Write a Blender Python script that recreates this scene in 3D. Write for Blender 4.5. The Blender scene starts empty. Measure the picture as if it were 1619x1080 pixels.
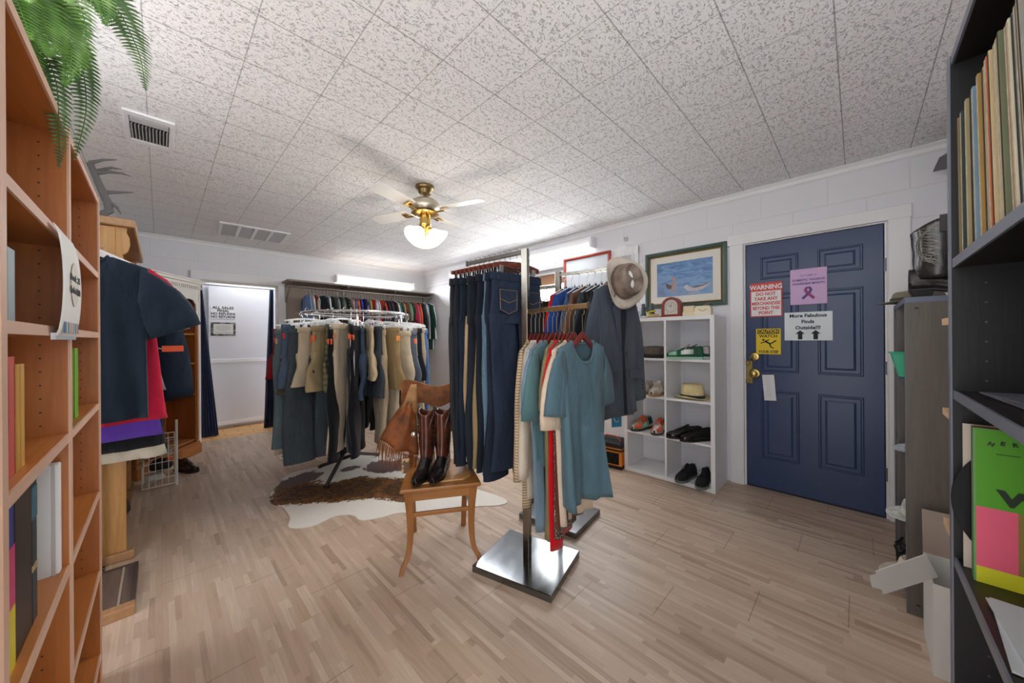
import bpy, math, random
from mathutils import Vector, Matrix
R = math.radians
PI = math.pi
sc = bpy.context.scene
col = sc.collection

# ---------------------------------------------------------------- camera
CX, CY, CZ = 0.0, 0.0, 1.24
YAW = 0.7808
cam_d = bpy.data.cameras.new('camera')
cam = bpy.data.objects.new('camera', cam_d)
col.objects.link(cam)
cam_d.sensor_width = 36.0
cam_d.lens = 551.33 / 1619 * 36
cam_d.shift_y = -5.06 / 1619
cam_d.clip_start = 0.02
cam.rotation_mode = 'QUATERNION'
cam.location = (CX, CY, CZ)
cam.rotation_quaternion = (Matrix.Rotation(YAW - PI / 2, 4, 'Z') @ Matrix.Rotation(PI / 2, 4, 'X') @ Matrix.Rotation(-0.0071, 4, 'Z')).to_quaternion()
sc.camera = cam

# ---------------------------------------------------------------- world, exposure
w = bpy.data.worlds.new('world')
sc.world = w
w.use_nodes = True
wn = w.node_tree
bg = wn.nodes['Background']
bg.inputs[0].default_value = (0.975, 0.985, 1.0, 1)
bg.inputs[1].default_value = 2.85
sc.view_settings.view_transform = 'Standard'
sc.view_settings.look = 'None'
sc.view_settings.gamma = 1
sc.view_settings.use_curve_mapping = False
sc.view_settings.exposure = 0.30
try:
    sc.cycles.max_bounces = 10
    sc.cycles.diffuse_bounces = 5
except Exception:
    pass

def area_light(name, loc, rot, sx, sy, power, color=(1, 1, 1), spread=PI):
    l = bpy.data.lights.new(name, 'AREA')
    l.shape = 'RECTANGLE'; l.size = sx; l.size_y = sy
    l.energy = power; l.color = color; l.spread = spread
    o = bpy.data.objects.new(name, l)
    col.objects.link(o)
    o.location = loc; o.rotation_euler = rot
    return o
# light thrown by the two wall tubes, the daylight of the window and the fan lamp
area_light('tube_light_right', (3.30, 3.2, 2.27), (0, R(50), 0), 0.08, 2.2, 16, (0.96, 0.98, 1))
area_light('tube_light_far', (2.5, 5.52, 2.14), (R(50), 0, PI), 1.25, 0.08, 12, (0.96, 0.98, 1))
area_light('window_daylight', (3.62, 2.4, 1.7), (0, R(90), 0), 0.9, 1.4, 30, (0.95, 0.98, 1))
area_light('hall_fill_light', (0.9, 6.02, 2.42), (0, 0, 0), 0.5, 0.3, 4.5, (0.98, 0.99, 1))  # added fill light, no fixture seen; brightens the hall and its board door
lp = bpy.data.lights.new('fan_lamp_light', 'POINT')
lp.energy = 7; lp.color = (1.0, 0.93, 0.82); lp.shadow_soft_size = 0.09
lpo = bpy.data.objects.new('fan_lamp_light', lp); col.objects.link(lpo); lpo.location = (1.49, 2.43, 1.86)

# ---------------------------------------------------------------- materials
MC = {}
def lin(c):
    if isinstance(c, str):
        c = tuple(int(c[i:i + 2], 16) / 255 for i in (0, 2, 4))
    return tuple((x / 12.92 if x <= 0.04045 else ((x + 0.055) / 1.055) ** 2.4) for x in c[:3]) + (1,)

class NT:
    def __init__(s, name):
        s.m = bpy.data.materials.new(name); s.m.use_nodes = True
        s.t = s.m.node_tree; s.b = s.t.nodes['Principled BSDF']
        s.out = s.t.nodes['Material Output']
    def n(s, typ, **kw):
        x = s.t.nodes.new(typ)
        for k, v in kw.items():
            if k.startswith('i_'):
                key = k[2:]
                key = int(key) if key.isdigit() else key.replace('_', ' ')
                s.put(x.inputs[key], v)
            else:
                setattr(x, k, v)
        return x
    def put(s, sock, v):
        if hasattr(v, 'is_output') or isinstance(v, bpy.types.NodeSocket):
            s.t.links.new(v, sock)
        else:
            sock.default_value = v
    def math(s, op, a, b=0.0, c=None):
        x = s.n('ShaderNodeMath', operation=op)
        s.put(x.inputs[0], a); s.put(x.inputs[1], b)
        if c is not None: s.put(x.inputs[2], c)
        return x.outputs[0]
    def coords(s, kind='Object', scale=(1, 1, 1)):
        tc = s.n('ShaderNodeTexCoord')
        mp = s.n('ShaderNodeMapping')
        mp.inputs['Scale'].default_value = scale
        s.t.links.new(tc.outputs[kind], mp.inputs[0])
        return mp.outputs[0]
    def noise(s, vec, scale, detail=3, rough=0.5, dist=0):
        x = s.n('ShaderNodeTexNoise')
        s.put(x.inputs['Vector'], vec); x.inputs['Scale'].default_value = scale
        x.inputs['Detail'].default_value = detail; x.inputs['Roughness'].default_value = rough
        x.inputs['Distortion'].default_value = dist
        return x.outputs['Fac']
    def ramp(s, fac, stops):
        x = s.n('ShaderNodeValToRGB')
        s.put(x.inputs[0], fac)
        e = x.color_ramp.elements
        while len(e) < len(stops): e.new(0.5)
        for i, (p, c) in enumerate(stops):
            e[i].position = p; e[i].color = lin(c) if not (isinstance(c, tuple) and len(c) == 4) else c
        return x.outputs[0]
    def mix(s, fac, a, b, mode='MIX'):
        x = s.n('ShaderNodeMix', data_type='RGBA', blend_type=mode)
        s.put(x.inputs[0], fac)
        s.put(x.inputs[6], lin(a) if isinstance(a, str) else a)
        s.put(x.inputs[7], lin(b) if isinstance(b, str) else b)
        return x.outputs[2]
    def bump(s, h, strength=0.3, dist=0.01):
        x = s.n('ShaderNodeBump')
        x.inputs['Strength'].default_value = strength; x.inputs['Distance'].default_value = dist
        s.put(x.inputs['Height'], h)
        s.t.links.new(x.outputs[0], s.b.inputs['Normal'])
    def base(s, c, rough=0.5, metal=0.0, spec=0.5):
        s.put(s.b.inputs['Base Color'], lin(c) if isinstance(c, str) else c)
        s.put(s.b.inputs['Roughness'], rough)
        s.b.inputs['Metallic'].default_value = metal
        s.b.inputs['Specular IOR Level'].default_value = spec
        return s.m

def plain(c, rough=0.5, metal=0.0, spec=0.5, var=0.06, nscale=8):
    k = ('plain', c, rough, metal, spec, var)
    if k in MC: return MC[k]
    t = NT('paint_' + c)
    v = t.noise(t.coords(), nscale, 4)
    colr = t.mix(t.math('MULTIPLY', v, var * 2), c, '%02x%02x%02x' % tuple(int(int(c[i:i+2], 16) * 0.6) for i in (0, 2, 4)))
    MC[k] = t.base(colr, rough, metal, spec)
    return MC[k]

def glow(c, strength):
    k = ('glow', c, strength)
    if k in MC: return MC[k]
    t = NT('glow_' + c)
    t.base(c, 0.5)
    t.b.inputs['Emission Color'].default_value = lin(c)
    t.b.inputs['Emission Strength'].default_value = strength
    MC[k] = t.m
    return t.m

def metal(c, rough=0.2):
    k = ('metal', c, rough)
    if k in MC: return MC[k]
    t = NT('metal_' + c)
    v = t.noise(t.coords('Object', (1, 1, 0.3)), 25, 4)
    MC[k] = t.base(c, t.math('MULTIPLY_ADD', v, 0.25, rough - 0.08), 1.0)
    return MC[k]

def wood(c1, c2, axis='z', rough=0.42, scale=1.0, bump=0.05):
    k = ('wood', c1, c2, axis, rough, scale)
    if k in MC: return MC[k]
    t = NT('wood_' + c1)
    s = {'x': (1.2, 14, 14), 'y': (14, 1.2, 14), 'z': (14, 14, 1.2)}[axis]
    vec = t.coords('Object', tuple(q * scale for q in s))
    a = t.noise(vec, 1.6, 5, 0.6, 1.2)
    b = t.noise(t.coords('Object', tuple(q * 5 * scale for q in s)), 2.0, 3)
    f = t.math('MULTIPLY_ADD', b, 0.35, t.math('MULTIPLY', a, 0.75))
    cr = t.ramp(f, [(0.28, c2), (0.72, c1)])
    t.bump(b, 0.1, 0.002)
    MC[k] = t.base(cr, rough)
    return MC[k]

def cloth(c, kind='knit'):
    k = ('cloth', c, kind)
    if k in MC: return MC[k]
    t = NT(kind + '_' + c)
    dk = lambda f: '%02x%02x%02x' % tuple(min(255, int(int(c[i:i+2], 16) * f)) for i in (0, 2, 4))
    if kind == 'denim':
        a = t.noise(t.coords('Object', (1, 1, 0.25)), 9, 4)
        b = t.noise(t.coords('Object', (420, 420, 30)), 1, 2)
        f = t.math('MULTIPLY_ADD', b, 0.5, t.math('MULTIPLY', a, 0.6))
        cr = t.ramp(f, [(0.3, dk(0.75)), (0.75, dk(1.22))])
        wr_ = t.noise(t.coords('Object', (1.6, 1.6, 0.6)), 9, 3, 0.5, 0.6); t.bump(t.math('MULTIPLY_ADD', b, 0.05, wr_), 0.45, 0.025); m = t.base(cr, 0.85, 0, 0.2)
    elif kind == 'leather':
        a = t.noise(t.coords(), 16, 5)
        cr = t.ramp(a, [(0.3, dk(0.75)), (0.7, dk(1.12))])
        t.bump(t.noise(t.coords(), 120, 4), 0.15, 0.002); m = t.base(cr, 0.6, 0, 0.4)
    elif kind == 'polished':
        a = t.noise(t.coords(), 10, 4)
        cr = t.ramp(a, [(0.3, dk(0.7)), (0.7, dk(1.2))])
        t.bump(t.noise(t.coords(), 60, 3), 0.08, 0.002); m = t.base(cr, 0.22, 0, 0.6)
    elif kind in ('plaid', 'camo', 'stripe', 'dots', 'print'):
        tc = t.n('ShaderNodeTexCoord')
        sx = t.n('ShaderNodeSeparateXYZ'); t.t.links.new(tc.outputs['Object'], sx.inputs[0])
        if kind == 'plaid':
            f = t.math('MULTIPLY', t.math('GREATER_THAN', t.math('FRACT', t.math('MULTIPLY', sx.outputs[0], 22)), 0.55), 0.5)
            g = t.math('MULTIPLY', t.math('GREATER_THAN', t.math('FRACT', t.math('MULTIPLY', sx.outputs[2], 22)), 0.55), 0.5)
            fac = t.math('ADD', f, g)
        elif kind == 'stripe':
            fac = t.math('GREATER_THAN', t.math('FRACT', t.math('MULTIPLY', sx.outputs[2], 75)), 0.6)
        elif kind == 'dots':
            v = t.n('ShaderNodeTexVoronoi'); v.inputs['Scale'].default_value = 170
            t.t.links.new(tc.outputs['Object'], v.inputs['Vector'])
            fac = t.math('LESS_THAN', v.outputs['Distance'], 0.33)
        else:
            fac = t.math('GREATER_THAN', t.noise(tc.outputs['Object'], 16, 4), 0.5)
        alt = dk(0.55) if kind in ('plaid', 'camo') else ('d8cdb8' if kind == 'dots' else dk(0.7))
        m = t.base(t.mix(fac, c, alt), 0.85, 0, 0.2)
    else:
        a = t.noise(t.coords('Object', (1, 1, 0.3)), 14, 4)
        b = t.noise(t.coords('Object', (1, 1, 1)), 380, 2)
        f = t.math('MULTIPLY_ADD', b, 0.45, t.math('MULTIPLY', a, 0.55))
        cr = t.ramp(f, [(0.25, dk(0.82)), (0.8, dk(1.12))])
        wr_ = t.noise(t.coords('Object', (1.6, 1.6, 0.55)), 7, 3, 0.5, 0.7)
        t.bump(t.math('MULTIPLY_ADD', b, 0.03, wr_), 0.55, 0.03); m = t.base(cr, 0.9, 0, 0.15)
        t.b.inputs['Sheen Weight'].default_value = 0.12
    MC[k] = m
    return m

# ---------------------------------------------------------------- mesh builder
class MB:
    def __init__(s, m=None):
        s.v = []; s.f = []; s.mi = []; s.M = m or Matrix.Identity(4); s.cur = 0
    def add(s, vs, fs):
        b = len(s.v)
        s.v += [tuple(s.M @ Vector(p)) for p in vs]
        s.f += [tuple(b + i for i in f) for f in fs]
        s.mi += [s.cur] * len(fs)
    def bx(s, x0, x1, y0, y1, z0, z1):
        s.add([(x0, y0, z0), (x1, y0, z0), (x1, y1, z0), (x0, y1, z0), (x0, y0, z1), (x1, y0, z1), (x1, y1, z1), (x0, y1, z1)],
              [(0, 3, 2, 1), (4, 5, 6, 7), (0, 1, 5, 4), (1, 2, 6, 5), (2, 3, 7, 6), (3, 0, 4, 7)])
        return s
    def box(s, c, d, rot=None):
        o = s.M
        s.M = o @ Matrix.Translation(c) @ (rot or Matrix.Identity(4))
        s.bx(-d[0] / 2, d[0] / 2, -d[1] / 2, d[1] / 2, -d[2] / 2, d[2] / 2)
        s.M = o
        return s
    def loft(s, rings, closed=True, capa=False, capb=False):
        n = len(rings[0]); vs = [p for r in rings for p in r]; fs = []
        for i in range(len(rings) - 1):
            for j in range(n if closed else n - 1):
                k = (j + 1) % n
                fs.append((i * n + j, i * n + k, (i + 1) * n + k, (i + 1) * n + j))
        if capa: fs.append(tuple(reversed(range(n))))
        if capb: fs.append(tuple((len(rings) - 1) * n + j for j in range(n)))
        s.add(vs, fs)
        return s
    def tube(s, pts, r, n=8, caps=True, closed=False):
        pts = [Vector(p) for p in pts]
        rs = r if isinstance(r, (list, tuple)) else [r] * len(pts)
        rings = []; up = None
        for i, p in enumerate(pts):
            a = pts[i - 1] if i > 0 else (pts[-1] if closed else p)
            b = pts[i + 1] if i < len(pts) - 1 else (pts[0] if closed else p)
            d = (b - a)
            if d.length < 1e-9: d = Vector((0, 0, 1))
            d.normalize()
            if up is None:
                up = Vector((0, 0, 1)) if abs(d.z) < 0.9 else Vector((1, 0, 0))
            side = d.cross(up)
            if side.length < 1e-6: side = d.cross(Vector((0, 1, 0)))
            side.normalize(); up = side.cross(d).normalized()
            rings.append([p + (side * math.cos(2 * PI * k / n) + up * math.sin(2 * PI * k / n)) * rs[i] for k in range(n)])
        if closed: rings.append(rings[0]); caps = False
        s.loft(rings, True, caps, caps)
        return s
    def lathe(s, prof, c=(0, 0, 0), n=24, capa=False, capb=False):
        rings = [[(c[0] + r * math.cos(2 * PI * k / n), c[1] + r * math.sin(2 * PI * k / n), c[2] + z) for k in range(n)] for r, z in prof]
        s.loft(rings, True, capa, capb)
        return s
    def cyl(s, c, r, h, n=20):
        return s.lathe([(r, 0), (r, h)], c, n, True, True)
    def prism(s, poly, d, plane='xz', off=0.0):
        """poly in plane, extruded from off to off+d along the third axis"""
        def P(a, b, c):
            return {'xz': (a, c, b), 'yz': (c, a, b), 'xy': (a, b, c)}[plane]
        n = len(poly)
        vs = [P(a, b, off) for a, b in poly] + [P(a, b, off + d) for a, b in poly]
        fs = [tuple(range(n)), tuple(reversed(range(n, 2 * n)))] + [(i, i + n, (i + 1) % n + n, (i + 1) % n) for i in range(n)]
        s.add(vs, fs)
        return s
    def sphere(s, c, r, n=14, m=8, sc3=(1, 1, 1)):
        rings = []
        for i in range(1, m):
            a = -PI / 2 + PI * i / m
            rings.append([(c[0] + r * sc3[0] * math.cos(a) * math.cos(2 * PI * k / n), c[1] + r * sc3[1] * math.cos(a) * math.sin(2 * PI * k / n), c[2] + r * sc3[2] * math.sin(a)) for k in range(n)])
        s.loft(rings, True, True, True)
        return s
    def build(s, name, mats, parent=None, smooth=40, bevel=0, solid=0, loc=None, fix=True):
        me = bpy.data.meshes.new(name)
        me.from_pydata(s.v, [], s.f)
        for m in (mats if isinstance(mats, (list, tuple)) else [mats]): me.materials.append(m)
        me.polygons.foreach_set('material_index', s.mi)
        if fix:
            import bmesh
            b = bmesh.new(); b.from_mesh(me)
            bmesh.ops.recalc_face_normals(b, faces=b.faces)
            b.to_mesh(me); b.free()
        if smooth:
            me.polygons.foreach_set('use_smooth', [True] * len(me.polygons))
            me.set_sharp_from_angle(angle=R(smooth))
        me.update()
        o = bpy.data.objects.new(name, me)
        col.objects.link(o)
        if loc: o.location = loc
        if parent: o.parent = parent
        if solid:
            md = o.modifiers.new('solid', 'SOLIDIFY'); md.thickness = solid; md.offset = 0
        if bevel:
            md = o.modifiers.new('bevel', 'BEVEL'); md.width = bevel; md.segments = 2; md.limit_method = 'ANGLE'; md.angle_limit = R(50)
        return o

def tag(o, label, cat, group=None, kind=None):
    o['label'] = label; o['category'] = cat
    if group: o['group'] = group
    if kind: o['kind'] = kind
    return o
def thing(name, label, cat, loc=(0, 0, 0), rz=0, group=None, scale=None):
    o = bpy.data.objects.new(name, None); col.objects.link(o)
    o.empty_display_size = 0.05
    o.location = loc; o.rotation_euler = (0, 0, rz)
    if scale: o.scale = (scale,) * 3
    return tag(o, label, cat, group)
def struct(o):
    o['kind'] = 'structure'; return o
def dup(root, loc, rz=0, label=None, group=None):
    r = root.copy(); col.objects.link(r); r.location = loc; r.rotation_euler = (0, 0, rz)
    if label: r['label'] = label
    if group: r['group'] = group
    for ch in list(root.children):
        c = ch.copy(); col.objects.link(c); c.parent = r
        for g in list(ch.children):
            d = g.copy(); col.objects.link(d); d.parent = c
    return r
def text(name, body, size, mat, parent, M, depth=0.0004, bold=0.0, align='CENTER', xs=1.0):
    c = bpy.data.curves.new(name, 'FONT'); c.body = body; c.size = size; c.extrude = depth; c.offset = bold
    c.align_x = align; c.align_y = 'CENTER'; c.space_line = 0.92
    c.resolution_u = 3
    o = bpy.data.objects.new(name + '_tmp', c); col.objects.link(o)
    dg = bpy.context.evaluated_depsgraph_get()
    me = bpy.data.meshes.new_from_object(o.evaluated_get(dg))
    bpy.data.objects.remove(o)
    me.transform(Matrix.Diagonal((xs, 1, 1, 1)))
    me.transform(M)
    me.materials.clear(); me.materials.append(mat)
    t = bpy.data.objects.new(name, me); col.objects.link(t)
    if parent: t.parent = parent
    return t

# ---------------------------------------------------------------- setting: materials
def mat_wall(c='e4e5ea'):
    t = NT('painted_block')
    tc = t.n('ShaderNodeTexCoord'); sx = t.n('ShaderNodeSeparateXYZ'); t.t.links.new(tc.outputs['Object'], sx.inputs[0])
    u = t.math('ADD', sx.outputs[0], sx.outputs[1])
    cb = t.n('ShaderNodeCombineXYZ'); t.put(cb.inputs[0], u); t.put(cb.inputs[1], sx.outputs[2])
    br = t.n('ShaderNodeTexBrick'); t.t.links.new(cb.outputs[0], br.inputs['Vector'])
    br.inputs['Scale'].default_value = 1.0; br.inputs['Brick Width'].default_value = 0.40; br.inputs['Row Height'].default_value = 0.20
    br.inputs['Mortar Size'].default_value = 0.005; br.inputs['Mortar Smooth'].default_value = 0.6
    nz = t.noise(tc.outputs['Object'], 38, 5)
    big = t.noise(tc.outputs['Object'], 2.2, 4)
    h = t.math('SUBTRACT', t.math('MULTIPLY', nz, 0.35), br.outputs['Fac'])
    t.bump(h, 0.35, 0.006)
    cr = t.mix(t.math('MULTIPLY', br.outputs['Fac'], 0.10), c, 'b8b8bc')
    cr = t.mix(t.math('MULTIPLY', big, 0.12), cr, 'c9c6c2')
    return t.base(cr, 0.45)
def mat_ceiling():
    t = NT('acoustic_tile')
    tc = t.n('ShaderNodeTexCoord'); sx = t.n('ShaderNodeSeparateXYZ'); t.t.links.new(tc.outputs['Object'], sx.inputs[0])
    T = 0.3048
    def groove(s, off, wd):
        f = t.math('FRACT', t.math('DIVIDE', t.math('SUBTRACT', s, off), T))
        d = t.math('MINIMUM', f, t.math('SUBTRACT', 1.0, f))
        return t.math('LESS_THAN', d, wd)
    gx = groove(sx.outputs[0], 0.568 - 20 * T, 0.0055); gy = groove(sx.outputs[1], 0.970 - 20 * T, 0.0075)
    g = t.math('MAXIMUM', gx, gy)
    # worm-like pits
    v1 = t.noise(t.coords('Object', (1, 1.4, 1)), 62, 2, 0.5, 1.3)
    pit = t.ramp(v1, [(0.58, (0, 0, 0, 1)), (0.66, (1, 1, 1, 1))])
    v2 = t.noise(tc.outputs['Object'], 150, 2)
    h = t.math('SUBTRACT', t.math('MULTIPLY', v2, 0.25), t.math('MULTIPLY', pit, 1.0))
    h = t.math('SUBTRACT', h, t.math('MULTIPLY', g, 1.2))
    t.bump(h, 0.9, 0.010)
    big = t.noise(tc.outputs['Object'], 1.3, 3)
    cr = t.mix(t.math('MULTIPLY', pit, 0.30), 'fafafa', '8a8884')
    cr = t.mix(t.math('MULTIPLY', gy, 0.62), cr, '7d7a76')
    cr = t.mix(t.math('MULTIPLY', gx, 0.5), cr, '7d7a76')
    cr = t.mix(t.math('MULTIPLY', big, 0.10), cr, 'b5b3b0')
    return t.base(cr, 0.8, 0, 0.2)
def mat_floor():
    t = NT('laminate_strips')
    tc = t.n('ShaderNodeTexCoord'); sx = t.n('ShaderNodeSeparateXYZ'); t.t.links.new(tc.outputs['Object'], sx.inputs[0])
    x, y = sx.outputs[0], sx.outputs[1]
    def rnd(a, b):
        cb = t.n('ShaderNodeCombineXYZ'); t.put(cb.inputs[0], a); t.put(cb.inputs[1], b)
        wn_ = t.n('ShaderNodeTexWhiteNoise', noise_dimensions='2D'); t.t.links.new(cb.outputs[0], wn_.inputs['Vector'])
        return wn_.outputs['Value']
    def layer(wd, ln, seed):
        i = t.math('FLOOR', t.math('DIVIDE', x, wd))
        o = rnd(i, seed)
        j = t.math('FLOOR', t.math('ADD', t.math('DIVIDE', y, ln), t.math('MULTIPLY', o, 7.0)))
        return rnd(t.math('ADD', i, seed), j)
    a = layer(0.0214, 0.33, 3.0); b = layer(0.0428, 0.46, 11.0)
    sel = t.math('GREATER_THAN', layer(0.0428, 0.46, 23.0), 0.25)
    val = t.n('ShaderNodeMix', data_type='FLOAT'); t.put(val.inputs[0], sel); t.put(val.inputs[2], b); t.put(val.inputs[3], a)
    grain = t.noise(t.coords('Object', (60, 3.5, 1)), 1.5, 5, 0.6, 0.6)
    grain2 = t.noise(t.coords('Object', (140, 8, 1)), 1.5, 3)
    f = t.math('MULTIPLY_ADD', grain, 0.55, t.math('MULTIPLY', t.math('POWER', val.outputs[0], 0.6), 0.60))
    cr = t.ramp(f, [(0.20, '9f8873'), (0.50, 'bea690'), (0.78, 'cab39e'), (1.0, 'dccab5')])
    big = t.noise(tc.outputs['Object'], 0.9, 3)
    cr = t.mix(t.math('MULTIPLY', big, 0.14), cr, 'a58c7a')
    # plank joints: 0.42 m wide planks with staggered ends
    W, L = 0.2565, 0.42 * 2
    fx_ = t.math('FRACT', t.math('DIVIDE', x, W)); dx = t.math('MINIMUM', fx_, t.math('SUBTRACT', 1.0, fx_))
    jx = t.math('LESS_THAN', dx, 0.004)
    ii = t.math('FLOOR', t.math('DIVIDE', x, W))
    fy_ = t.math('FRACT', t.math('ADD', t.math('DIVIDE', y, L), t.math('MULTIPLY', ii, 0.37)))
    dy = t.math('MINIMUM', fy_, t.math('SUBTRACT', 1.0, fy_))
    jy = t.math('LESS_THAN', dy, 0.0018)
    j = t.math('MAXIMUM', t.math('MULTIPLY', jx, 0.22), jy)
    cr = t.mix(t.math('MULTIPLY', j, 0.7), cr, '6d5c4d')
    t.bump(t.math('SUBTRACT', t.math('MULTIPLY', grain2, 0.2), j), 0.12, 0.002)
    rg = t.math('MULTIPLY_ADD', grain, 0.15, 0.33)
    return t.base(cr, rg, 0, 0.4)
def mat_parquet():
    t = NT('orange_floor_tile')
    v = t.coords('Object', (1, 1, 1))
    br = t.n('ShaderNodeTexBrick'); t.t.links.new(v, br.inputs['Vector'])
    br.inputs['Scale'].default_value = 1; br.inputs['Brick Width'].default_value = 0.3; br.inputs['Row Height'].default_value = 0.15
    br.inputs['Mortar Size'].default_value = 0.004
    br.inputs['Color1'].default_value = lin('e0b078'); br.inputs['Color2'].default_value = lin('d6a469'); br.inputs['Mortar'].default_value = lin('8a6038')
    return t.base(br.outputs['Color'], 0.45)

M_wall = mat_wall(); M_ceil = mat_ceiling(); M_floor = mat_floor()
M_trim = plain('eeeef0', 0.4, var=0.05)
M_white = plain('f2f2f4', 0.4, var=0.03)
XR, YF, ZC = 3.45, 5.68, 2.452
YN = -0.50

# ---------------------------------------------------------------- room shell
struct(MB().bx(-0.9, XR + 0.055, -0.9, YF, -0.06, 0).build('floor', M_floor, smooth=0))
struct(MB().bx(-0.9, XR, YF, 6.42, -0.06, -0.001).build('floor_hall', mat_parquet(), smooth=0))
struct(MB().bx(-0.9, XR + 0.15, -0.9, 6.5, ZC, ZC + 0.06).build('ceiling', M_ceil, smooth=0))
wr = MB()
wr.bx(XR, XR + 0.16, YN, -0.145, 0, ZC)
wr.bx(XR, XR + 0.16, -0.145, 0.678, 2.012, ZC)
wr.bx(XR, XR + 0.16, 0.678, 1.66, 0, ZC)
wr.bx(XR, XR + 0.16, 1.66, 3.10, 0, 1.16)
wr.bx(XR, XR + 0.16, 1.66, 3.10, 2.10, ZC)
wr.bx(XR, XR + 0.16, 3.10, YF + 0.15, 0, ZC)
struct(wr.build('wall_right', M_wall, smooth=0))
wf = MB()
wf.bx(-0.62, 0.33, YF, YF + 0.14, 0, ZC)
wf.bx(0.33, 1.16, YF, YF + 0.14, 1.99, ZC)
wf.bx(1.16, XR, YF, YF + 0.14, 0, ZC)
struct(wf.build('wall_far', M_wall, smooth=0))
struct(MB().bx(-0.72, -0.62, 2.3, 6.5, 0, ZC).build('wall_left', M_wall, smooth=0))
struct(MB().bx(1.2, XR + 0.15, YN - 0.12, YN, 0, ZC).build('wall_near', M_wall, smooth=0))
struct(MB().bx(-0.62, 2.0, 6.40, 6.50, 0, ZC).build('wall_hall', M_wall, smooth=0))
# moulding where walls meet the ceiling
def crown(x0, y0, x1, y1, nx, ny, name):
    m = MB()
    prof = [(0, 0), (0.0, -0.045), (0.008, -0.045), (0.012, -0.02), (0.03, -0.006), (0.03, 0)]
    rings = []
    for (x, y) in ((x0, y0), (x1, y1)):
        rings.append([(x + nx * a, y + ny * a, ZC + b) for a, b in prof])
    m.loft(rings, True, True, True)
    struct(m.build(name, M_trim, smooth=0))
crown(XR, YN, XR, YF, -1, 0, 'trim_1')
crown(-0.62, YF, XR, YF, 0, -1, 'trim_2')
# far doorway: casing, jambs
m = MB()
m.bx(0.257, 0.345, YF - 0.018, YF, 0, 2.075); m.bx(1.148, 1.236, YF - 0.018, YF, 0, 2.075); m.bx(0.257, 1.236, YF - 0.02, YF, 1.985, 2.085)
struct(m.build('trim_3', M_trim, smooth=0, bevel=0.004))
m = MB()
m.bx(0.33, 0.348, YF, YF + 0.14, 0, 1.975); m.bx(1.142, 1.16, YF, YF + 0.14, 0, 1.975); m.bx(0.33, 1.16, YF, YF + 0.14, 1.972, 1.99)
struct(m.build('trim_4', plain('d6d2cb', 0.5), smooth=0))
# wall shade behind the hanging rail, put in as a tan-coloured sheet
struct(MB().bx(1.245, 3.44, YF - 0.012, YF, 0.1, 2.03).build('wall_shade_sheet', plain('a8988a', 0.6), smooth=0))

# white board door in the hall with two papers
hd = thing('hall_door', 'white flat board door closing the hall beyond the far doorway', 'door', (0.85, 6.33, 0))
hd['kind'] = 'structure'
hd.name = 'door_2'
MB().bx(-0.38, 0.36, 0, 0.035, 0.05, 2.02).build('door_panel', plain('e3e4ea', 0.4, var=0.03), hd, 0, bevel=0.003)
MB().bx(-0.38, 0.36, -0.014, 0.0, 0.925, 0.975).build('cross_rail', M_white, hd, 0, bevel=0.005)
MB().bx(-0.38, 0.36, -0.012, 0.0, 0.05, 0.10).build('kick_rail', M_white, hd, 0)
M_ink = plain('15151a', 0.6); M_paper = plain('eff0f2', 0.6, var=0.02)
FACE_Y = Matrix.Rotation(PI / 2, 4, 'X')   # text readable from -y
def T(x, y, z): return Matrix.Translation((x, y, z))
s1 = thing('paper_sign', 'white paper sign with large black lettering taped on the hall door', 'sign', (0.627, 6.328, 1.632))
MB().bx(-0.135, 0.135, -0.003, -0.0005, -0.088, 0.088).build('sheet', M_paper, s1, 0)
for i, (tx, sz) in enumerate((('ALL SALES', 0.052), ('FINAL', 0.05), ('NO REFUNDS', 0.043), ('NO RETURNS', 0.043))):
    text('lettering', tx, sz, M_ink, s1, T(0, -0.0036, 0.063 - 0.042 * i) @ FACE_Y, bold=0.0015)
s2 = thing('framed_notice', 'small grey-bordered notice taped below the sales sign on the hall door', 'sign', (0.628, 6.328, 1.398))
MB().bx(-0.135, 0.135, -0.003, -0.0005, -0.093, 0.093).build('border', cloth('8b8b86', 'camo'), s2, 0)
MB().bx(-0.108, 0.108, -0.005, -0.003, -0.07, 0.072).build('sheet', plain('dcdad4', 0.6), s2, 0)
m = MB()
for i in range(6):
    wd = (0.075, 0.085, 0.08, 0.055, 0.0, 0.082)[i]
    if wd: m.bx(-wd, wd, -0.0058, -0.005, 0.04 - i * 0.018, 0.043 - i * 0.018)
m.build('printed_lines', plain('55545a', 0.6), s2, 0)

# navy curtains at the hall opening
def curtain(name, label, x0, x1, xb0, xb1, y, ztop, zbot, seed):
    rnd = random.Random(seed); n = 40; rings = []
    for i in range(14):
        f = i / 13; z = ztop + (zbot - ztop) * f
        a = x0 + (xb0 - x0) * f; b = x1 + (xb1 - x1) * f
        rings.append([(a + (b - a) * k / (n - 1), y + 0.022 * math.sin(k * 0.9 + 0.3 * math.sin(f * 3)) + 0.01 * math.sin(k * 2.1 + f * 2), z) for k in range(n)])
    m = MB(); m.loft(rings, False)
    return tag(m.build(name, cloth('27365c'), smooth=60, solid=0.004, fix=False), label, 'curtain')
curtain('curtain', 'navy curtain bunched at the left side of the far doorway', 0.35, 0.375, 0.36, 0.53, 5.92, 1.95, 0.004, 1)
curtain('curtain', 'navy curtain hanging at the right side of the far doorway', 1.10, 1.14, 1.02, 1.14, 5.92, 1.95, 0.004, 2)
t_ = MB().tube([(0.335, 5.92, 1.955), (1.155, 5.92, 1.955)], 0.006).build('curtain_rod', metal('8a8780'))
tag(t_, 'thin metal rod carrying the navy curtains in the far doorway', 'rod')

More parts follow.
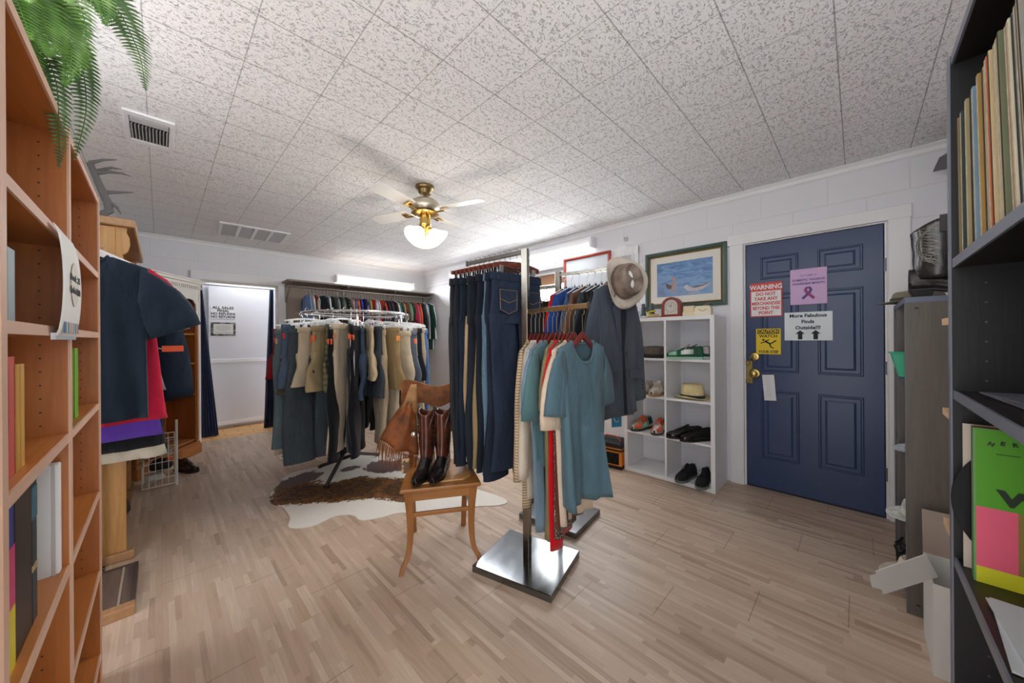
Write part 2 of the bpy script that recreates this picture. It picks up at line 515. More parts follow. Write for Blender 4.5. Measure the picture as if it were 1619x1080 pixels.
# ---------------------------------------------------------------- entrance door (blue)
M_blue = None
t = NT('blue_door_paint')
tc_ = t.coords()
n1 = t.noise(tc_, 60, 5, 0.7); n2 = t.noise(t.coords(), 5, 3)
sxz = t.n('ShaderNodeSeparateXYZ'); t.t.links.new(tc_, sxz.inputs[0])
low = t.math('MULTIPLY_ADD', sxz.outputs[2], -0.16, 0.10)
chip = t.math('GREATER_THAN', t.math('ADD', n1, t.math('MAXIMUM', low, -0.03)), 0.765)
cr = t.mix(t.math('MULTIPLY', n2, 0.35), '33446c', '2a3a60')
cr = t.mix(chip, cr, 'c9ccd6')
M_blue = t.base(cr, 0.32, 0, 0.5)
door = thing('door_1', 'blue six-panel entrance door in the right wall with white casing', 'door', (XR + 0.01, 0.266, 0.0))
door['kind'] = 'structure'
# local frame: door face looks to -x; y from -0.40 to 0.40
slab = MB()
slab.bx(0.0, 0.042, -0.395, 0.395, 0.012, 2.0)
slab.build('door_slab', M_blue, door, 0, bevel=0.003)
def raised(y0, y1, z0, z1):
    m = MB()
    def rect(i, x): return [(x, y0 + i, z0 + i), (x, y1 - i, z0 + i), (x, y1 - i, z1 - i), (x, y0 + i, z1 - i)]
    rings = [rect(-0.012, 0.001), rect(-0.006, -0.007), rect(0.0, -0.007), rect(0.010, 0.004), rect(0.016, 0.004), rect(0.040, -0.005)]
    m.loft(rings, True, False, True)
    m.build('door_panel', M_blue, door, 0)
for (ya, yb) in ((0.066, 0.285), (-0.285, -0.066)):
    for (za, zb) in ((1.715, 1.875), (0.965, 1.575), (0.265, 0.795)):
        raised(ya, yb, za, zb)
M_brass = metal('b39a5c', 0.25)
m = MB(); m.M = T(-0.004, 0.338, 1.075) @ Matrix.Rotation(-PI / 2, 4, 'Y')
m.lathe([(0.034, 0), (0.036, 0.006), (0.030, 0.014), (0.018, 0.016), (0.017, 0.022), (0.001, 0.023)], n=24)
m.build('deadbolt', M_brass, door)
m = MB(); m.M = T(-0.004, 0.338, 0.935) @ Matrix.Rotation(-PI / 2, 4, 'Y')
m.lathe([(0.038, 0), (0.040, 0.006), (0.034, 0.014), (0.014, 0.018), (0.013, 0.036), (0.024, 0.046), (0.030, 0.060), (0.027, 0.074), (0.014, 0.080), (0.001, 0.081)], n=28)
m.build('door_knob', M_brass, door)
m = MB(); m.bx(-0.006, 0.01, 0.352, 0.397, 0.85, 1.04)
m.box((-0.012, 0.385, 0.87), (0.012, 0.03, 0.03)); m.box((-0.012, 0.385, 1.02), (0.012, 0.03, 0.03))
m.build('strike_guard', metal('8d7a4c', 0.4), door, 0, bevel=0.003)
for z in (0.3, 1.02, 1.72):
    m = MB(); m.tube([(-0.006, -0.402, z - 0.045), (-0.006, -0.402, z + 0.045)], 0.007)
    m.box((-0.001, -0.412, z), (0.004, 0.025, 0.085)); m.build('hinge', metal('8c8f96', 0.4), door, bevel=0)
m = MB(); m.bx(-0.004, 0.03, -0.395, 0.395, 0.0, 0.014); m.build('threshold_strip', plain('1c2436', 0.5), door, 0)
m = MB()
m.bx(XR - 0.022, XR, 0.676, 0.775, 0, 2.02); m.bx(XR - 0.022, XR, -0.25, -0.148, 0, 2.02); m.bx(XR - 0.026, XR, -0.255, 0.79, 2.012, 2.10)
m.bx(XR, XR + 0.05, 0.664, 0.678, 0, 2.012); m.bx(XR, XR + 0.05, -0.145, -0.133, 0, 2.012); m.bx(XR, XR + 0.05, -0.145, 0.678, 2.003, 2.014)
struct(m.build('trim_6', M_trim, smooth=0, bevel=0.004))
struct(MB().bx(XR + 0.055, XR + 0.16, -0.145, 0.678, -0.06, 2.012).build('trim_7', plain('222222', 0.8), smooth=0))
# signs on the door. Face towards -x
FACE_X = Matrix.Rotation(-PI / 2, 4, 'Z') @ Matrix.Rotation(PI / 2, 4, 'X')
XS = XR + 0.0
def doorsign(name, label, yc, zc, wd, ht, mat, tilt=0.0, x=XS):
    s = thing(name, label, 'sign', (x, yc, zc))
    s.rotation_euler = (tilt, 0, 0)
    MB().bx(-0.003, 0.001, -wd / 2, wd / 2, -ht / 2, ht / 2).build('sheet', mat, s, 0)
    return s
M_red = plain('d8443c', 0.5, var=0.03)
s = doorsign('warning_sign', 'red and white warning sign on the blue door', 0.525, 1.538, 0.212, 0.276, M_red)
MB().bx(-0.0042, -0.003, -0.098, 0.098, -0.13, 0.07).build('panel', M_paper, s, 0)
text('heading', 'WARNING', 0.052, M_paper, s, T(-0.0045, 0, 0.100) @ FACE_X, bold=0.0016, xs=0.85)
for i, tx in enumerate(('DO NOT', 'TAKE ANY', 'MERCHANDISE', 'BEYOND THIS', 'POINT')):
    text('lettering', tx, 0.036, M_red, s, T(-0.005, 0, 0.045 - i * 0.038) @ FACE_X, bold=0.0012, xs=(0.9 if len(tx) < 9 else 0.78))
s = doorsign('caution_sign', 'yellow caution sign with a slipping figure on the blue door', 0.511, 1.200, 0.162, 0.206, plain('f2d21c', 0.5, var=0.03))
MB().bx(-0.0042, -0.003, -0.072, 0.072, 0.062, 0.096).build('header', M_ink, s, 0)
text('heading', 'CAUTION', 0.034, plain('f2d21c', 0.5, var=0.03), s, T(-0.005, 0, 0.079) @ FACE_X, bold=0.0008, xs=0.88)
text('lettering', 'WATCH', 0.032, M_ink, s, T(-0.0036, 0, 0.042) @ FACE_X, bold=0.0008)
text('lettering', 'YOUR STEP', 0.030, M_ink, s, T(-0.0036, 0, -0.085) @ FACE_X, bold=0.0008, xs=0.85)
m = MB(); m.M = T(-0.0036, 0, -0.02) @ Matrix.Scale(0.15, 4, (1, 0, 0))
m.sphere((0, 0.032, 0.032), 0.0085, 10, 6)
for a, b, r_ in (((0.022, 0.024), (-0.012, 0.0), 0.0065), ((0.018, 0.018), (0.05, 0.006), 0.0035), ((0.02, 0.022), (-0.006, 0.034), 0.0035), ((-0.012, 0.0), (-0.052, 0.028), 0.0045), ((-0.012, 0.0), (-0.014, -0.022), 0.0045), ((-0.014, -0.022), (-0.034, -0.036), 0.004)):
    m.tube([(0, a[0], a[1]), (0, b[0], b[1])], r_, 8)
m.build('slipping_figure', M_ink, s)
s = doorsign('awareness_poster', 'lilac awareness poster with a purple ribbon on the blue door', 0.263, 1.617, 0.212, 0.270, plain('d9b4e0', 0.5, var=0.04))
M_pur = plain('4c3a86', 0.5)
text('lettering', 'OCTOBER IS', 0.017, M_pur, s, T(-0.0036, 0, 0.083) @ FACE_X)
text('lettering', 'DOMESTIC VIOLENCE', 0.0215, M_pur, s, T(-0.0036, 0, 0.050) @ FACE_X, bold=0.0006, xs=0.9)
text('lettering', 'AWARENESS MONTH', 0.0215, M_pur, s, T(-0.0036, 0, 0.022) @ FACE_X, bold=0.0006, xs=0.9)
m = MB(); m2 = MB()
def ribbon(mm, pts, wd, xo):
    rings = []
    for i, (a, b) in enumerate(pts):
        p0 = pts[max(0, i - 1)]; p1 = pts[min(len(pts) - 1, i + 1)]
        d = Vector((p1[0] - p0[0], p1[1] - p0[1])).normalized(); nn = Vector((-d.y, d.x)) * wd
        rings.append([(xo, a + nn.x, b + nn.y), (xo - 0.0008, a + nn.x, b + nn.y), (xo - 0.0008, a - nn.x, b - nn.y), (xo, a - nn.x, b - nn.y)])
    mm.loft(rings, True, True, True)
loopa = [(0.034, -0.092), (0.012, -0.068), (-0.008, -0.045), (-0.016, -0.026), (-0.010, -0.012), (0.0, -0.008)]
ribbon(m, loopa, 0.0085, -0.0032)
ribbon(m2, [(-a, b) for a, b in loopa], 0.0085, -0.0042)
m.build('ribbon', M_pur, s, 0); m2.build('ribbon', plain('9c2f78', 0.5), s, 0)
s = doorsign('finds_outside_sign', 'white paper sign about finds outside with two black arrows on blue door', 0.267, 1.316, 0.278, 0.216, plain('e6f0f4', 0.5, var=0.02), 0.0)
for i, tx in enumerate(('More Fabulous', 'Finds', 'Outside!!!')):
    text('lettering', tx, 0.036, M_ink, s, T(-0.0036, 0, 0.080 - i * 0.046) @ FACE_X, bold=0.0011, xs=1.0)
for yy in (0.045, -0.045):
    m = MB(); m.prism([(yy - 0.013, -0.1), (yy + 0.013, -0.1), (yy + 0.013, -0.058), (yy + 0.028, -0.058), (yy, -0.03), (yy - 0.028, -0.058), (yy - 0.013, -0.058)], -0.0012, 'yz', -0.003)
    m.build('arrow', M_ink, s, 0)
s = doorsign('handwritten_note', 'small narrow handwritten note on the blue door beside the knob', 0.507, 0.828, 0.078, 0.206, M_paper, -0.07)
m = MB()
rr = random.Random(5)
for i in range(9):
    a = -0.03 + rr.random() * 0.012; m.bx(-0.0036, -0.003, -a - 0.045 + rr.random() * 0.012, -a, 0.085 - i * 0.019, 0.0865 - i * 0.019)
m.build('handwriting', plain('8d93a8', 0.6), s, 0)

# ---------------------------------------------------------------- window in the right wall
wd_ = thing('window_1', 'wide window with grey frame behind the coat rack in the right wall', 'window', (XR, 0, 0)); wd_['kind'] = 'structure'
m = MB(); fr = 0.045
m.bx(0.0, 0.16, 1.66, 1.66 + fr, 1.20, 2.10 - fr); m.bx(0, 0.16, 3.10 - fr, 3.10, 1.20, 2.10 - fr); m.bx(0, 0.16, 1.66, 3.10, 2.10 - fr, 2.10); m.bx(-0.03, 0.16, 1.66, 3.10, 1.16, 1.20)
m.bx(0.05, 0.09, 2.36, 2.41, 1.2, 2.06)
m.build('window_frame', plain('b4b6b8', 0.5), wd_, 0, bevel=0.003)
t = NT('window_glass'); t.base('ffffff', 0.02); t.b.inputs['Transmission Weight'].default_value = 1.0; t.b.inputs['IOR'].default_value = 1.02
M_glass = t.m
MB().bx(0.068, 0.074, 1.70, 3.06, 1.2, 2.06).build('pane', M_glass, wd_, 0)
MB().bx(0.10, 0.14, 1.70, 3.06, 1.93, 2.055).build('roller_blind', plain('d3a283', 0.8), wd_, 0, bevel=0.006)
m = MB(); m.bx(XR - 0.02, XR, 1.58, 1.66, 1.10, 2.17); m.bx(XR - 0.02, XR, 3.10, 3.18, 1.10, 2.17); m.bx(XR - 0.022, XR, 1.58, 3.18, 2.10, 2.18)
struct(m.build('trim_8', M_trim, smooth=0, bevel=0.003))

# ---------------------------------------------------------------- tubes, vents, fan
M_tube = glow('f4f8ff', 5.0)
def tube_light(name, label, loc, rz, L, two=True):
    t = thing(name, label, 'light', loc, rz)
    # local: y along length, fixture body behind at +x (wall side)
    m = MB(); m.bx(-0.03, 0.07, -L / 2 + 0.03, L / 2 - 0.03, 0.012, 0.075); m.bx(-0.05, 0.07, -L / 2, -L / 2 + 0.03, -0.035, 0.075); m.bx(-0.05, 0.07, L / 2 - 0.03, L / 2, -0.035, 0.075)
    m.build('housing', M_white, t, 0, bevel=0.003)
    m = MB(); m.tube([(-0.025, -L / 2 + 0.03, -0.012), (-0.025, L / 2 - 0.03, -0.012)], 0.018, 12)
    m.build('tube', M_tube, t)
    return t
tube_light('tube_lamp', 'long lit fluorescent tube high on the right wall above the window', (XR - 0.07, 3.42, 2.28), 0, 2.7)
tube_light('tube_lamp', 'long lit fluorescent tube on the far wall above the hanging rail', (2.53, YF - 0.07, 2.15), PI / 2, 1.31)
# surface conduits on the wall
m = MB(); m.tube([(XR - 0.012, 2.2, 2.185), (XR - 0.012, 5.6, 2.185)], 0.010)
tag(m.build('wall_conduit', M_white), 'thin white conduit running along the right wall below the long tube lamp', 'pipe')
for (y, z, lb) in ((1.72, 2.27, 'small white ceiling hook box on the right wall above the red frame'), (2.62, 2.165, 'tiny white screw hook above the window on the right wall')):
    m = MB(); m.bx(XR - 0.02, XR, y - 0.02, y + 0.02, z - 0.02, z + 0.02); m.tube([(XR - 0.02, y, z), (XR - 0.05, y, z - 0.005), (XR - 0.055, y, z + 0.015)], 0.004)
    tag(m.build('wall_hook', plain('c8c8ca', 0.4), smooth=0), lb, 'hook')

v = thing('ceiling_register', 'small square white supply register in the ceiling above the left bookcase', 'vent', (-0.035, 2.90, ZC))
m = MB(); W_, H_ = 0.10, 0.205
m.bx(-W_, W_, -H_, -H_ + 0.05, -0.012, 0); m.bx(-W_, W_, H_ - 0.05, H_, -0.012, 0); m.bx(-W_, -W_ + 0.022, -H_ + 0.05, H_ - 0.05, -0.012, 0); m.bx(W_ - 0.022, W_, -H_ + 0.05, H_ - 0.05, -0.012, 0)
m.build('frame', M_white, v, 0, bevel=0.003)
MB().bx(-W_ + 0.02, W_ - 0.02, -H_ + 0.045, H_ - 0.045, -0.002, 0).build('duct_opening', plain('4a4846', 0.8), v, 0)
m = MB()
for i in range(11):
    x = -0.07 + i * 0.014
    m.box((x, 0.03, -0.010), (0.002, 0.2, 0.014), Matrix.Rotation(R(20), 4, 'Y'))
m.bx(-0.075, 0.075, -0.155, -0.1, -0.016, -0.013)
m.build('louvre', plain('c9c9c9', 0.4), v, 0)
v = thing('return_grille', 'wide white four-bay return grille in the ceiling near the far doorway', 'vent', (0.755, 4.86, ZC), R(-3))
m = MB(); m.bx(-0.31, 0.31, -0.28, -0.25, -0.014, 0); m.bx(-0.31, 0.31, 0.25, 0.28, -0.014, 0)
for x in (-0.31, -0.158, -0.014, 0.130, 0.28): m.bx(x, x + 0.03, -0.25, 0.25, -0.014, 0)
m.build('frame', M_white, v, 0, bevel=0.003)
MB().bx(-0.3, 0.3, -0.27, 0.27, -0.002, 0).build('duct_opening', plain('7d7b7a', 0.8), v, 0)
m = MB()
for i in range(26): m.box((0, -0.24 + i * 0.0192, -0.007), (0.58, 0.002, 0.013), Matrix.Rotation(R(35), 4, 'X'))
m.build('slat', plain('b9b9ba', 0.5), v, 0)

fan = thing('ceiling_fan', 'brass and white ceiling fan with a lit lamp cluster', 'ceiling fan', (1.488, 2.438, ZC))
M_ab = metal('8a7550', 0.28); M_gold = metal('d8b46a', 0.18)
MB().lathe([(0.001, 0), (0.072, 0), (0.074, -0.012), (0.066, -0.03), (0.058, -0.034), (0.046, -0.062), (0.03, -0.068), (0.001, -0.068)], n=32).build('canopy', M_ab, fan)
MB().cyl((0, 0, -0.12), 0.011, 0.06).build('downrod', M_ab, fan)
MB().lathe([(0.012, -0.10), (0.03, -0.108), (0.085, -0.113), (0.108, -0.13), (0.113, -0.155), (0.112, -0.185), (0.098, -0.203), (0.06, -0.21), (0.05, -0.215)], n=40).build('motor_housing', metal('cfc6b4', 0.3), fan)
MB().lathe([(0.05, -0.205), (0.10, -0.212), (0.108, -0.222), (0.085, -0.232), (0.04, -0.236)], n=40).build('trim_ring', M_gold, fan)
MB().lathe([(0.04, -0.232), (0.042, -0.25), (0.042, -0.30), (0.048, -0.305), (0.046, -0.325), (0.03, -0.345), (0.014, -0.37), (0.012, -0.39), (0.018, -0.40), (0.001, -0.415)], n=28).build('light_kit', M_gold, fan)
for k in range(4):
    a = R(20 + 90 * k); br = MB(); br.M = Matrix.Rotation(a, 4, 'Z')
    br.box((0.125, 0, -0.218), (0.11, 0.03, 0.005)); br.box((0.19, 0, -0.205), (0.05, 0.06, 0.004), Matrix.Rotation(R(10), 4, 'X'))
    br.build('blade_bracket', M_gold, fan, 0, bevel=0.001)
    bl = MB(); bl.M = Matrix.Rotation(a, 4, 'Z') @ Matrix.Translation((0, 0, -0.198)) @ Matrix.Rotation(R(11), 4, 'X')
    pts = [(0.16, -0.05), (0.30, -0.06), (0.48, -0.064), (0.52, -0.05), (0.535, 0), (0.52, 0.05), (0.48, 0.064), (0.30, 0.06), (0.16, 0.05)]
    bl.prism(pts, 0.006, 'xy'); bl.build('blade', plain('e9e9e8', 0.35), fan, 0, bevel=0.002)
M_shade = glow('fff1d6', 1.6)
for k in range(3):
    a = R(75 + 120 * k)
    mm = Matrix.Rotation(a, 4, 'Z') @ Matrix.Translation((0.03, 0, -0.335)) @ Matrix.Rotation(R(42), 4, 'Y').inverted() @ Matrix.Rotation(PI, 4, 'X')
    b = MB(); b.M = mm; b.lathe([(0.016, -0.005), (0.02, 0.0), (0.022, 0.02), (0.018, 0.03)], n=16); b.build('shade_holder', M_gold, fan)
    b = MB(); b.M = mm; b.lathe([(0.02, 0.022), (0.032, 0.03), (0.045, 0.05), (0.06, 0.078), (0.078, 0.10), (0.092, 0.118), (0.089, 0.118), (0.057, 0.08), (0.03, 0.035)], n=28)
    b.build('glass_shade', M_shade, fan)
b = MB()
for i in range(18): b.sphere((0.03, -0.02, -0.40 - 0.006 * i), 0.003, 6, 4)
b.build('pull_chain', M_gold, fan)

# ---------------------------------------------------------------- white cube shelf
cs = thing('cube_shelf', 'white eight-cube open shelf unit standing beside the blue door', 'shelf unit', (3.07, 0.80, 0))
D_, CW, CHt = 0.345, 0.765, 1.415
M_cube = plain('f0f0f3', 0.38, var=0.03)
for nm, b in (('side_panel', (0, D_, 0, 0.032, 0, CHt)), ('side_panel', (0, D_, CW - 0.032, CW, 0, CHt)), ('top_panel', (0, D_, 0.032, CW - 0.032, CHt - 0.032, CHt)), ('bottom_panel', (0, D_, 0.032, CW - 0.032, 0, 0.032)), ('divider', (0, D_, CW / 2 - 0.009, CW / 2 + 0.009, 0.032, CHt - 0.032))):
    MB().bx(*b).build(nm, M_cube, cs, 0, bevel=0.0015)
LV = [0.032]
for i in (1, 2, 3):
    z = 0.032 + (CHt - 0.064) * i / 4
    LV.append(z + 0.009)
    for ya, yb in ((0.032, CW / 2 - 0.009), (CW / 2 + 0.009, CW - 0.032)):
        MB().bx(0, D_, ya, yb, z - 0.009, z + 0.009).build('shelf', M_cube, cs, 0, bevel=0.001)
# thin white cover strip leaning on its right side
def shelf_pos(colm, row, dx=0.15, dy=0.0):
    """colm 0 = near the door, 1 = far; row 0 bottom"""
    y = 0.80 + (0.032 + CW / 2) / 2 if colm == 0 else 0.80 + CW - (0.032 + CW / 2) / 2
    return (3.07 + dx, y + dy, LV[row])

# ---------------------------------------------------------------- shoes
def shoe(name, label, loc, rz, L=0.28, up='202020', sole='e8e6e0', lace='dddddd', tongue=None, group=None, mat='leather', panels=None, scale=1.0, high=0.095, solet=0.028):
    """local x is forward (toe), built from heel 0 to toe L"""
    t = thing(name, label, 'shoe', loc, rz, group)
    W = [(0.0, 0.024), (0.04, 0.034), (0.25, 0.034), (0.45, 0.036), (0.70, 0.046), (0.85, 0.042), (0.95, 0.028), (1.0, 0.008)]
    def width(f):
        for (a, wa), (b, wb) in zip(W, W[1:]):
            if f <= b: return wa + (wb - wa) * (f - a) / (b - a)
        return 0.008
    Hh = [(0.0, 0.85), (0.05, 0.98), (0.25, 0.9), (0.42, 0.92), (0.55, 0.80), (0.72, 0.56), (0.9, 0.42), (1.0, 0.30)]
    def ht(f):
        for (a, wa), (b, wb) in zip(Hh, Hh[1:]):
            if f <= b: return (wa + (wb - wa) * (f - a) / (b - a)) * high
        return 0.3 * high
    fs = [0, .02, .06, .12, .2, .3, .4, .5, .6, .7, .8, .88, .94, .98, 1.0]
    m = MB(); rings = []
    for f in fs:
        wd = width(f) * L / 0.28 * 1.06; x = f * L; h = solet * 0.75
        rings.append([(x, wd * a, b) for a, b in ((-1, 0.0), (-1.04, h * .5), (-1, h), (0, h * 1.02), (1, h), (1.04, h * .5), (1, 0), (0, 0))])
    m.loft(rings, True, True, True); m.build('sole', plain(sole, 0.5), t, 50)
    m = MB(); rings = []
    for f in fs:
        wd = width(f) * L / 0.28; x = f * L * 0.985 + 0.002; z0 = solet * 0.7; H = ht(f)
        ring = []
        for k in range(13):
            a = PI * k / 12
            cx = math.cos(a); sz = math.sin(a)
            narrow = 1 - 0.35 * sz if f < 0.55 else 1
            zz = z0 + (H) * (sz ** 0.75)
            if f < 0.42 and f > 0.03 and 4 <= k <= 8: zz = z0 + H * (0.55 if 5 <= k <= 7 else 0.97)
            ring.append((x, wd * cx * narrow, zz))
        rings.append(ring)
    m.loft(rings, False)
    m.build('upper', cloth(up, mat), t, 50, solid=0.003, fix=False)
    # tongue
    m = MB(); m.box((0.43 * L, 0, solet + high * 0.86), (0.05, 0.034, 0.006), Matrix.Rotation(R(32), 4, 'Y'))
    m.build('tongue', cloth(tongue or up, 'knit'), t, 0, bevel=0.002)
    m = MB()
    for i in range(5):
        f = 0.46 + i * 0.062; z = solet * .7 + ht(f) + 0.003; ww = 0.017
        m.tube([(f * L, -ww, z - 0.004), (f * L + 0.008, 0, z + 0.002), (f * L, ww, z - 0.004)], 0.0022, 6)
        m.tube([(f * L + 0.008, -ww, z - 0.005), (f * L, 0, z + 0.002), (f * L + 0.008, ww, z - 0.005)], 0.0022, 6)
    for sgn in (-1, 1): m.tube([(0.44 * L, 0, solet + high * 0.86), (0.42 * L, sgn * 0.018, solet + high * 0.9), (0.46 * L, sgn * 0.034, solet + high * 0.72), (0.52 * L, sgn * 0.038, solet + high * 0.5)], 0.002, 6)
    m.build('laces', plain(lace, 0.8), t)
    if panels:
        for (f0, f1, lo, hi, c) in panels:
            for sgn in (-1, 1):
                m = MB(); rings = []
                for i in range(7):
                    f = f0 + (f1 - f0) * i / 6; wd = width(f) * L / 0.28; H = ht(f); z0 = solet * .7; rr_ = []
                    for q in range(4):
                        a = (lo + (hi - lo) * q / 3) * PI / 2
                        narrow = 1 - 0.35 * math.sin(a) if f < 0.55 else 1
                        rr_.append((f * L * .985 + 0.002, sgn * (wd * math.cos(a) * narrow + 0.0025), z0 + H * math.sin(a) ** 0.75 + 0.0015))
                    rings.append(rr_)
                m.loft(rings, False); m.build('side_panel', cloth(c, 'leather'), t, 60, solid=0.0015, fix=False)
    return t
# top right cube: green sneakers with white stripes
x, y, z = shelf_pos(0, 3)
shoe('sneaker', 'green and white sneaker in the top right cube, left one of the pair', (x - 0.06, y - 0.10, z), R(112), up='1c5a3c', sole='9ec7b0', lace='e8e8e8', panels=[(0.25, 0.6, 0.1, 0.45, 'dfe9e0'), (0.72, 0.95, 0.1, 0.7, '8fc0a6')], tongue='b0503a')
shoe('sneaker', 'green and white sneaker in the top right cube, nearer the side panel', (x + 0.05, y - 0.125, z), R(100), up='22583f', sole='cfdcd2', lace='303030', panels=[(0.02, 0.25, 0.1, 0.7, 'c9c4c0'), (0.3, 0.6, 0.1, 0.45, 'e4ebe6')], tongue='2a2a2a')
# cream shoes third row left, colourful runners second row left
x, y, z = shelf_pos(1, 2)
shoe('leather_shoe', 'cream leather shoe, left of the pair in the cube below the brown hat', (x + 0.10, y + 0.045, z), R(172), up='ddd5c8', sole='b08a5c', lace='cfc4b2', panels=[(0.7, 0.97, 0.05, 0.6, 'c9b9a4')])
shoe('leather_shoe', 'cream leather shoe, right of the pair in the cube below the brown hat', (x + 0.10, y - 0.065, z), R(180), up='ddd5c8', sole='b08a5c', lace='cfc4b2', panels=[(0.7, 0.97, 0.05, 0.6, 'c9b9a4')])
x, y, z = shelf_pos(1, 1)
shoe('running_shoe', 'orange, mint and white running shoe, left of the pair above the empty cube', (x + 0.10, y + 0.06, z), R(168), up='9fc4b0', sole='2d3330', lace='d9542e', panels=[(0.68, 0.97, 0.05, 0.75, 'e2644a'), (0.3, 0.62, 0.3, 0.8, 'dd6a3c'), (0.02, 0.25, 0.1, 0.8, '27433c')], tongue='d9542e')
shoe('running_shoe', 'orange, mint and white running shoe, right of the pair above the empty cube', (x + 0.10, y - 0.06, z), R(186), up='dfe6df', sole='3d3f3c', lace='d9542e', panels=[(0.68, 0.97, 0.05, 0.7, 'e2644a'), (0.3, 0.62, 0.3, 0.8, 'e05a30'), (0.02, 0.25, 0.1, 0.8, '4a4a4c')], tongue='d9542e')
# black lace-ups second row right, black sneakers bottom right
x, y, z = shelf_pos(0, 1)
shoe('dress_shoe', 'shiny black lace-up dress shoe, left of the pair under the straw hat', (x + 0.02, y - 0.06, z), R(130), L=0.29, up='0f0f10', sole='141414', lace='151515', mat='polished', solet=0.02)
shoe('dress_shoe', 'shiny black lace-up dress shoe, right of the pair under the straw hat', (x + 0.03, y - 0.14, z), R(142), L=0.29, up='0f0f10', sole='141414', lace='151515', mat='polished', solet=0.02)
x, y, z = shelf_pos(0, 0)
shoe('sneaker', 'black sneaker with grey sole, left of the pair in the bottom right cube', (x + 0.06, y + 0.01, z), R(170), up='1c1d1f', sole='6f7376', lace='101010')
shoe('sneaker', 'black sneaker with grey sole, right of the pair in the bottom right cube', (x + 0.05, y - 0.095, z), R(184), up='1c1d1f', sole='6f7376', lace='101010')

# ---------------------------------------------------------------- hats
def hat(name, label, loc, rz, colr, band, crown=(0.105, 0.085), ch=0.105, brim=0.06, curl=0.02, pinch=0.02, mat='felt', rot=None, lining=None, bandh=0.028):
    t = thing(name, label, 'hat', loc, rz)
    if rot: t.rotation_euler = rot
    M1 = cloth(colr, 'leather' if mat == 'felt' else 'knit')
    n = 36; a, b = crown
    def ring(sx, z, fn=None):
        out = []
        for k in range(n):
            th = 2 * PI * k / n; c_, s_ = math.cos(th), math.sin(th)
            zz = z + (fn(c_, s_) if fn else 0)
            out.append((a * sx * c_, b * sx * s_, zz))
        return out
    pin = lambda amt: (lambda c_, s_: -amt * (1 - abs(s_)) * 0.8 + 0.006 * s_ * s_)
    m = MB(); m.loft([ring(1, 0.004), ring(0.98, ch * 0.3), ring(0.94, ch * 0.65), ring(0.88, ch * 0.9), ring(0.80, ch), ring(0.6, ch * 0.99, pin(pinch * 0.6)), ring(0.35, ch * 0.95, pin(pinch)), ring(0.05, ch * 0.93, pin(pinch))], True, False, True)
    m.build('crown', M1, t, 60, solid=0.002, fix=False)
    m = MB()
    def br(k_, z_):
        out = []
        for k in range(n):
            th = 2 * PI * k / n; c_, s_ = math.cos(th), math.sin(th)
            out.append(((a + brim * k_) * c_, (b + brim * k_) * s_, z_ + curl * k_ * k_ * (s_ * s_ * 1.0 - 0.35 * c_ * c_)))
        return out
    m.loft([br(0, 0.004), br(0.35, 0.002), br(0.7, 0.002), br(1.0, 0.003)], True)
    m.build('brim', M1, t, 60, solid=0.003, fix=False)
    m = MB(); m.loft([ring(1.015, 0.005), ring(1.012, bandh)], True); m.build('hat_band', cloth(band, 'knit'), t, 60, solid=0.002, fix=False)
    return t
x, y, z = shelf_pos(1, 3)
hat('flat_crown_hat', 'brown felt hat in the top left cube', (x, y - 0.01, z + 0.005), R(90), '5d554d', '463f39', ch=0.095, brim=0.045, curl=0.004, crown=(0.115, 0.10), pinch=0.006)
x, y, z = shelf_pos(0, 2)
hat('straw_hat', 'cream straw fedora with a black patterned band in the white cubes', (x - 0.01, y - 0.0, z + 0.004), R(80), 'e6d3a0', '34343a', ch=0.115, brim=0.052, curl=0.022, crown=(0.096, 0.082), pinch=0.03, mat='straw')

# ---------------------------------------------------------------- things on top of the cube shelf
ZT = CHt
ck = thing('mantel_clock', 'arched cherry wood mantel clock on top of the white cubes', 'clock', (3.19, 1.165, ZT))
M_cherry = wood('9c3a22', '6b2013', 'y', 0.3)
def arch(wd, ht_, n=16):
    r_ = wd; pts = [(-wd, 0), (wd, 0)]
    for k in range(n + 1):
        a = PI * k / n; pts.append((wd * math.cos(a), ht_ - wd + wd * math.sin(a)))
    return pts
m = MB()
outer = arch(0.082, 0.165); inner = arch(0.058, 0.132)
outer = [(a, b + 0.012) for a, b in outer]; inner = [(a, b + 0.025) for a, b in inner]
# frame ring
n_ = len(outer)
vs = [(-0.035, a, b) for a, b in outer] + [(-0.035, a, b) for a, b in inner] + [(0.035, a, b) for a, b in outer] + [(-0.02, a, b) for a, b in inner]
fs_ = []
for i in range(n_):
    k = (i + 1) % n_
    fs_ += [(i, k, n_ + k, n_ + i), (i, 2 * n_ + i, 2 * n_ + k, k), (n_ + i, n_ + k, 3 * n_ + k, 3 * n_ + i)]
fs_ += [tuple(range(2 * n_, 3 * n_)), tuple(range(3 * n_, 4 * n_))]
m.add(vs, fs_)
m.build('case', M_cherry, ck, 0, bevel=0.002)
MB().bx(-0.045, 0.045, -0.098, 0.098, 0, 0.014).build('base', M_cherry, ck, 0, bevel=0.003)
m = MB(); m.prism([(a * 0.97, 0.026 + b * 0.985) for a, b in arch(0.058, 0.132)], 0.003, 'yz', -0.026)
fc = m.build('clock_face', plain('d8d3ca', 0.5, var=0.12, nscale=30), ck, 0)
m = MB()
for k in range(12):
    a = 2 * PI * k / 12; m.box((-0.0275, 0.044 * math.sin(a), 0.09 + 0.044 * math.cos(a)), (0.001, 0.004, 0.009), Matrix.Rotation(-a, 4, 'X'))
m.build('hour_marks', M_ink, fc, 0)
m = MB(); m.tube([(-0.029, 0, 0.09), (-0.029, 0.018, 0.108)], 0.0016, 6); m.tube([(-0.029, 0, 0.09), (-0.029, -0.008, 0.124)], 0.0012, 6)
m.build('hands', M_ink, fc)

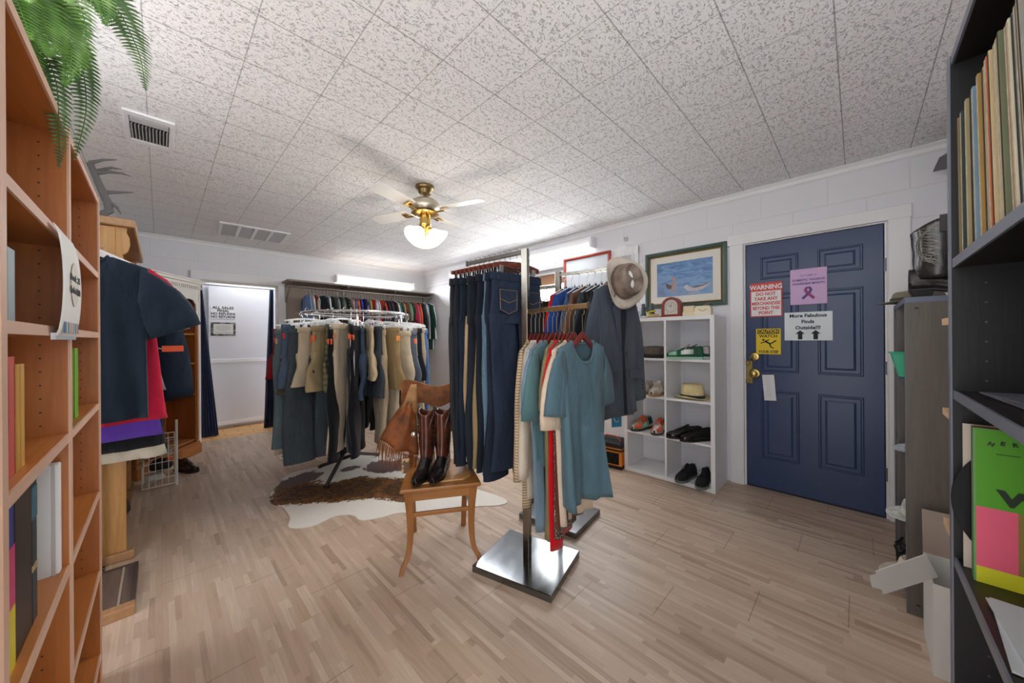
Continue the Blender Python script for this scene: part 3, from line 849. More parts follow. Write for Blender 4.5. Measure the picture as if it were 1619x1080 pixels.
bn = thing('binoculars', 'dark blue-grey binoculars standing on the white cubes beside the clock', 'binoculars', (3.19, 1.385, ZT), R(12))
M_bino = plain('4b555c', 0.45)
for sgn in (-1, 1):
    m = MB(); m.lathe([(0.030, 0), (0.031, 0.01), (0.028, 0.04), (0.022, 0.055), (0.021, 0.10), (0.017, 0.108), (0.018, 0.135), (0.012, 0.137), (0.001, 0.137)], (0, sgn * 0.038, 0), 20, True)
    m.build('barrel', M_bino, bn)
m = MB(); m.bx(-0.012, 0.012, -0.03, 0.03, 0.065, 0.085); m.bx(-0.01, 0.01, -0.03, 0.03, 0.1, 0.108); m.cyl((0, 0, 0.05), 0.008, 0.07, 12); m.build('bridge', M_bino, bn, 0, bevel=0.002)
m = MB(); m.cyl((3.12, 1.46, ZT), 0.024, 0.028, 16); m.cyl((3.12, 1.46, ZT + 0.028), 0.019, 0.018, 16)
tag(m.build('lens_cap_pot', M_bino), 'short dark lens cap standing in front of the binoculars', 'lens cap')
br_ = thing('scrub_brush', 'small round yellow-bristled brush beside the clock', 'brush', (3.13, 1.305, ZT), R(90))
MB().lathe([(0.03, 0), (0.045, 0.012), (0.047, 0.024), (0.04, 0.032), (0.001, 0.036)], n=18, capa=True).build('bristles', plain('d8b878', 0.8, var=0.3, nscale=60), br_)
m = MB(); m.tube([(0.03, 0, 0.034), (0.05, 0.02, 0.048), (0.035, -0.03, 0.062), (0.0, -0.06, 0.066)], 0.0075, 8); m.build('handle', plain('e9dc2a', 0.4), br_)
m = MB(); m.sphere((3.12, 1.385, ZT + 0.011), 0.03, 14, 6, (1, 1.2, 0.36)); tag(m.build('folded_cloth', cloth('d9d4cb'), smooth=60), 'small crumpled cream cloth between lens cap and brush', 'cloth')
m = MB(); m.box((3.13, 1.505, ZT + 0.008), (0.05, 0.075, 0.016)); tag(m.build('soap_dish', plain('c9a878', 0.6), smooth=0, bevel=0.004), 'small tan block at the left end of the white cubes', 'block')
# small acrylic sign
sg = thing('price_sign', 'small white card sign in clear holder at the left end of the cubes', 'sign', (3.30, 1.53, ZT), 0)
sg.rotation_euler = (0, R(-10), 0)
M_acr = plain('e9edf2', 0.15, var=0.02)
MB().bx(-0.002, 0.002, -0.065, 0.075, 0, 0.155).build('card', M_acr, sg, 0)
m = MB(); m.cyl((-0.003, 0.0, 0.115), 0.007, 0.001); m.cyl((-0.003, 0.0, 0.1), 0.007, 0.001)
m = MB()
m.M = T(-0.003, 0, 0.118) @ Matrix.Rotation(PI / 2, 4, 'Y'); m.cyl((0, 0, -0.001), 0.008, 0.002, 12); m.cyl((0.022, 0, -0.001), 0.008, 0.002, 12)
m.build('black_dot', M_ink, sg)
m = MB(); rr = random.Random(8)
for i in range(4):
    yy = -0.045
    while yy < 0.045:
        l_ = 0.008 + rr.random() * 0.014; m.bx(-0.0032, -0.002, yy, yy + l_, 0.068 - i * 0.019, 0.076 - i * 0.019); yy += l_ + 0.006
m.build('handwriting', plain('4c5a9a', 0.6), sg, 0)
# ivory ceramic boxes
bx_ = thing('ceramic_box', 'ivory ceramic house-shaped box with a drawn smile on the white cubes', 'box', (3.17, 0.905, ZT), R(4))
m = MB(); m.prism([(-0.062, 0), (0.062, 0), (0.062, 0.06), (0.05, 0.082), (-0.05, 0.082), (-0.062, 0.06)], 0.07, 'yz', -0.035); m.build('body', plain('efe4c8', 0.45), bx_, 0, bevel=0.004)
m = MB(); m.tube([(-0.0365, -0.03 + 0.06 * k / 8, 0.055 - 0.016 * math.sin(PI * k / 8)) for k in range(9)], 0.0013, 6); m.build('smile', M_ink, bx_)
m = MB(); m.box((-0.01, -0.02, 0.088), (0.012, 0.06, 0.008), Matrix.Rotation(R(-28), 4, 'X')); m.box((-0.01, -0.018, 0.098), (0.012, 0.06, 0.006), Matrix.Rotation(R(-38), 4, 'X')); m.build('clothes_peg', plain('7d6b5a', 0.6), bx_, 0, bevel=0.001)
m = MB(); m.box((3.19, 1.02, ZT + 0.045), (0.05, 0.085, 0.09)); m.box((3.16, 1.01, ZT + 0.02), (0.05, 0.10, 0.04))
tag(m.build('card_box', plain('e8d6b4', 0.6), smooth=0, bevel=0.004), 'pale tan stepped card box between the clock and the ivory box', 'box')

# ---------------------------------------------------------------- duck picture
pc = thing('framed_picture', 'framed wildlife print of two ducks on blue water with a dark green frame', 'picture', (XR, 1.15, 1.79))
PW_, PH_ = 0.355, 0.272
def frame_ring(o, i, x0, x1, xi):
    """rectangular moulding: outer half-sizes o, inner half-sizes i"""
    m = MB(); rs = []
    for (hx, hy, xx) in ((o[0], o[1], x0), (o[0], o[1], x1), ((o[0] + i[0]) / 2, (o[1] + i[1]) / 2, x1 - 0.006), (i[0], i[1], xi), (i[0], i[1], x0)):
        rs.append([(xx, -hx, -hy), (xx, hx, -hy), (xx, hx, hy), (xx, -hx, hy)])
    m.loft(rs, True); return m
frame_ring((PW_, PH_), (PW_ - 0.037, PH_ - 0.037), 0, -0.03, -0.02).build('frame', plain('4c5f57', 0.4, var=0.1), pc, 0)
frame_ring((PW_ - 0.037, PH_ - 0.037), (PW_ - 0.048, PH_ - 0.048), 0, -0.02, -0.015).build('inner_moulding', metal('b08f5a', 0.4), pc, 0)
MB().bx(-0.012, -0.004, -PW_ + 0.04, PW_ - 0.04, -PH_ + 0.04, PH_ - 0.04).build('mat_board', plain('e8e4da', 0.6), pc, 0)
t = NT('painted_water')
wv = t.noise(t.coords('Object', (1, 1.3, 6)), 7, 5, 0.6, 0.8)
tcw = t.n('ShaderNodeTexCoord'); sxw = t.n('ShaderNodeSeparateXYZ'); t.t.links.new(tcw.outputs['Object'], sxw.inputs[0])
gr = t.math('MULTIPLY_ADD', sxw.outputs[2], -0.6, 0.1)
cr = t.ramp(t.math('ADD', wv, gr), [(0.3, '44608f'), (0.5, '5a86b8'), (0.65, '7fa5cf'), (0.85, '8a83a6')])
M_water = t.base(cr, 0.35)
pr = MB().bx(-0.0135, -0.012, -0.245, 0.245, -0.162, 0.162).build('print', M_water, pc, 0)
def flat(pts, x, mat, name, parent, d=0.0006):
    m = MB(); m.prism(pts, d, 'yz', x); return m.build(name, mat, parent, 0)
def blob(cy, cz, a, b, rot=0, n=18, egg=0.0):
    out = []
    for k in range(n):
        th = 2 * PI * k / n; u = a * math.cos(th) * (1 + egg * math.sin(th)); v_ = b * math.sin(th) * (1 + egg * math.cos(th))
        out.append((cy + u * math.cos(rot) - v_ * math.sin(rot), cz + u * math.sin(rot) + v_ * math.cos(rot)))
    return out
# standing duck (left in view = +y)
flat([(0.145, -0.055), (0.14, -0.09), (0.11, -0.105), (0.07, -0.10), (0.055, -0.07), (0.06, -0.04), (0.078, -0.015), (0.082, 0.012), (0.098, 0.018), (0.10, -0.02), (0.115, -0.045), (0.14, -0.035), (0.155, -0.03)], -0.0143, plain('b9a6a8', 0.5, var=0.3, nscale=40), 'duck', pr)
flat(blob(0.09, 0.010, 0.013, 0.015), -0.0148, plain('d98a7c', 0.5), 'duck_head', pr)
flat([(0.155, -0.03), (0.13, -0.05), (0.10, -0.06), (0.115, -0.09), (0.145, -0.085), (0.16, -0.06)], -0.0149, plain('5e5560', 0.5), 'duck_wing', pr)
flat(blob(0.095, -0.125, 0.03, 0.012), -0.0141, plain('a89aa6', 0.5), 'duck_reflection', pr)
# swimming duck
flat([(-0.02, -0.105), (-0.035, -0.125), (-0.12, -0.13), (-0.17, -0.115), (-0.215, -0.085), (-0.24, -0.062), (-0.2, -0.072), (-0.15, -0.075), (-0.09, -0.09), (-0.05, -0.085), (-0.035, -0.066), (-0.018, -0.064), (-0.008, -0.08), (0.002, -0.088), (-0.01, -0.098)], -0.0143, plain('d5cfd2', 0.5, var=0.3, nscale=50), 'duck', pr)
flat([(-0.06, -0.095), (-0.11, -0.10), (-0.17, -0.088), (-0.225, -0.066), (-0.165, -0.078), (-0.11, -0.082)], -0.0149, plain('6f6470', 0.5), 'duck_wing', pr)
flat(blob(-0.09, -0.145, 0.06, 0.008), -0.0141, plain('aab0c8', 0.5), 'duck_reflection', pr)
m = MB(); rr = random.Random(3)
for i in range(26):
    yy = 0.235 - abs(rr.gauss(0, 0.03)); zz = -0.16 + rr.random() * 0.03; h_ = 0.05 + rr.random() * 0.12
    m.prism([(yy, zz), (yy + 0.003, zz), (yy + rr.uniform(-0.012, 0.012), zz + h_)], 0.0005, 'yz', -0.0144)
m.build('reeds', plain('8e9bc0', 0.6), pr, 0)

# red-framed mirror by the window
rf = thing('red_frame', 'red-framed white picture leaning behind the coat rack at the window', 'frame', (XR - 0.05, 2.18, 1.86))
frame_ring((0.305, 0.315), (0.275, 0.285), 0.012, -0.012, -0.008).build('frame', plain('a8402f', 0.45), rf, 0)
MB().bx(0.0, 0.008, -0.28, 0.28, -0.29, 0.29).build('white_sheet', plain('dfe6ee', 0.3), rf, 0)

# ---------------------------------------------------------------- clothes builders
def lerp(a, b, f): return a + (b - a) * f
def torso_mesh(L, sh=0.21, hem=0.24, dep=0.045, neck=0.075, slope=0.34, fold=0.018, seed=0, drop=0.07, n=36, rows=16, vneck=False, open_front=False, shift=0.0):
    """a hung top: x across, front is -y, z down from the neck at 0"""
    rnd = random.Random(seed)
    k1, k2, p1, p2, p3 = rnd.uniform(2.2, 3.4), rnd.uniform(4.5, 7), rnd.random() * 6, rnd.random() * 6, rnd.random() * 6
    zs = -slope * (sh - neck)
    rings = []
    zl = [-L + (L + zs - 0.22) * (i / rows) for i in range(rows)] + [zs - 0.22 + 0.22 * (i / 4) for i in range(4)] + [zs + (-zs) * (i / 5) for i in range(6)]
    for z in zl:
        top = z > zs - 1e-6
        d = max(0.0, min(1.0, (zs - 0.1 - z) / (L + zs)))
        if top:
            f = (z - zs) / max(1e-6, -zs); hw = lerp(sh, neck, f); dd = lerp(dep * 0.55, dep * 0.45, f)
        elif z > zs - 0.22:
            f = (z - (zs - 0.22)) / 0.22; hw = lerp(sh * 0.97, sh, f); dd = lerp(dep, dep * 0.55, f ** 1.5)
        else:
            f = (z + L) / (L + zs - 0.22); hw = lerp(hem, sh * 0.97, f ** 0.8); dd = dep * lerp(1.1, 1.0, f)
        ring = []
        for k in range(n):
            a = 2 * PI * k / n; c_, s_ = math.cos(a), math.sin(a)
            x = hw * math.copysign(abs(c_) ** 0.75, c_); y = dd * math.copysign(abs(s_) ** 0.8, s_)
            u = x / max(hw, 0.01)
            amp = fold * (d ** 0.8) * (1 + 0.5 * math.sin(p3 + u))
            y += amp * (math.sin(k1 * u * 2 + p1 + z * 1.5) + 0.75 * math.sin(k2 * u * 2.2 + p2 + 0.8 * z + (0.5 if s_ > 0 else 0)))
            y += 0.25 * fold * math.sin(9 * z + p1 + 3 * u) * (0.3 + d)
            x += shift * d + 0.008 * math.sin(5 * z + p2) * d
            zz = z
            w_ = max(0.0, 1 - (x / neck) ** 2) ** 0.5; g_ = max(0.0, 1 + z / 0.32)
            zz = z - (drop if s_ < -1e-6 else 0.012) * w_ * g_
            if d > 0.95: zz += 0.008 * math.sin(2.3 * u + p1)
            ring.append((x, y, zz))
        rings.append(ring)
    m = MB(); m.loft(rings, True)
    return m, rings[-1]

def sleeve_mesh(side, sh, slope, neck, length=0.2, r0=0.105, r1=0.085, out=0.45, flat=0.34, seed=0, fwd=0.0, bend=0.0):
    rnd = random.Random(seed); zs = -slope * (sh - neck)
    p = Vector((side * (sh - 0.028), 0, zs - r0 * 0.93)); rings = []; N = max(5, int(length / 0.045)); n = 18
    ph = rnd.random() * 6
    for i in range(N + 1):
        f = i / N
        o = out * (1 - 0.55 * f) + bend * f
        d = Vector((side * o, fwd * f, -1)).normalized()
        if i: p = p + d * (length / N)
        side_v = Vector((0, 1, 0)); nv = d.cross(side_v).normalized()
        r_ = lerp(r0, r1, f ** 0.7); start = 1 - f
        nv = Vector((side * 0.06, 0, 1)).normalized().lerp(nv if nv.z > 0 else -nv, min(1, f * 2.2)).normalized()
        ring = []
        for k in range(n):
            a = 2 * PI * k / n
            wob = 1 + 0.07 * math.sin(3 * a + ph + 5 * f)
            ring.append(p + nv * (r_ * math.cos(a) * wob) + side_v * (r_ * flat * lerp(0.75, 1.15, f) * math.sin(a) * wob))
        rings.append([tuple(v) for v in ring])
    m = MB(); m.loft(rings, True)
    return m, rings[-1]

def cuff(ring, mat, name, parent, h=0.02):
    c_ = Vector((0, 0, 0))
    for q in ring: c_ += Vector(q)
    c_ /= len(ring)
    a = [tuple(c_ + (Vector(q) - c_) * 1.04) for q in ring]; b = [(p[0], p[1], p[2] + h) for p in a]
    m = MB(); m.loft([a, b], True); m.build(name, mat, parent, 60, solid=0.002, fix=False)

def top_garment(name, label, cat, loc, rz, c, kind='knit', L=0.68, sh=0.20, hem=0.23, sleeve=0.2, seed=0, group=None, dep=0.04, fold=0.016, drop=0.07, collar='crew', cc=None, r1=0.085, out=0.5, bend=0.0, simple=False, n=36, shift=0.0, neck=0.07):
    t = thing(name, label, cat, loc, rz, group)
    mt = cloth(c, kind)
    slope = 0.36
    body, top = torso_mesh(L, sh, hem, dep, neck, slope, fold, seed, drop, n=(22 if simple else n), rows=(9 if simple else 16), shift=shift)
    if simple:
        for s_ in (-1, 1):
            sm, _ = sleeve_mesh(s_, sh, slope, neck, sleeve, 0.09, min(r1, 0.07), out * 0.55, 0.32, seed + s_)
            b = len(body.v); body.v += sm.v; body.f += [tuple(i + b for i in f) for f in sm.f]; body.mi += sm.mi
        body.build('body', mt, t, 60, fix=False)
        return t
    body.build('body', mt, t, 70, solid=0.0016, fix=False)
    for s_ in (-1, 1):
        sm, rg = sleeve_mesh(s_, sh, slope, neck, sleeve, 0.10, r1, out, 0.34, seed + s_, bend=bend)
        sm.build('sleeve', mt, t, 70, solid=0.0016, fix=False)
    if collar:
        mc = cloth(cc, 'knit') if cc else mt
        if collar == 'crew':
            m = MB(); m.tube(top, 0.0075, 6, closed=True); m.build('collar', mc, t, 80)
        else:
            a = [(p[0] * 1.02, p[1] * 1.05, p[2]) for p in top]; b = [(p[0] * 0.86, p[1] * 0.9 + 0.004, p[2] + 0.03) for p in top]; d = [(p[0] * 1.12, p[1] * 1.5, p[2] - 0.012) for p in top]
            m = MB(); m.loft([a, b, d], True); m.build('collar', mc, t, 80, solid=0.002, fix=False)
    return t

def pants_mesh(L=1.02, w=0.185, dep=0.028, hem=0.095, fold=False, seed=0, crotch=0.27, n=16, rows=12, lean=0.0):
    """hung by the waist: x across, z down from waistband at 0"""
    rnd = random.Random(seed); p1, p2 = rnd.random() * 6, rnd.random() * 6
    m = MB()
    if fold:
        w = w * 0.55
        for sg in (-1, 1):
            rings = []
            for i in range(rows + 1):
                f = i / rows; z = -L * f; hw = lerp(w, hem * 1.05, min(1, f * 1.4) ** 0.8)
                ring = []
                for k in range(n):
                    a = 2 * PI * k / n; c_, s_ = math.cos(a), math.sin(a)
                    x = hw * math.copysign(abs(c_) ** 0.7, c_) + 0.012 * math.sin(4 * f + p1 + sg) + 0.02 * sg * f + lean * f
                    y = sg * dep * 0.75 + dep * 0.7 * s_ * (1 + 0.2 * math.sin(7 * f + p2)) + 0.01 * math.sin(5 * f + p1) + 0.006 * math.sin(9 * f + 3 * c_)
                    ring.append((x, y, z))
                rings.append(ring)
            m.loft(rings, True)
        return m
    rings = []; R1 = 5
    for i in range(R1 + 1):
        f = i / R1; z = -crotch * f; hw = w * lerp(1.0, 1.09, f)
        ring = []
        for k in range(n * 2):
            a = 2 * PI * k / (n * 2); c_, s_ = math.cos(a), math.sin(a)
            x = hw * math.copysign(abs(c_) ** 0.8, c_)
            y = dep * math.copysign(abs(s_) ** 0.7, s_) * lerp(0.6, 1.1, f) * (1 - 0.25 * f * (1 - abs(c_)) ** 2)
            y += 0.008 * math.sin(3 * c_ + p1 + 6 * f) * f
            ring.append((x + lean * z / -L, y, z))
        rings.append(ring)
    m.loft(rings, True)
    for sg in (-1, 1):
        rings = []
        for i in range(rows + 1):
            f = i / rows; z = -(crotch - 0.05) - (L - crotch + 0.05) * f
            hw = lerp(w * 0.54, hem, min(1, f * 1.3) ** 0.8); cx = sg * lerp(w * 0.53, hem * 1.03, f) + lean * (-z / L)
            ring = []
            for k in range(n):
                a = 2 * PI * k / n; c_, s_ = math.cos(a), math.sin(a)
                x = cx + hw * math.copysign(abs(c_) ** 0.75, c_) + 0.010 * math.sin(5 * f + p1 + sg)
                y = dep * 1.05 * math.copysign(abs(s_) ** 0.8, s_) * (1 + 0.25 * math.sin(6 * f + p2 + sg)) + 0.014 * math.sin(4.5 * f + p2 + sg) * f + 0.006 * math.sin(11 * f + 3 * c_ + p1)
                ring.append((x, y, z))
            rings.append(ring)
        m.loft(rings, True)
    return m

def pants(name, label, loc, rz, c, kind='denim', L=1.02, w=0.185, hem=0.095, fold=False, seed=0, group=None, cat=None, details=0, tagc=None, dep=0.028, lean=0.0, crotch=0.27):
    t = thing(name, label, cat or ('shorts' if L < 0.7 else 'trousers'), loc, rz, group)
    mt = cloth(c, kind)
    pants_mesh(L, w, dep, hem, fold, seed, min(crotch, L * 0.6), lean=lean).build('fabric', mt, t, 70, solid=0, fix=False)
    ww = w * 0.55 if fold else w
    dd = dep * 1.5 if fold else dep * 0.72
    n = 28
    def ring(z, g=1.0): return [(ww * g * 1.01 * math.copysign(abs(math.cos(2 * PI * k / n)) ** 0.8, math.cos(2 * PI * k / n)), dd * g * math.copysign(abs(math.sin(2 * PI * k / n)) ** 0.7, math.sin(2 * PI * k / n)), z) for k in range(n)]
    m = MB(); m.loft([ring(-0.038, 1.03), ring(-0.036, 1.06), ring(0.0, 1.05), ring(0.004, 1.0)], True)
    m.build('waistband', mt, t, 50, solid=0.002, fix=False)
    if details and not fold:
        st = plain('b08a52', 0.7); y = -dep * 0.98
        for sg in (-1, 1):
            cx = sg * w * 0.5
            # back pocket patch standing off the cloth
            m = MB(); m.prism([(cx - 0.065, -0.085), (cx + 0.065, -0.085), (cx + 0.062, -0.20), (cx, -0.225), (cx - 0.062, -0.20)], 0.004, 'xz', y - 0.012)
            pk = m.build('back_pocket', mt, t, 0, bevel=0.001)
            m = MB(); m.tube([(cx - 0.06, y - 0.013, -0.092), (cx + 0.06, y - 0.013, -0.092), (cx + 0.057, y - 0.013, -0.197), (cx, y - 0.013, -0.219), (cx - 0.057, y - 0.013, -0.197)], 0.0011, 5, closed=True)
            m.tube([(cx - 0.058, y - 0.013, -0.14), (cx, y - 0.013, -0.16), (cx + 0.058, y - 0.013, -0.14)], 0.001, 5)
            m.build('stitching', st, pk)
        for q in (-0.8, -0.35, 0.35, 0.8):
            m = MB(); m.box((w * q, y + 0.002, -0.018), (0.012, 0.012, 0.046)); m.build('belt_loop', mt, t, 0, bevel=0.001)
        if details > 1:
            m = MB(); m.M = T(0.02, y - 0.014, -0.018) @ Matrix.Rotation(PI / 2, 4, 'X'); m.cyl((0, 0, 0), 0.009, 0.004, 14); m.build('button', metal('c8c4b8'), t)
    if tagc:
        m = MB(); m.box((-ww * 0.35, -dd - 0.012, -0.05), (0.034, 0.006, 0.04), Matrix.Rotation(R(12), 4, 'Y')); m.build('size_tag', plain(tagc, 0.5), t, 0, bevel=0.001)
    return t

# ---------------------------------------------------------------- hangers
M_hook = metal('c9b68a', 0.25); M_chrome = metal('d9dbdd', 0.12)
def hook(m, z0=0.0, rise=0.055, r=0.0018):
    """hook in the xz plane: grips a rail whose centre is at z0+rise+? ; top of loop near z0+rise+0.02"""
    pts = [(0, 0, z0), (0, 0, z0 + rise)]
    for k in range(1, 9):
        a = -PI / 2 + PI * 1.35 * k / 8
        pts.append((0.017 * math.cos(a) * 1.0, 0, z0 + rise + 0.017 + 0.017 * math.sin(a)))
    m.tube(pts, r, 6)
def wood_hanger(label, loc, rz, mat, group, halfw=0.205, fall=0.085):
    t = thing('wooden_hanger', label, 'hanger', loc, rz, group)
    m = MB(); rings = []
    for i in range(15):
        u = -1 + 2 * i / 14; x = u * halfw; z = -fall * abs(u) ** 1.15 - 0.004; hh = lerp(0.018, 0.009, abs(u)); yy = 0.0
        tk = lerp(0.006, 0.0055, abs(u))
        rings.append([(x, -tk - yy, z - hh), (x, tk - yy, z - hh), (x, tk - yy, z + hh * 0.7), (x, 0 - yy, z + hh), (x, -tk - yy, z + hh * 0.7)])
    m.loft(rings, True, True, True); m.build('hanger_arms', mat, t, 60)
    m = MB(); hook(m, 0.01, 0.075, 0.0017); m.build('hook', M_hook, t)
    return t
def clip_hanger(label, loc, rz, mat, group, w=0.36, drop=0.06, body=0.009, top=False):
    t = thing('clip_hanger', label, 'hanger', loc, rz, group)
    m = MB(); rings = []
    for i in range(9):
        u = -1 + i / 4; x = u * w / 2; z = 0.018 * (1 - u * u)
        hh = body * lerp(1.5, 1.0, abs(u))
        rings.append([(x, -body * .6, z - hh), (x, body * .6, z - hh), (x, body * .6, z + hh), (x, -body * .6, z + hh)])
    m.loft(rings, True, True, True); m.build('hanger_bar', mat, t, 30, bevel=0)
    m = MB(); hook(m, 0.02, drop, 0.0018); m.build('hook', M_chrome, t)
    for sg in (-1, 1):
        m = MB(); x = sg * w * 0.36
        m.box((x, -0.010, -0.022), (0.026, 0.003, 0.05), Matrix.Rotation(R(8), 4, 'X')); m.box((x, 0.010, -0.022), (0.026, 0.003, 0.05), Matrix.Rotation(R(-8), 4, 'X')); m.box((x, 0, -0.004), (0.02, 0.014, 0.008))
        m.build('clip', M_chrome if body > 0.006 else mat, t, 0, bevel=0.001)
    return t
def plastic_hanger(label, loc, rz, mat, group, halfw=0.19):
    t = thing('plastic_hanger', label, 'hanger', loc, rz, group)
    m = MB(); m.tube([(0, 0, 0), (-halfw, 0, -0.075), (-halfw - 0.004, 0, -0.085), (-halfw + 0.01, 0, -0.092), (halfw - 0.01, 0, -0.092), (halfw + 0.004, 0, -0.085), (halfw, 0, -0.075)], 0.0045, 6, closed=True)
    m.build('hanger_arms', mat, t)
    m = MB(); hook(m, 0.0, 0.05, 0.0025); m.build('hook', mat, t)
    return t

# ---------------------------------------------------------------- chrome racks
M_plate = None
t = NT('polished_plate'); nz = t.noise(t.coords('Object', (1, 4, 1)), 6, 5, 0.7); n3 = t.noise(t.coords(), 2.5, 3)
M_plate = t.base(t.ramp(n3, [(0.35, '6f7375'), (0.65, '8e9193')]), t.math('MULTIPLY_ADD', nz, 0.22, 0.03), 1.0)
t.bump(n3, 0.06, 0.01)
M_post = metal('98948c', 0.2)
def tstand(label, cxy, rz, W=0.41, D=0.455, post_top=1.73, arms=()):
    t = thing('garment_stand', label, 'clothes rack', (cxy[0], cxy[1], 0), rz)
    m = MB(); m.bx(-W / 2, W / 2, -D / 2, D / 2, 0.0, 0.036); m.build('base_plate', M_plate, t, 0, bevel=0.003)
    m = MB(); m.bx(-0.018, 0.018, -0.018, 0.018, 0.036, post_top); m.build('post', M_post, t, 0, bevel=0.002)
    for (y0, y1, z, mt) in arms:
        m = MB(); m.bx(-0.007, 0.007, min(y0, y1), max(y0, y1), z - 0.012, z + 0.012)
        m.build('arm', mt, t, 0, bevel=0.002)
        e = y1 + (0.004 if y1 > y0 else -0.004)
        MB().bx(-0.010, 0.010, min(e, y1), max(e, y1), z - 0.016, z + 0.016).build('end_cap', M_post, t, 0)
    return t
ZA1, ZA2 = 1.385, 1.715
M_gilt = metal('d2b58a', 0.25)
AR = R(9)      # heading of stand A: local +y rotated
A_ = tstand('front chrome garment stand with jeans and short-sleeved tops and polished square base', (1.412, 1.292), R(15), 0.40, 0.455, 1.73, ())
def on_arm(cx, cy, ang, s_):   # s_ metres along local +y
    return (cx - math.sin(ang) * s_, cy + math.cos(ang) * s_)
# arms of stand A, rotated a little less than the base so they follow the clothes
aA = R(-8)
def add_arm(root, base_rz, ang, s0, s1, z, mt):
    m = MB(); m.M = Matrix.Rotation(ang - base_rz, 4, 'Z')
    m.bx(-0.007, 0.007, min(s0, s1), max(s0, s1), z - 0.012, z + 0.012); m.build('arm', mt, root, 0, bevel=0.002)
    m = MB(); m.M = Matrix.Rotation(ang - base_rz, 4, 'Z'); m.bx(-0.010, 0.010, min(s1, s1 * 1.01), max(s1, s1 * 1.01), z - 0.017, z + 0.017); m.build('end_cap', M_post, root, 0)
add_arm(A_, R(15), R(-8), -0.018, -0.44, ZA1, M_gilt)
add_arm(A_, R(15), R(4), 0.018, 0.47, ZA2, M_post)
Bc = (1.95, 1.475)
B_ = tstand('rear chrome garment stand with the grey blazer and jackets and polished base', Bc, R(8), 0.38, 0.43, 1.70, ())
add_arm(B_, R(8), R(8), -0.018, -0.47, 1.675, M_post)
add_arm(B_, R(8), R(8), 0.018, 0.50, 1.60, metal('8f938c', 0.4))

# ---------------------------------------------------------------- tops on the low front arm of stand A
M_mahog = wood('7a2c24', '481812', 'x', 0.25)
tees = [  # distance along arm from post, colour, kind, length, sleeve, r1, sh, label, nearer = larger s
    (0.045, 'c9b091', 'stripe', 0.86, 0.52, 0.05, 0.20, 'tan striped long shirt, farthest back on the low front arm'),
    (0.080, 'cfc3b0', 'knit', 0.80, 0.50, 0.05, 0.20, 'oatmeal knit long-sleeved sweater on the low front arm'),
    (0.112, 'b9c0c0', 'knit', 0.62, 0.20, 0.08, 0.20, 'pale grey short-sleeved shirt on the low front arm'),
    (0.142, 'c62030', 'knit', 0.66, 0.18, 0.08, 0.19, 'red shirt between the pale grey and light blue tops'),
    (0.175, '748a9a', 'knit', 0.93, 0.20, 0.085, 0.20, 'light blue long top reaching low on the front arm'),
    (0.210, '56767a', 'knit', 0.62, 0.22, 0.085, 0.20, 'sage teal polo with wide sleeve on the front arm'),
    (0.240, '8a7d54', 'knit', 0.94, 0.18, 0.07, 0.18, 'olive long top beside the bright red one'),
    (0.270, 'c8101c', 'knit', 0.97, 0.15, 0.07, 0.18, 'bright red satin top hanging longest on the front arm'),
    (0.298, '4a3b33', 'dots', 0.90, 0.15, 0.07, 0.18, 'dark dotted blouse between the bright red and cream tops'),
    (0.325, '5d3424', 'knit', 0.86, 0.15, 0.07, 0.18, 'dark brown top beside the cream blouse'),
    (0.352, 'd9c3ac', 'knit', 0.83, 0.24, 0.075, 0.19, 'cream blouse with short ruffled sleeve behind the front blue tee'),
    (0.405, '546f7b', 'knit', 0.74, 0.19, 0.078, 0.180, 'teal blue crew-neck tee, frontmost on the low arm'),
]
for i, (s_, c, kd, L, sl, r1, sh, lb) in enumerate(tees):
    x, y = on_arm(1.412, 1.292, aA, -s_)
    zt = ZA1 - 0.125
    ang = R((27, 27, 24, 28, 16, 12, 22, 20, 18, 14, 6, 0)[i])
    wood_hanger('dark red wooden hanger holding the ' + lb.split(',')[0].split(' on the')[0].split(' between')[0].split(' beside')[0].split(' reaching')[0].replace(' with wide sleeve', '').replace(' with short ruffled sleeve behind the front blue tee', ''), (x, y, zt), ang, M_mahog, 'red wooden hangers on the low front arm', 0.165, 0.125)
    last = i == len(tees) - 1
    top_garment('t_shirt' if sl <= 0.24 else 'long_sleeved_shirt', lb, 'shirt', (x, y, zt - 0.034), ang, c, kd, L=L - 0.03, sh=sh, hem=(0.172 if last else 0.16), sleeve=sl, seed=i + 3, dep=(0.038 if last else 0.019), fold=(0.026 if last else 0.014), drop=(0.10 if last else 0.05), r1=r1, out=(0.30 if last else 0.22), collar='crew', neck=(0.088 if last else 0.08))

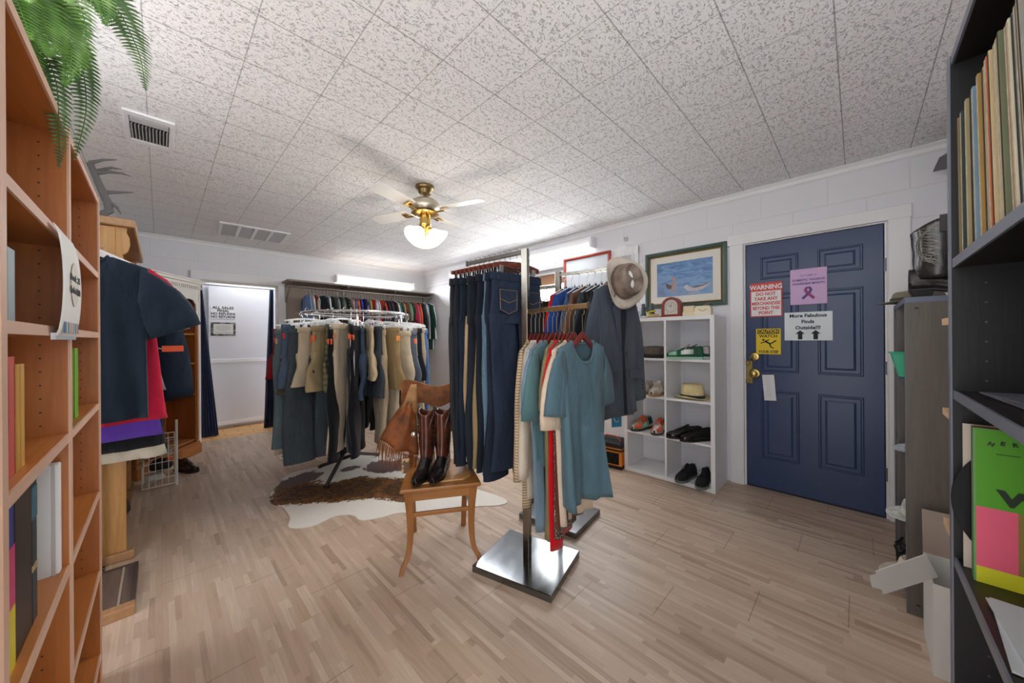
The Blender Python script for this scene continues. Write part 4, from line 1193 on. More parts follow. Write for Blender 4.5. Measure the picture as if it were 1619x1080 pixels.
# ---------------------------------------------------------------- jeans on the high arm of stand A
M_dkwood = wood('7a3a28', '43201a', 'x', 0.3)
jeans = [ # s, colour, kind, L, w, x shift, fold
    (0.06, '273142', 'denim', 1.06, 0.185, 0.02, 2, 'dark indigo jeans with stitched back pockets, nearest the chrome post'),
    (0.11, '202836', 'denim', 1.14, 0.18, 0.0, 0, 'dark indigo jeans second from the chrome post on the high arm'),
    (0.15, '5f7689', 'denim', 1.16, 0.16, -0.02, 0, 'faded light blue jeans on the high arm'),
    (0.19, '1c222c', 'denim', 1.12, 0.18, -0.02, 1, 'near-black jeans with tan stitched pockets on the high arm'),
    (0.235, 'a08a62', 'knit', 1.08, 0.13, 0.0, 0, 'khaki trousers between dark jeans on the high arm'),
    (0.275, '21272f', 'denim', 1.12, 0.18, -0.01, 0, 'charcoal blue jeans in the middle of the high arm'),
    (0.32, 'b79c7a', 'knit', 1.05, 0.14, 0.03, 0, 'tan slacks with a paper price tag on the high arm'),
    (0.36, '1f2836', 'denim', 1.12, 0.17, -0.02, 0, 'black-blue jeans behind the tan slacks on the high arm'),
    (0.40, '23282f', 'denim', 1.16, 0.185, -0.03, 0, 'dark grey-blue jeans near the far end of the high arm'),
    (0.445, '303136', 'denim', 1.14, 0.185, -0.05, 0, 'charcoal jeans at the far end of the high arm'),
]
for i, (s_, c, kd, L, wd, dx, dt, lb) in enumerate(jeans):
    x, y = on_arm(1.412, 1.292, R(4), s_)
    zt = ZA2 - 0.125
    # the seat of the chair stands below the far pairs
    ang = R(4) + R(lerp(-9, 7, i / 9))
    clip_hanger('dark wooden clip hanger holding the ' + ' '.join(lb.replace(',', '').split(' on the high')[0].split()[:9]), (x + dx * 0.0, y, zt + 0.04), ang, M_dkwood, 'wooden trouser hangers on the high arm', w=0.33, drop=0.055, body=0.012)
    Lm = min(L, zt - 0.50) if s_ > 0.13 else min(L, 1.12)
    pants('jeans' if kd == 'denim' else 'trousers', lb, (x, y, zt), ang, c, kd, L=Lm, w=wd * 0.95, hem=0.088, seed=i + 20, details=dt, dep=0.020, cat='trousers')
tg = thing('price_tag', 'cream paper price tag pinned to the tan slacks on the high arm', 'tag', (1.315, 1.572, 1.38), R(4))
MB().bx(-0.022, 0.022, -0.001, 0.001, -0.055, 0.055).build('card', plain('e4d9c4', 0.6), tg, 0)
m = MB(); m.bx(-0.012, 0.012, -0.0018, -0.001, -0.02, -0.006); m.bx(-0.015, 0.01, -0.0018, -0.001, 0.02, 0.023); m.tube([(0, 0, 0.055), (0.003, 0.002, 0.12)], 0.0008, 5); m.build('print', M_ink, tg, 0)

# ---------------------------------------------------------------- jackets on the rear stand
def armB(s_): return on_arm(Bc[0], Bc[1], R(8), -s_)
M_whitep = plain('e9ebee', 0.35)
jk = [
    (-0.34, '35372f', 'plaid', 'dark plaid flannel shirt on the far arm of the rear stand', 0.72, 1.60),
    (-0.26, 'a58478', 'knit', 'dusty pink cardigan on the far arm of the rear stand', 0.72, 1.60),
    (-0.18, '6f7a55', 'knit', 'moss green shirt on the far arm of the rear stand', 0.72, 1.60),
    (-0.10, '3b3331', 'knit', 'dark brown jacket on the far arm of the rear stand', 0.74, 1.60),
    (0.05, 'c8202a', 'knit', 'bright red jacket with dark brown collar on the rear stand', 0.72, 1.675),
    (0.10, '2c4f9a', 'knit', 'royal blue jacket on the rear stand', 0.74, 1.675),
    (0.155, '3e5376', 'denim', 'blue denim jacket on the rear stand', 0.72, 1.675),
    (0.215, '7a5340', 'leather', 'brown suede jacket between denim and black jackets on the rear stand', 0.74, 1.675),
    (0.265, '343f48', 'knit', 'dark slate jacket on the rear stand', 0.74, 1.675),
    (0.31, '16181c', 'knit', 'black coat just behind the grey blazer', 0.78, 1.675),
    (0.35, '1f2226', 'leather', 'black leather jacket pressed against the grey blazer', 0.74, 1.675),
]
for i, (s_, c, kd, lb, L, za) in enumerate(jk):
    x, y = armB(s_)
    ang = R(8) + R(random.Random(i + 80).uniform(-6, 6))
    zt = za - 0.115
    plastic_hanger('thin white hanger carrying the ' + ' '.join(lb.split(' on the')[0].split()[:11]), (x, y, zt + 0.03), ang, M_whitep, 'white hangers on the rear stand')
    top_garment('jacket', lb, 'jacket', (x, y, zt), ang, c, kd, L=L, sh=0.215, hem=0.225, sleeve=0.56, seed=i + 70, dep=0.024, fold=0.012, r1=0.058, out=0.34, collar='shirt', cc=('4a3226' if i == 4 else None))
# grey blazer, built open with lapels
x, y = armB(0.425)
blz = top_garment('blazer', 'grey tweed blazer hanging frontmost on the rear stand under the hat', 'jacket', (x - 0.045, y - 0.0, 1.565), R(-6), '4f5863', 'knit', L=0.80, sh=0.205, hem=0.215, sleeve=0.60, seed=91, dep=0.04, fold=0.010, r1=0.06, out=0.24, drop=0.03, collar='shirt', bend=0.0)
M_tw = cloth('5b6571', 'knit'); M_tw2 = cloth('48515c', 'knit')
m = MB(); m.box((0.235, 0, 0), (0, 0, 0))
for sg in (-1, 1):
    m = MB(); m.M = T(0, -0.064, 0) @ Matrix.Rotation(R(2), 4, 'X')
    pts = [(sg * 0.055, -0.0), (sg * 0.075, -0.04), (sg * 0.115, -0.12), (sg * 0.085, -0.135), (sg * 0.10, -0.16), (sg * 0.012, -0.40), (sg * 0.004, -0.38), (sg * 0.03, -0.12)]
    m.prism(pts, 0.008, 'xz'); m.build('lapel', M_tw2, blz, 0, bevel=0.002)
    m = MB(); m.box((sg * 0.12, -0.064, -0.55), (0.12, 0.010, 0.05), Matrix.Rotation(R(4 * sg), 4, 'Y')); m.build('pocket_flap', M_tw2, blz, 0, bevel=0.002)
    m = MB()
    for q in range(3):
        m.sphere((sg * 0.262, -0.026, -0.655 + q * 0.022), 0.007, 8, 5)
    m.build('cuff_buttons', plain('2a2624', 0.4), blz)
m = MB(); m.M = T(0, -0.058, 0); m.prism([(-0.05, -0.03), (0.05, -0.03), (0.008, -0.40), (0.035, -0.79), (0.012, -0.79), (-0.004, -0.42)], 0.006, 'xz'); m.build('dark_lining', plain('1c2026', 0.9), blz, 0)
m = MB(); m.sphere((0.012, -0.070, -0.42), 0.010, 10, 6, (1, 0.4, 1)); m.sphere((0.012, -0.062, -0.53), 0.010, 10, 6, (1, 0.4, 1)); m.build('button', plain('2a2624', 0.4), blz)
wood_hanger('brown wooden hanger carrying the grey tweed blazer', (x - 0.045, y, 1.585), R(-6), M_dkwood, None, 0.18)
# tan fur collar piece
m = MB(); x2, y2 = armB(0.39); m.sphere((x2 - 0.03, y2, 1.555), 0.05, 12, 7, (1.4, 0.5, 0.8)); tag(m.build('fur_collar', cloth('a5825c', 'camo')), 'small tan fur collar at the top of the hanger behind the grey blazer', 'collar')
tg = thing('swing_tag', 'turquoise cardboard swing tag hanging low beside the grey blazer', 'tag', (x - 0.0, y + 0.02, 0.735), R(-30))
MB().bx(-0.035, 0.035, -0.001, 0.001, -0.055, 0.055).build('card', plain('3d8fb4', 0.5), tg, 0)
m = MB(); m.tube([(0.018 * math.cos(R(a)), -0.002, 0.022 * math.sin(R(a))) for a in range(40, 330, 20)], 0.003, 6); m.build('logo_ring', M_paper, tg)
m = MB(); m.tube([(0, 0, 0.055), (0.004, 0, 0.10)], 0.001, 5); m.build('string', M_paper, tg)
# hat hanging on the front end of the rear stand
xh, yh = armB(0.52)
h = hat('cowboy_hat', 'taupe and cream western hat hung on the arm end over the grey blazer', (1.925, 0.985, 1.565), 0, '8b7a6c', '6f6055', crown=(0.10, 0.075), ch=0.11, brim=0.058, curl=0.055, pinch=0.045)
zd = Vector((-0.45, -0.80, 0.06)).normalized(); xd = Vector((0.10, -0.14, -1.0)); xd = (xd - zd * xd.dot(zd)).normalized(); yd = zd.cross(xd)
h.rotation_euler = Matrix((xd, yd, zd)).transposed().to_euler()
for ch in h.children:
    if ch.name.startswith('brim'): ch.data.materials[0] = cloth('d3c7b8', 'knit')
m = MB(); m.sphere((0.0, 0, 0.080), 0.045, 16, 8, (1.15, 0.42, 0.36)); m.build('worn_patch', plain('eeeef0', 0.5), h)
# clear plastic hat bag
tb = NT('clear_film'); tb.base('f6f8fc', 0.12); tb.b.inputs['Alpha'].default_value = 0.22
tb.bump(tb.noise(tb.coords(), 14, 4), 0.6, 0.02)
m = MB(); rings = []
for i in range(9):
    f = i / 8; z = 1.86 - 0.46 * f; r_ = 0.13 * math.sin(PI * (0.12 + 0.78 * f)) ** 0.6
    rings.append([(2.20 + r_ * math.cos(2 * PI * k / 16) * (1 + 0.08 * math.sin(3 * k + i)), 1.10 + 0.035 * math.sin(2 * PI * k / 16) * (1 + 0.2 * math.sin(2 * k + i)), z) for k in range(16)])
m.loft(rings, True)
m.tube([(2.20, 1.10, 1.86), (2.12, 1.07, 1.70), (2.03, 1.03, 1.665)], 0.002, 6)
tag(m.build('clear_bag', tb.m, smooth=60), 'clear plastic bag hanging behind the western hat beside the red frame', 'bag')

# ---------------------------------------------------------------- far wall hanging rail
sh_ = thing('wall_shelf', 'taupe wall shelf board with brackets above the long rail of shirts', 'shelf', (0, 0, 0))
M_taupe = plain('8d8176', 0.5)
MB().bx(1.19, 3.43, 5.33, 5.667, 2.025, 2.047).build('board', M_taupe, sh_, 0, bevel=0.002)
for xx in (1.24, 1.98, 2.72, 3.40):
    m = MB(); m.bx(xx - 0.012, xx + 0.012, 5.645, 5.667, 1.76, 2.025); m.bx(xx - 0.012, xx + 0.012, 5.38, 5.66, 2.008, 2.025)
    m.tube([(xx, 5.655, 1.79), (xx, 5.41, 1.985)], 0.008, 6); m.build('bracket', M_taupe, sh_, 0)
m = MB(); m.tube([(1.20, 5.42, 1.965), (3.43, 5.42, 1.965)], 0.014, 12); m.build('rail', metal('a59a8c', 0.3), sh_)
farc = [('pale denim', '6f8db5', 'denim'), ('cream', 'd9d2c2', 'knit'), ('brick red', '9c3a34', 'knit'), ('silver grey', 'b4b9b8', 'knit'), ('deep teal', '1f4552', 'knit'), ('black and plum', '2a1822', 'knit'),
    ('white', 'e4e6e8', 'knit'), ('coal black', '1c1e20', 'knit'), ('ash grey', '8a8d8c', 'knit'), ('dark olive', '4a4c3c', 'knit'), ('smoke grey', '6b6f72', 'knit'), ('slate green', '5d6a62', 'plaid'),
    ('dusty pink', 'c9a0a0', 'knit'), ('mustard', 'b07a3a', 'plaid'), ('slate blue', '4d6390', 'denim'), ('coral', 'd85a56', 'knit'), ('royal blue', '3c42a8', 'knit'), ('midnight blue', '26355e', 'knit'),
    ('lavender', 'a890b4', 'knit'), ('chartreuse', 'a8a45a', 'knit'), ('scarlet', 'cc3030', 'knit'), ('ice blue', 'c2d2e4', 'knit'), ('pale mint', 'b5cfc8', 'knit'), ('vermilion', 'd2482e', 'knit'),
    ('dark forest', '1f3534', 'knit'), ('aubergine', '3c2a3e', 'knit'), ('graphite', '42474c', 'knit'), ('chocolate', '41302e', 'knit'), ('off-white', 'd8d8d2', 'knit'), ('pine green', '2c4038', 'knit'),
    ('sea green', '3f7a74', 'knit'), ('camel', 'b08c6a', 'knit'), ('rust', '8d4632', 'plaid'), ('sage', '8a9c80', 'knit'), ('bottle green', '1d5040', 'knit'), ('crimson', 'c41e44', 'knit'),
    ('rose', 'c05a66', 'knit'), ('jet black', '18191c', 'knit'), ('tangerine', 'd8643c', 'knit'), ('charcoal', '43474e', 'knit'), ('pearl grey', 'c9cdd2', 'knit'), ('light grey', 'aab0b5', 'knit'), ('racing green', '1f4a3c', 'knit'), ('snow white', 'eceef0', 'knit')]
N_ = len(farc)
rr = random.Random(11)
M_wire = plain('cfd2d4', 0.3)
h0 = None
prev = None
xx = 1.42
for i, (cn, c, kd) in enumerate(farc):
    x = 1.43 + (3.36 - 1.43) * i / (N_ - 1)
    ang = PI / 2 + R(rr.uniform(-12, 12))
    if h0 is None:
        h0 = plastic_hanger(f'thin pale hanger holding the {cn} shirt on the far wall rail', (x, 5.42, 1.885), ang, M_wire, 'hangers on the far wall rail', 0.18)
        hz = h0
    else: dup(h0, (x, 5.42, 1.885), ang, f'thin pale hanger holding the {cn} shirt on the far wall rail')
    lb = f'{cn} shirt on the far wall rail, ' + ('leftmost of the row' if i == 0 else f'just right of the {prev} one')
    o = top_garment('hanging_shirt', lb, 'shirt', (x, 5.42, 1.865), ang, c, kd, L=0.74 + rr.random() * 0.1, sh=0.19 + rr.random() * 0.02, hem=0.19, sleeve=0.2 if rr.random() < 0.4 else 0.5, seed=i + 200, dep=0.019, fold=0.009, r1=0.055, out=0.30, drop=0.04, simple=True, group='shirts on the far wall rail')
    prev = cn

# ---------------------------------------------------------------- round rack of trousers
RC = (1.31, 3.36); RR_ = 0.45; ZR = 1.475
rk = thing('round_clothes_rack', 'round chrome clothes rack loaded with trousers and shorts over the cowhide', 'clothes rack', (RC[0], RC[1], 0))
M_dark = metal('4a4744', 0.35)
MB().tube([(RR_ * math.cos(2 * PI * k / 48), RR_ * math.sin(2 * PI * k / 48), ZR) for k in range(48)], 0.012, 8, closed=True).build('ring', M_chrome, rk)
MB().tube([(0, 0, 0.25), (0, 0, ZR)], 0.016, 12).build('post', M_chrome, rk)
for a in (R(60), R(180), R(300)):
    MB().tube([(0, 0, ZR - 0.01), (RR_ * math.cos(a), RR_ * math.sin(a), ZR - 0.004)], 0.008, 8).build('spoke', M_chrome, rk)
for a in (R(211.5), R(40), R(125)):
    m = MB(); m.tube([(0.01 * math.cos(a), 0.01 * math.sin(a), 0.40 if a > 3 else 0.16), (0.40 * math.cos(a), 0.40 * math.sin(a), 0.02)], 0.016, 10)
    m.cyl((0.40 * math.cos(a), 0.40 * math.sin(a), 0.0), 0.02, 0.025, 12)
    m.build('leg', M_dark, rk)
# angle, colour, kind, length, half width, hem, yaw twist, size tag, name, label
G = [
 (150, '262c3a', 'denim', 0.98, 0.17, 0.09, 12, None, 'trousers', 'navy long trousers at the far left of the round rack'),
 (157, '4b473a', 'knit', 0.90, 0.19, 0.10, -8, None, 'trousers', 'dark olive trousers beside the navy ones at the left of the round rack'),
 (164, '8c1f26', 'knit', 0.42, 0.17, 0.12, 5, 'ef5a2a', 'shorts', 'dark red shorts tucked between olive and blue-grey on the round rack'),
 (172, 'b4a692', 'knit', 1.05, 0.17, 0.10, 4, None, 'trousers', 'beige trousers hanging lowest at the left of the round rack'),
 (181, '58656b', 'denim', 0.96, 0.20, 0.115, -4, 'e8a888', 'trousers', 'wide blue-grey jeans facing out at the left of the round rack'),
 (189, '8d806a', 'camo', 0.50, 0.17, 0.11, 12, None, 'shorts', 'tan camouflage shorts beside the wide blue-grey jeans'),
 (196, '435162', 'denim', 0.50, 0.18, 0.11, -14, 'e8281e', 'shorts', 'blue denim shorts with a round red size tag on the round rack'),
 (203, '3a4247', 'denim', 1.06, 0.185, 0.115, -28, None, 'trousers', 'dark blue flared jeans with studded side seams on the round rack'),
 (210, 'c0b096', 'knit', 0.46, 0.17, 0.11, -20, None, 'shorts', 'light khaki shorts hanging askew on the round rack'),
 (216, '2f3032', 'knit', 0.48, 0.15, 0.10, 10, 'f05a28', 'shorts', 'charcoal shorts with an orange tag left of the khaki shorts'),
 (221, '9b8a68', 'knit', 0.50, 0.16, 0.11, -15, 'f05a28', 'shorts', 'khaki cargo shorts with an orange tag at the front of the round rack'),
 (226, '6a674f', 'plaid', 0.52, 0.15, 0.10, 14, None, 'shorts', 'olive plaid shorts at the front of the round rack'),
 (231, '17181b', 'knit', 1.02, 0.17, 0.10, 0, 'f05a28', 'trousers', 'black trousers left of the long khaki cargo pair'),
 (237, 'c4b49c', 'knit', 1.00, 0.15, 0.10, -34, 'f0855a', 'trousers', 'long khaki cargo trousers at the centre front of the round rack'),
 (243, '20242c', 'knit', 1.00, 0.16, 0.09, 8, 'f05a28', 'trousers', 'blue-black trousers right of the long khaki cargo pair'),
 (249, '12141a', 'knit', 1.02, 0.16, 0.10, -25, 'f05a28', 'trousers', 'black track trousers with a white side stripe on the round rack'),
 (255, '303c4e', 'denim', 0.56, 0.16, 0.11, -18, None, 'shorts', 'indigo denim shorts right of the striped track trousers'),
 (260, 'c9b492', 'knit', 0.44, 0.12, 0.09, 0, None, 'shorts', 'narrow tan shorts right of the indigo denim shorts'),
 (265, '3d434b', 'denim', 0.58, 0.15, 0.10, 10, None, 'shorts', 'long dark grey shorts beside the narrow tan shorts'),
 (271, 'b3a287', 'knit', 0.98, 0.16, 0.09, -20, None, 'trousers', 'tan trousers reaching low at the right front of the round rack'),
 (277, '9d8660', 'knit', 0.52, 0.16, 0.11, 10, 'f0903a', 'shorts', 'gold-brown cargo shorts with an orange tag on the round rack'),
 (283, 'cfc3ad', 'knit', 0.94, 0.15, 0.09, -12, None, 'trousers', 'stone coloured trousers beside the gold-brown cargo shorts'),
 (289, 'd0c2a8', 'knit', 0.50, 0.18, 0.115, -8, None, 'shorts', 'beige chino shorts facing out at the right of the round rack'),
 (295, '5a6270', 'denim', 0.50, 0.17, 0.11, 6, 'f4602c', 'shorts', 'grey denim shorts with an orange tag at the right of the round rack'),
 (301, '8d8474', 'knit', 0.90, 0.16, 0.09, -10, None, 'trousers', 'taupe trousers behind the grey denim shorts'),
 (307, '2a3038', 'knit', 0.48, 0.17, 0.11, 12, None, 'shorts', 'navy shorts right of the taupe trousers'),
 (313, 'c8b698', 'knit', 0.96, 0.17, 0.09, -5, None, 'trousers', 'sand chinos right of the navy shorts'),
 (320, '4a6c9e', 'denim', 0.96, 0.18, 0.095, 4, None, 'trousers', 'mid-blue jeans at the right of the round rack'),
 (327, 'e4e2dc', 'knit', 0.96, 0.18, 0.095, -4, None, 'trousers', 'white jeans at the right of the round rack'),
 (335, '8b7d70', 'knit', 0.98, 0.18, 0.095, 0, None, 'trousers', 'grey-brown slacks at the far right of the round rack'),
 (344, '3f4a5c', 'denim', 0.98, 0.18, 0.095, 5, None, 'trousers', 'dull blue jeans behind the grey-brown slacks'),
 (356, '2e3034', 'knit', 0.9, 0.18, 0.095, 0, None, 'trousers', 'dark grey trousers at the back right of the round rack'),
 (10, '5c6672', 'denim', 0.9, 0.18, 0.095, 0, None, 'trousers', 'steel blue jeans at the back of the round rack, right side'),
 (24, 'a89878', 'knit', 0.9, 0.18, 0.095, 0, None, 'trousers', 'tan trousers at the back of the round rack'),
 (39, '26282c', 'knit', 1.0, 0.18, 0.095, 0, None, 'trousers', 'black jeans at the back of the round rack, next to tan trousers'),
 (54, '1c1a1c', 'knit', 1.0, 0.18, 0.095, 0, None, 'trousers', 'black corduroys at the back of the round rack'),
 (70, '2a3442', 'denim', 1.0, 0.18, 0.095, 0, None, 'trousers', 'dark blue jeans at the back centre of the round rack'),
 (86, '6a6c6e', 'knit', 1.0, 0.18, 0.095, 0, None, 'trousers', 'grey slacks at the back left of the round rack'),
 (102, '4d4a3a', 'knit', 1.0, 0.18, 0.095, 0, None, 'trousers', 'army green trousers at the back left of the round rack'),
 (120, '262f3e', 'denim', 1.0, 0.18, 0.095, 0, None, 'trousers', 'indigo jeans at the back left of the round rack'),
 (136, 'a39a8c', 'knit', 0.95, 0.18, 0.095, 0, None, 'trousers', 'pale taupe trousers at the left rear of the round rack'),
]
hp = None
for i, (deg, c, kd, L, hw, hem, tw, tgc, nm, lb) in enumerate(G):
    a = R(deg); rr_ = RR_ + random.Random(i).uniform(-0.01, 0.03)
    x, y = RC[0] + rr_ * math.cos(a), RC[1] + rr_ * math.sin(a)
    zt = ZR - 0.125 + random.Random(i + 9).uniform(-0.045, 0.012)
    ang = a + R(tw * 0.6) + (PI if False else 0)
    if hp is None:
        hp = clip_hanger('white clip hanger holding the ' + ' '.join(lb.split()[:11]), (x, y, zt + 0.032), ang, M_whitep, 'white clip hangers on the round rack', w=0.34, drop=0.058, body=0.0055)
    else: dup(hp, (x, y, zt + 0.032), ang, 'white clip hanger holding the ' + ' '.join(lb.split()[:11]))
    p = pants(nm, lb, (x, y, zt), ang, c, kd, L=L, w=hw, hem=hem, seed=i + 300, tagc=None, dep=0.024, group='trousers and shorts on the round rack', crotch=0.25)
    if tgc:
        m = MB(); sg = 1
        m.box((hw * 0.98, 0, -0.09), (0.012, 0.034, 0.042)); m.build('size_tag', plain(tgc, 0.5), p, 0, bevel=0.002)
    if i == 7:
        for sg in (-1, 1):
            m = MB()
            for q in range(26):
                f = q / 25
                m.sphere((sg * (lerp(hw * 1.0, hem * 2.0, f)), -0.022, -0.28 - 0.74 * f), 0.0045, 6, 4)
            m.build('stud_row', plain('16181c', 0.4), p)
    if i == 15:
        m = MB(); m.box((hw * 0.9, -0.0, -0.45), (0.008, 0.03, 0.75)); m.build('side_stripe', M_paper, p, 0)

# ---------------------------------------------------------------- cowhide
out_ = [(0.574, 3.151), (0.627, 3.032), (0.642, 2.921), (0.635, 2.806), (0.594, 2.72), (0.585, 2.661), (0.632, 2.602), (0.714, 2.574), (0.819, 2.611), (0.891, 2.585), (0.951, 2.525), (0.951, 2.416), (1.021, 2.384), (1.109, 2.341), (1.182, 2.329), (1.307, 2.231), (1.478, 2.101), (1.657, 1.99), (1.741, 1.898), (1.826, 1.874), (1.869, 1.918), (1.85, 2.05), (1.82, 2.25), (1.86, 2.5), (1.95, 2.8), (1.93, 3.1), (1.86, 3.35), (1.75, 3.55), (1.612, 3.74), (1.497, 3.817), (1.306, 3.801), (1.186, 3.791), (1.033, 3.735), (0.882, 3.746), (0.775, 3.697), (0.75, 3.577), (0.639, 3.425), (0.604, 3.265)]
def smooth_poly(p, it=2):
    for _ in range(it):
        q = []
        for i in range(len(p)):
            a, b = p[i], p[(i + 1) % len(p)]
            q += [(a[0] * .75 + b[0] * .25, a[1] * .75 + b[1] * .25), (a[0] * .25 + b[0] * .75, a[1] * .25 + b[1] * .75)]
        p = q
    return p
t = NT('cowhide')
tcr = t.n('ShaderNodeTexCoord'); P0 = tcr.outputs['Object']
nb = t.noise(P0, 5, 4, 0.6); nf = t.noise(P0, 26, 5, 0.7); nh = t.noise(t.coords('Object', (1, 1.6, 1)), 30, 4, 0.7); hair = t.noise(t.coords('Object', (40, 160, 1)), 1, 3)
def ell(cx, cy, rx_, ry_, rot=0):
    v = t.n('ShaderNodeVectorMath', operation='SUBTRACT'); t.put(v.inputs[0], P0); v.inputs[1].default_value = (cx, cy, 0)
    mp = t.n('ShaderNodeMapping', vector_type='TEXTURE'); t.t.links.new(v.outputs[0], mp.inputs[0]); mp.inputs['Rotation'].default_value = (0, 0, rot); mp.inputs['Scale'].default_value = (rx_, ry_, 1)
    l_ = t.n('ShaderNodeVectorMath', operation='LENGTH'); t.t.links.new(mp.outputs[0], l_.inputs[0])
    return t.math('SUBTRACT', 1.0, l_.outputs['Value'])
def fld(es):
    f = None
    for e in es:
        g = ell(*e); f = g if f is None else t.math('MAXIMUM', f, g)
    return t.math('ADD', f, t.math('ADD', t.math('MULTIPLY', t.math('SUBTRACT', nb, 0.5), 1.5), t.math('MULTIPLY', t.math('SUBTRACT', nh, 0.5), 0.9)))
brown = fld([(0.80, 3.18, 0.24, 0.24, 0), (1.12, 2.98, 0.40, 0.24, R(-35)), (1.45, 2.66, 0.36, 0.22, R(-40)), (1.75, 2.62, 0.22, 0.3, 0)])
grey = fld([(0.86, 3.50, 0.22, 0.13, R(15)), (1.62, 3.22, 0.3, 0.2, R(-25)), (1.28, 3.45, 0.1, 0.07, 0)])
fb = t.math('GREATER_THAN', brown, 0.02); fg = t.math('GREATER_THAN', grey, 0.05)
bc = t.mix(t.math('MULTIPLY', t.math('GREATER_THAN', brown, 0.35), 0.75), '7a4f28', '2e1e14')
bc = t.mix(t.math('MULTIPLY', t.math('GREATER_THAN', nf, 0.52), 0.75), bc, '241812')
bc = t.mix(t.math('MULTIPLY', t.math('GREATER_THAN', nh, 0.56), 0.6), bc, '8f6a3c')
cr = t.mix(t.math('MULTIPLY', nf, 0.25), 'e9e5dd', 'b9b0a2')
cr = t.mix(fg, cr, '6a5a58'); cr = t.mix(fb, cr, bc)
t.bump(hair, 0.5, 0.004)
M_hide = t.base(cr, 0.6, 0, 0.3)
sp = smooth_poly(out_, 2)
sp = [(x + 0.006 * math.sin(17 * y + 9 * x), y + 0.006 * math.sin(23 * x)) for x, y in sp]
m = MB(); m.prism(sp, 0.005, 'xy', 0.0005)
tag(m.build('cowhide_rug', M_hide, smooth=0, fix=True), 'brown and white cowhide rug on the floor under the round rack', 'rug')

# ---------------------------------------------------------------- chair
CH0 = (1.0675, 1.6045); CHR = R(-31.5)
ch = thing('wooden_chair', 'honey-brown wooden chair with curved front legs and wavy crest rail', 'chair', (CH0[0], CH0[1], 0), CHR)
M_hon = wood('ab713a', '875226', 'z', 0.32); M_honx = wood('b1773c', '8c5628', 'x', 0.28)
for sg in (-1, 1):
    m = MB(); rings = []
    for i in range(13):
        f = i / 12; z = 0.425 * (1 - f)
        bow = 0.012 * math.sin(PI * f * 1.1) - 0.022 * max(0, f - 0.72) / 0.28
        s_ = lerp(0.021, 0.0125, f ** 0.8)
        cx = sg * (0.175 - bow - 0.0 + (0.010 if f > .9 else 0)); cy = 0.012 + bow * 0.8
        rings.append([(cx - s_, cy - s_, z), (cx + s_, cy - s_, z), (cx + s_, cy + s_, z), (cx - s_, cy + s_, z)])
    m.loft(rings, True, True, True); m.build('leg', M_hon, ch, 35, bevel=0.003)
    m = MB(); rings = []
    for i in range(12):
        f = i / 11; z = 0.90 * f
        cy = 0.385 + (0.03 * (1 - f / 0.5) if f < 0.5 else 0.11 * (f - 0.5)); s_ = lerp(0.016, 0.014, f) ; cx = sg * lerp(0.158, 0.185, f)
        rings.append([(cx - s_, cy - s_, z), (cx + s_, cy - s_, z), (cx + s_, cy + s_, z), (cx - s_, cy + s_, z)])
    m.loft(rings, True, True, True); m.build('leg', M_hon, ch, 35, bevel=0.002)
    m = MB(); m.box((sg * 0.165, 0.20, 0.285), (0.018, 0.36, 0.026), Matrix.Rotation(R(2 * sg), 4, 'Z')); m.build('stretcher', M_hon, ch, 0, bevel=0.003)
    m = MB(); m.box((sg * 0.17, 0.2, 0.405), (0.02, 0.35, 0.045)); m.build('apron', M_honx, ch, 0, bevel=0.002)
m = MB(); m.box((0, 0.012, 0.30), (0.34, 0.016, 0.022)); m.build('stretcher', M_honx, ch, 0, bevel=0.003)
m = MB(); m.box((0, 0.39, 0.30), (0.30, 0.016, 0.022)); m.build('stretcher', M_honx, ch, 0, bevel=0.003)
m = MB(); m.box((0, 0.008, 0.402), (0.33, 0.02, 0.05)); m.build('apron', M_honx, ch, 0, bevel=0.002)
m = MB(); m.box((0, 0.385, 0.402), (0.29, 0.02, 0.05)); m.build('apron', M_honx, ch, 0, bevel=0.002)
m = MB(); m.prism([(-0.215, -0.02), (0.215, -0.02), (0.20, 0.20), (0.18, 0.41), (-0.18, 0.41), (-0.20, 0.20)], 0.022, 'xy', 0.427); m.build('seat', M_honx, ch, 0, bevel=0.006)
m = MB(); m.prism([(-0.15, 0.05), (-0.10, 0.025), (0.13, 0.03), (0.17, 0.08), (0.16, 0.36), (-0.13, 0.37)], 0.010, 'xy', 0.449); m.build('seat_pad', wood('d3a06a', 'b98450', 'x', 0.2), ch, 0, bevel=0.004)
# wavy crest rail
m = MB(); rings = []
for i in range(25):
    u = -1 + 2 * i / 24; x = u * 0.235
    zt_ = 0.945 - 0.025 * math.cos(u * PI * 1.0) * 1 + 0.012 * abs(u); zb_ = 0.80 - 0.018 * math.cos(u * PI * 2) - 0.0 * abs(u)
    if abs(u) > 0.85:
        e = (abs(u) - 0.85) / 0.15; zt_ -= 0.03 * e * e; zb_ += 0.055 * e * e
    yc = 0.445 + 0.03 * (1 - u * u)
    rings.append([(x, yc - 0.009, zb_), (x, yc + 0.009, zb_), (x, yc + 0.016, zt_), (x, yc - 0.002, zt_)])
m.loft(rings, True, True, True); m.build('crest_rail', cloth('8e5428', 'leather'), ch, 50, bevel=0.003)
m = MB(); m.box((0, 0.425, 0.655), (0.33, 0.014, 0.06)); m.build('back_slat', M_honx, ch, 0, bevel=0.003)

def ch_pt(x, y, z):
    c_, s_ = math.cos(CHR), math.sin(CHR); return (CH0[0] + x * c_ - y * s_, CH0[1] + x * s_ + y * c_, z)
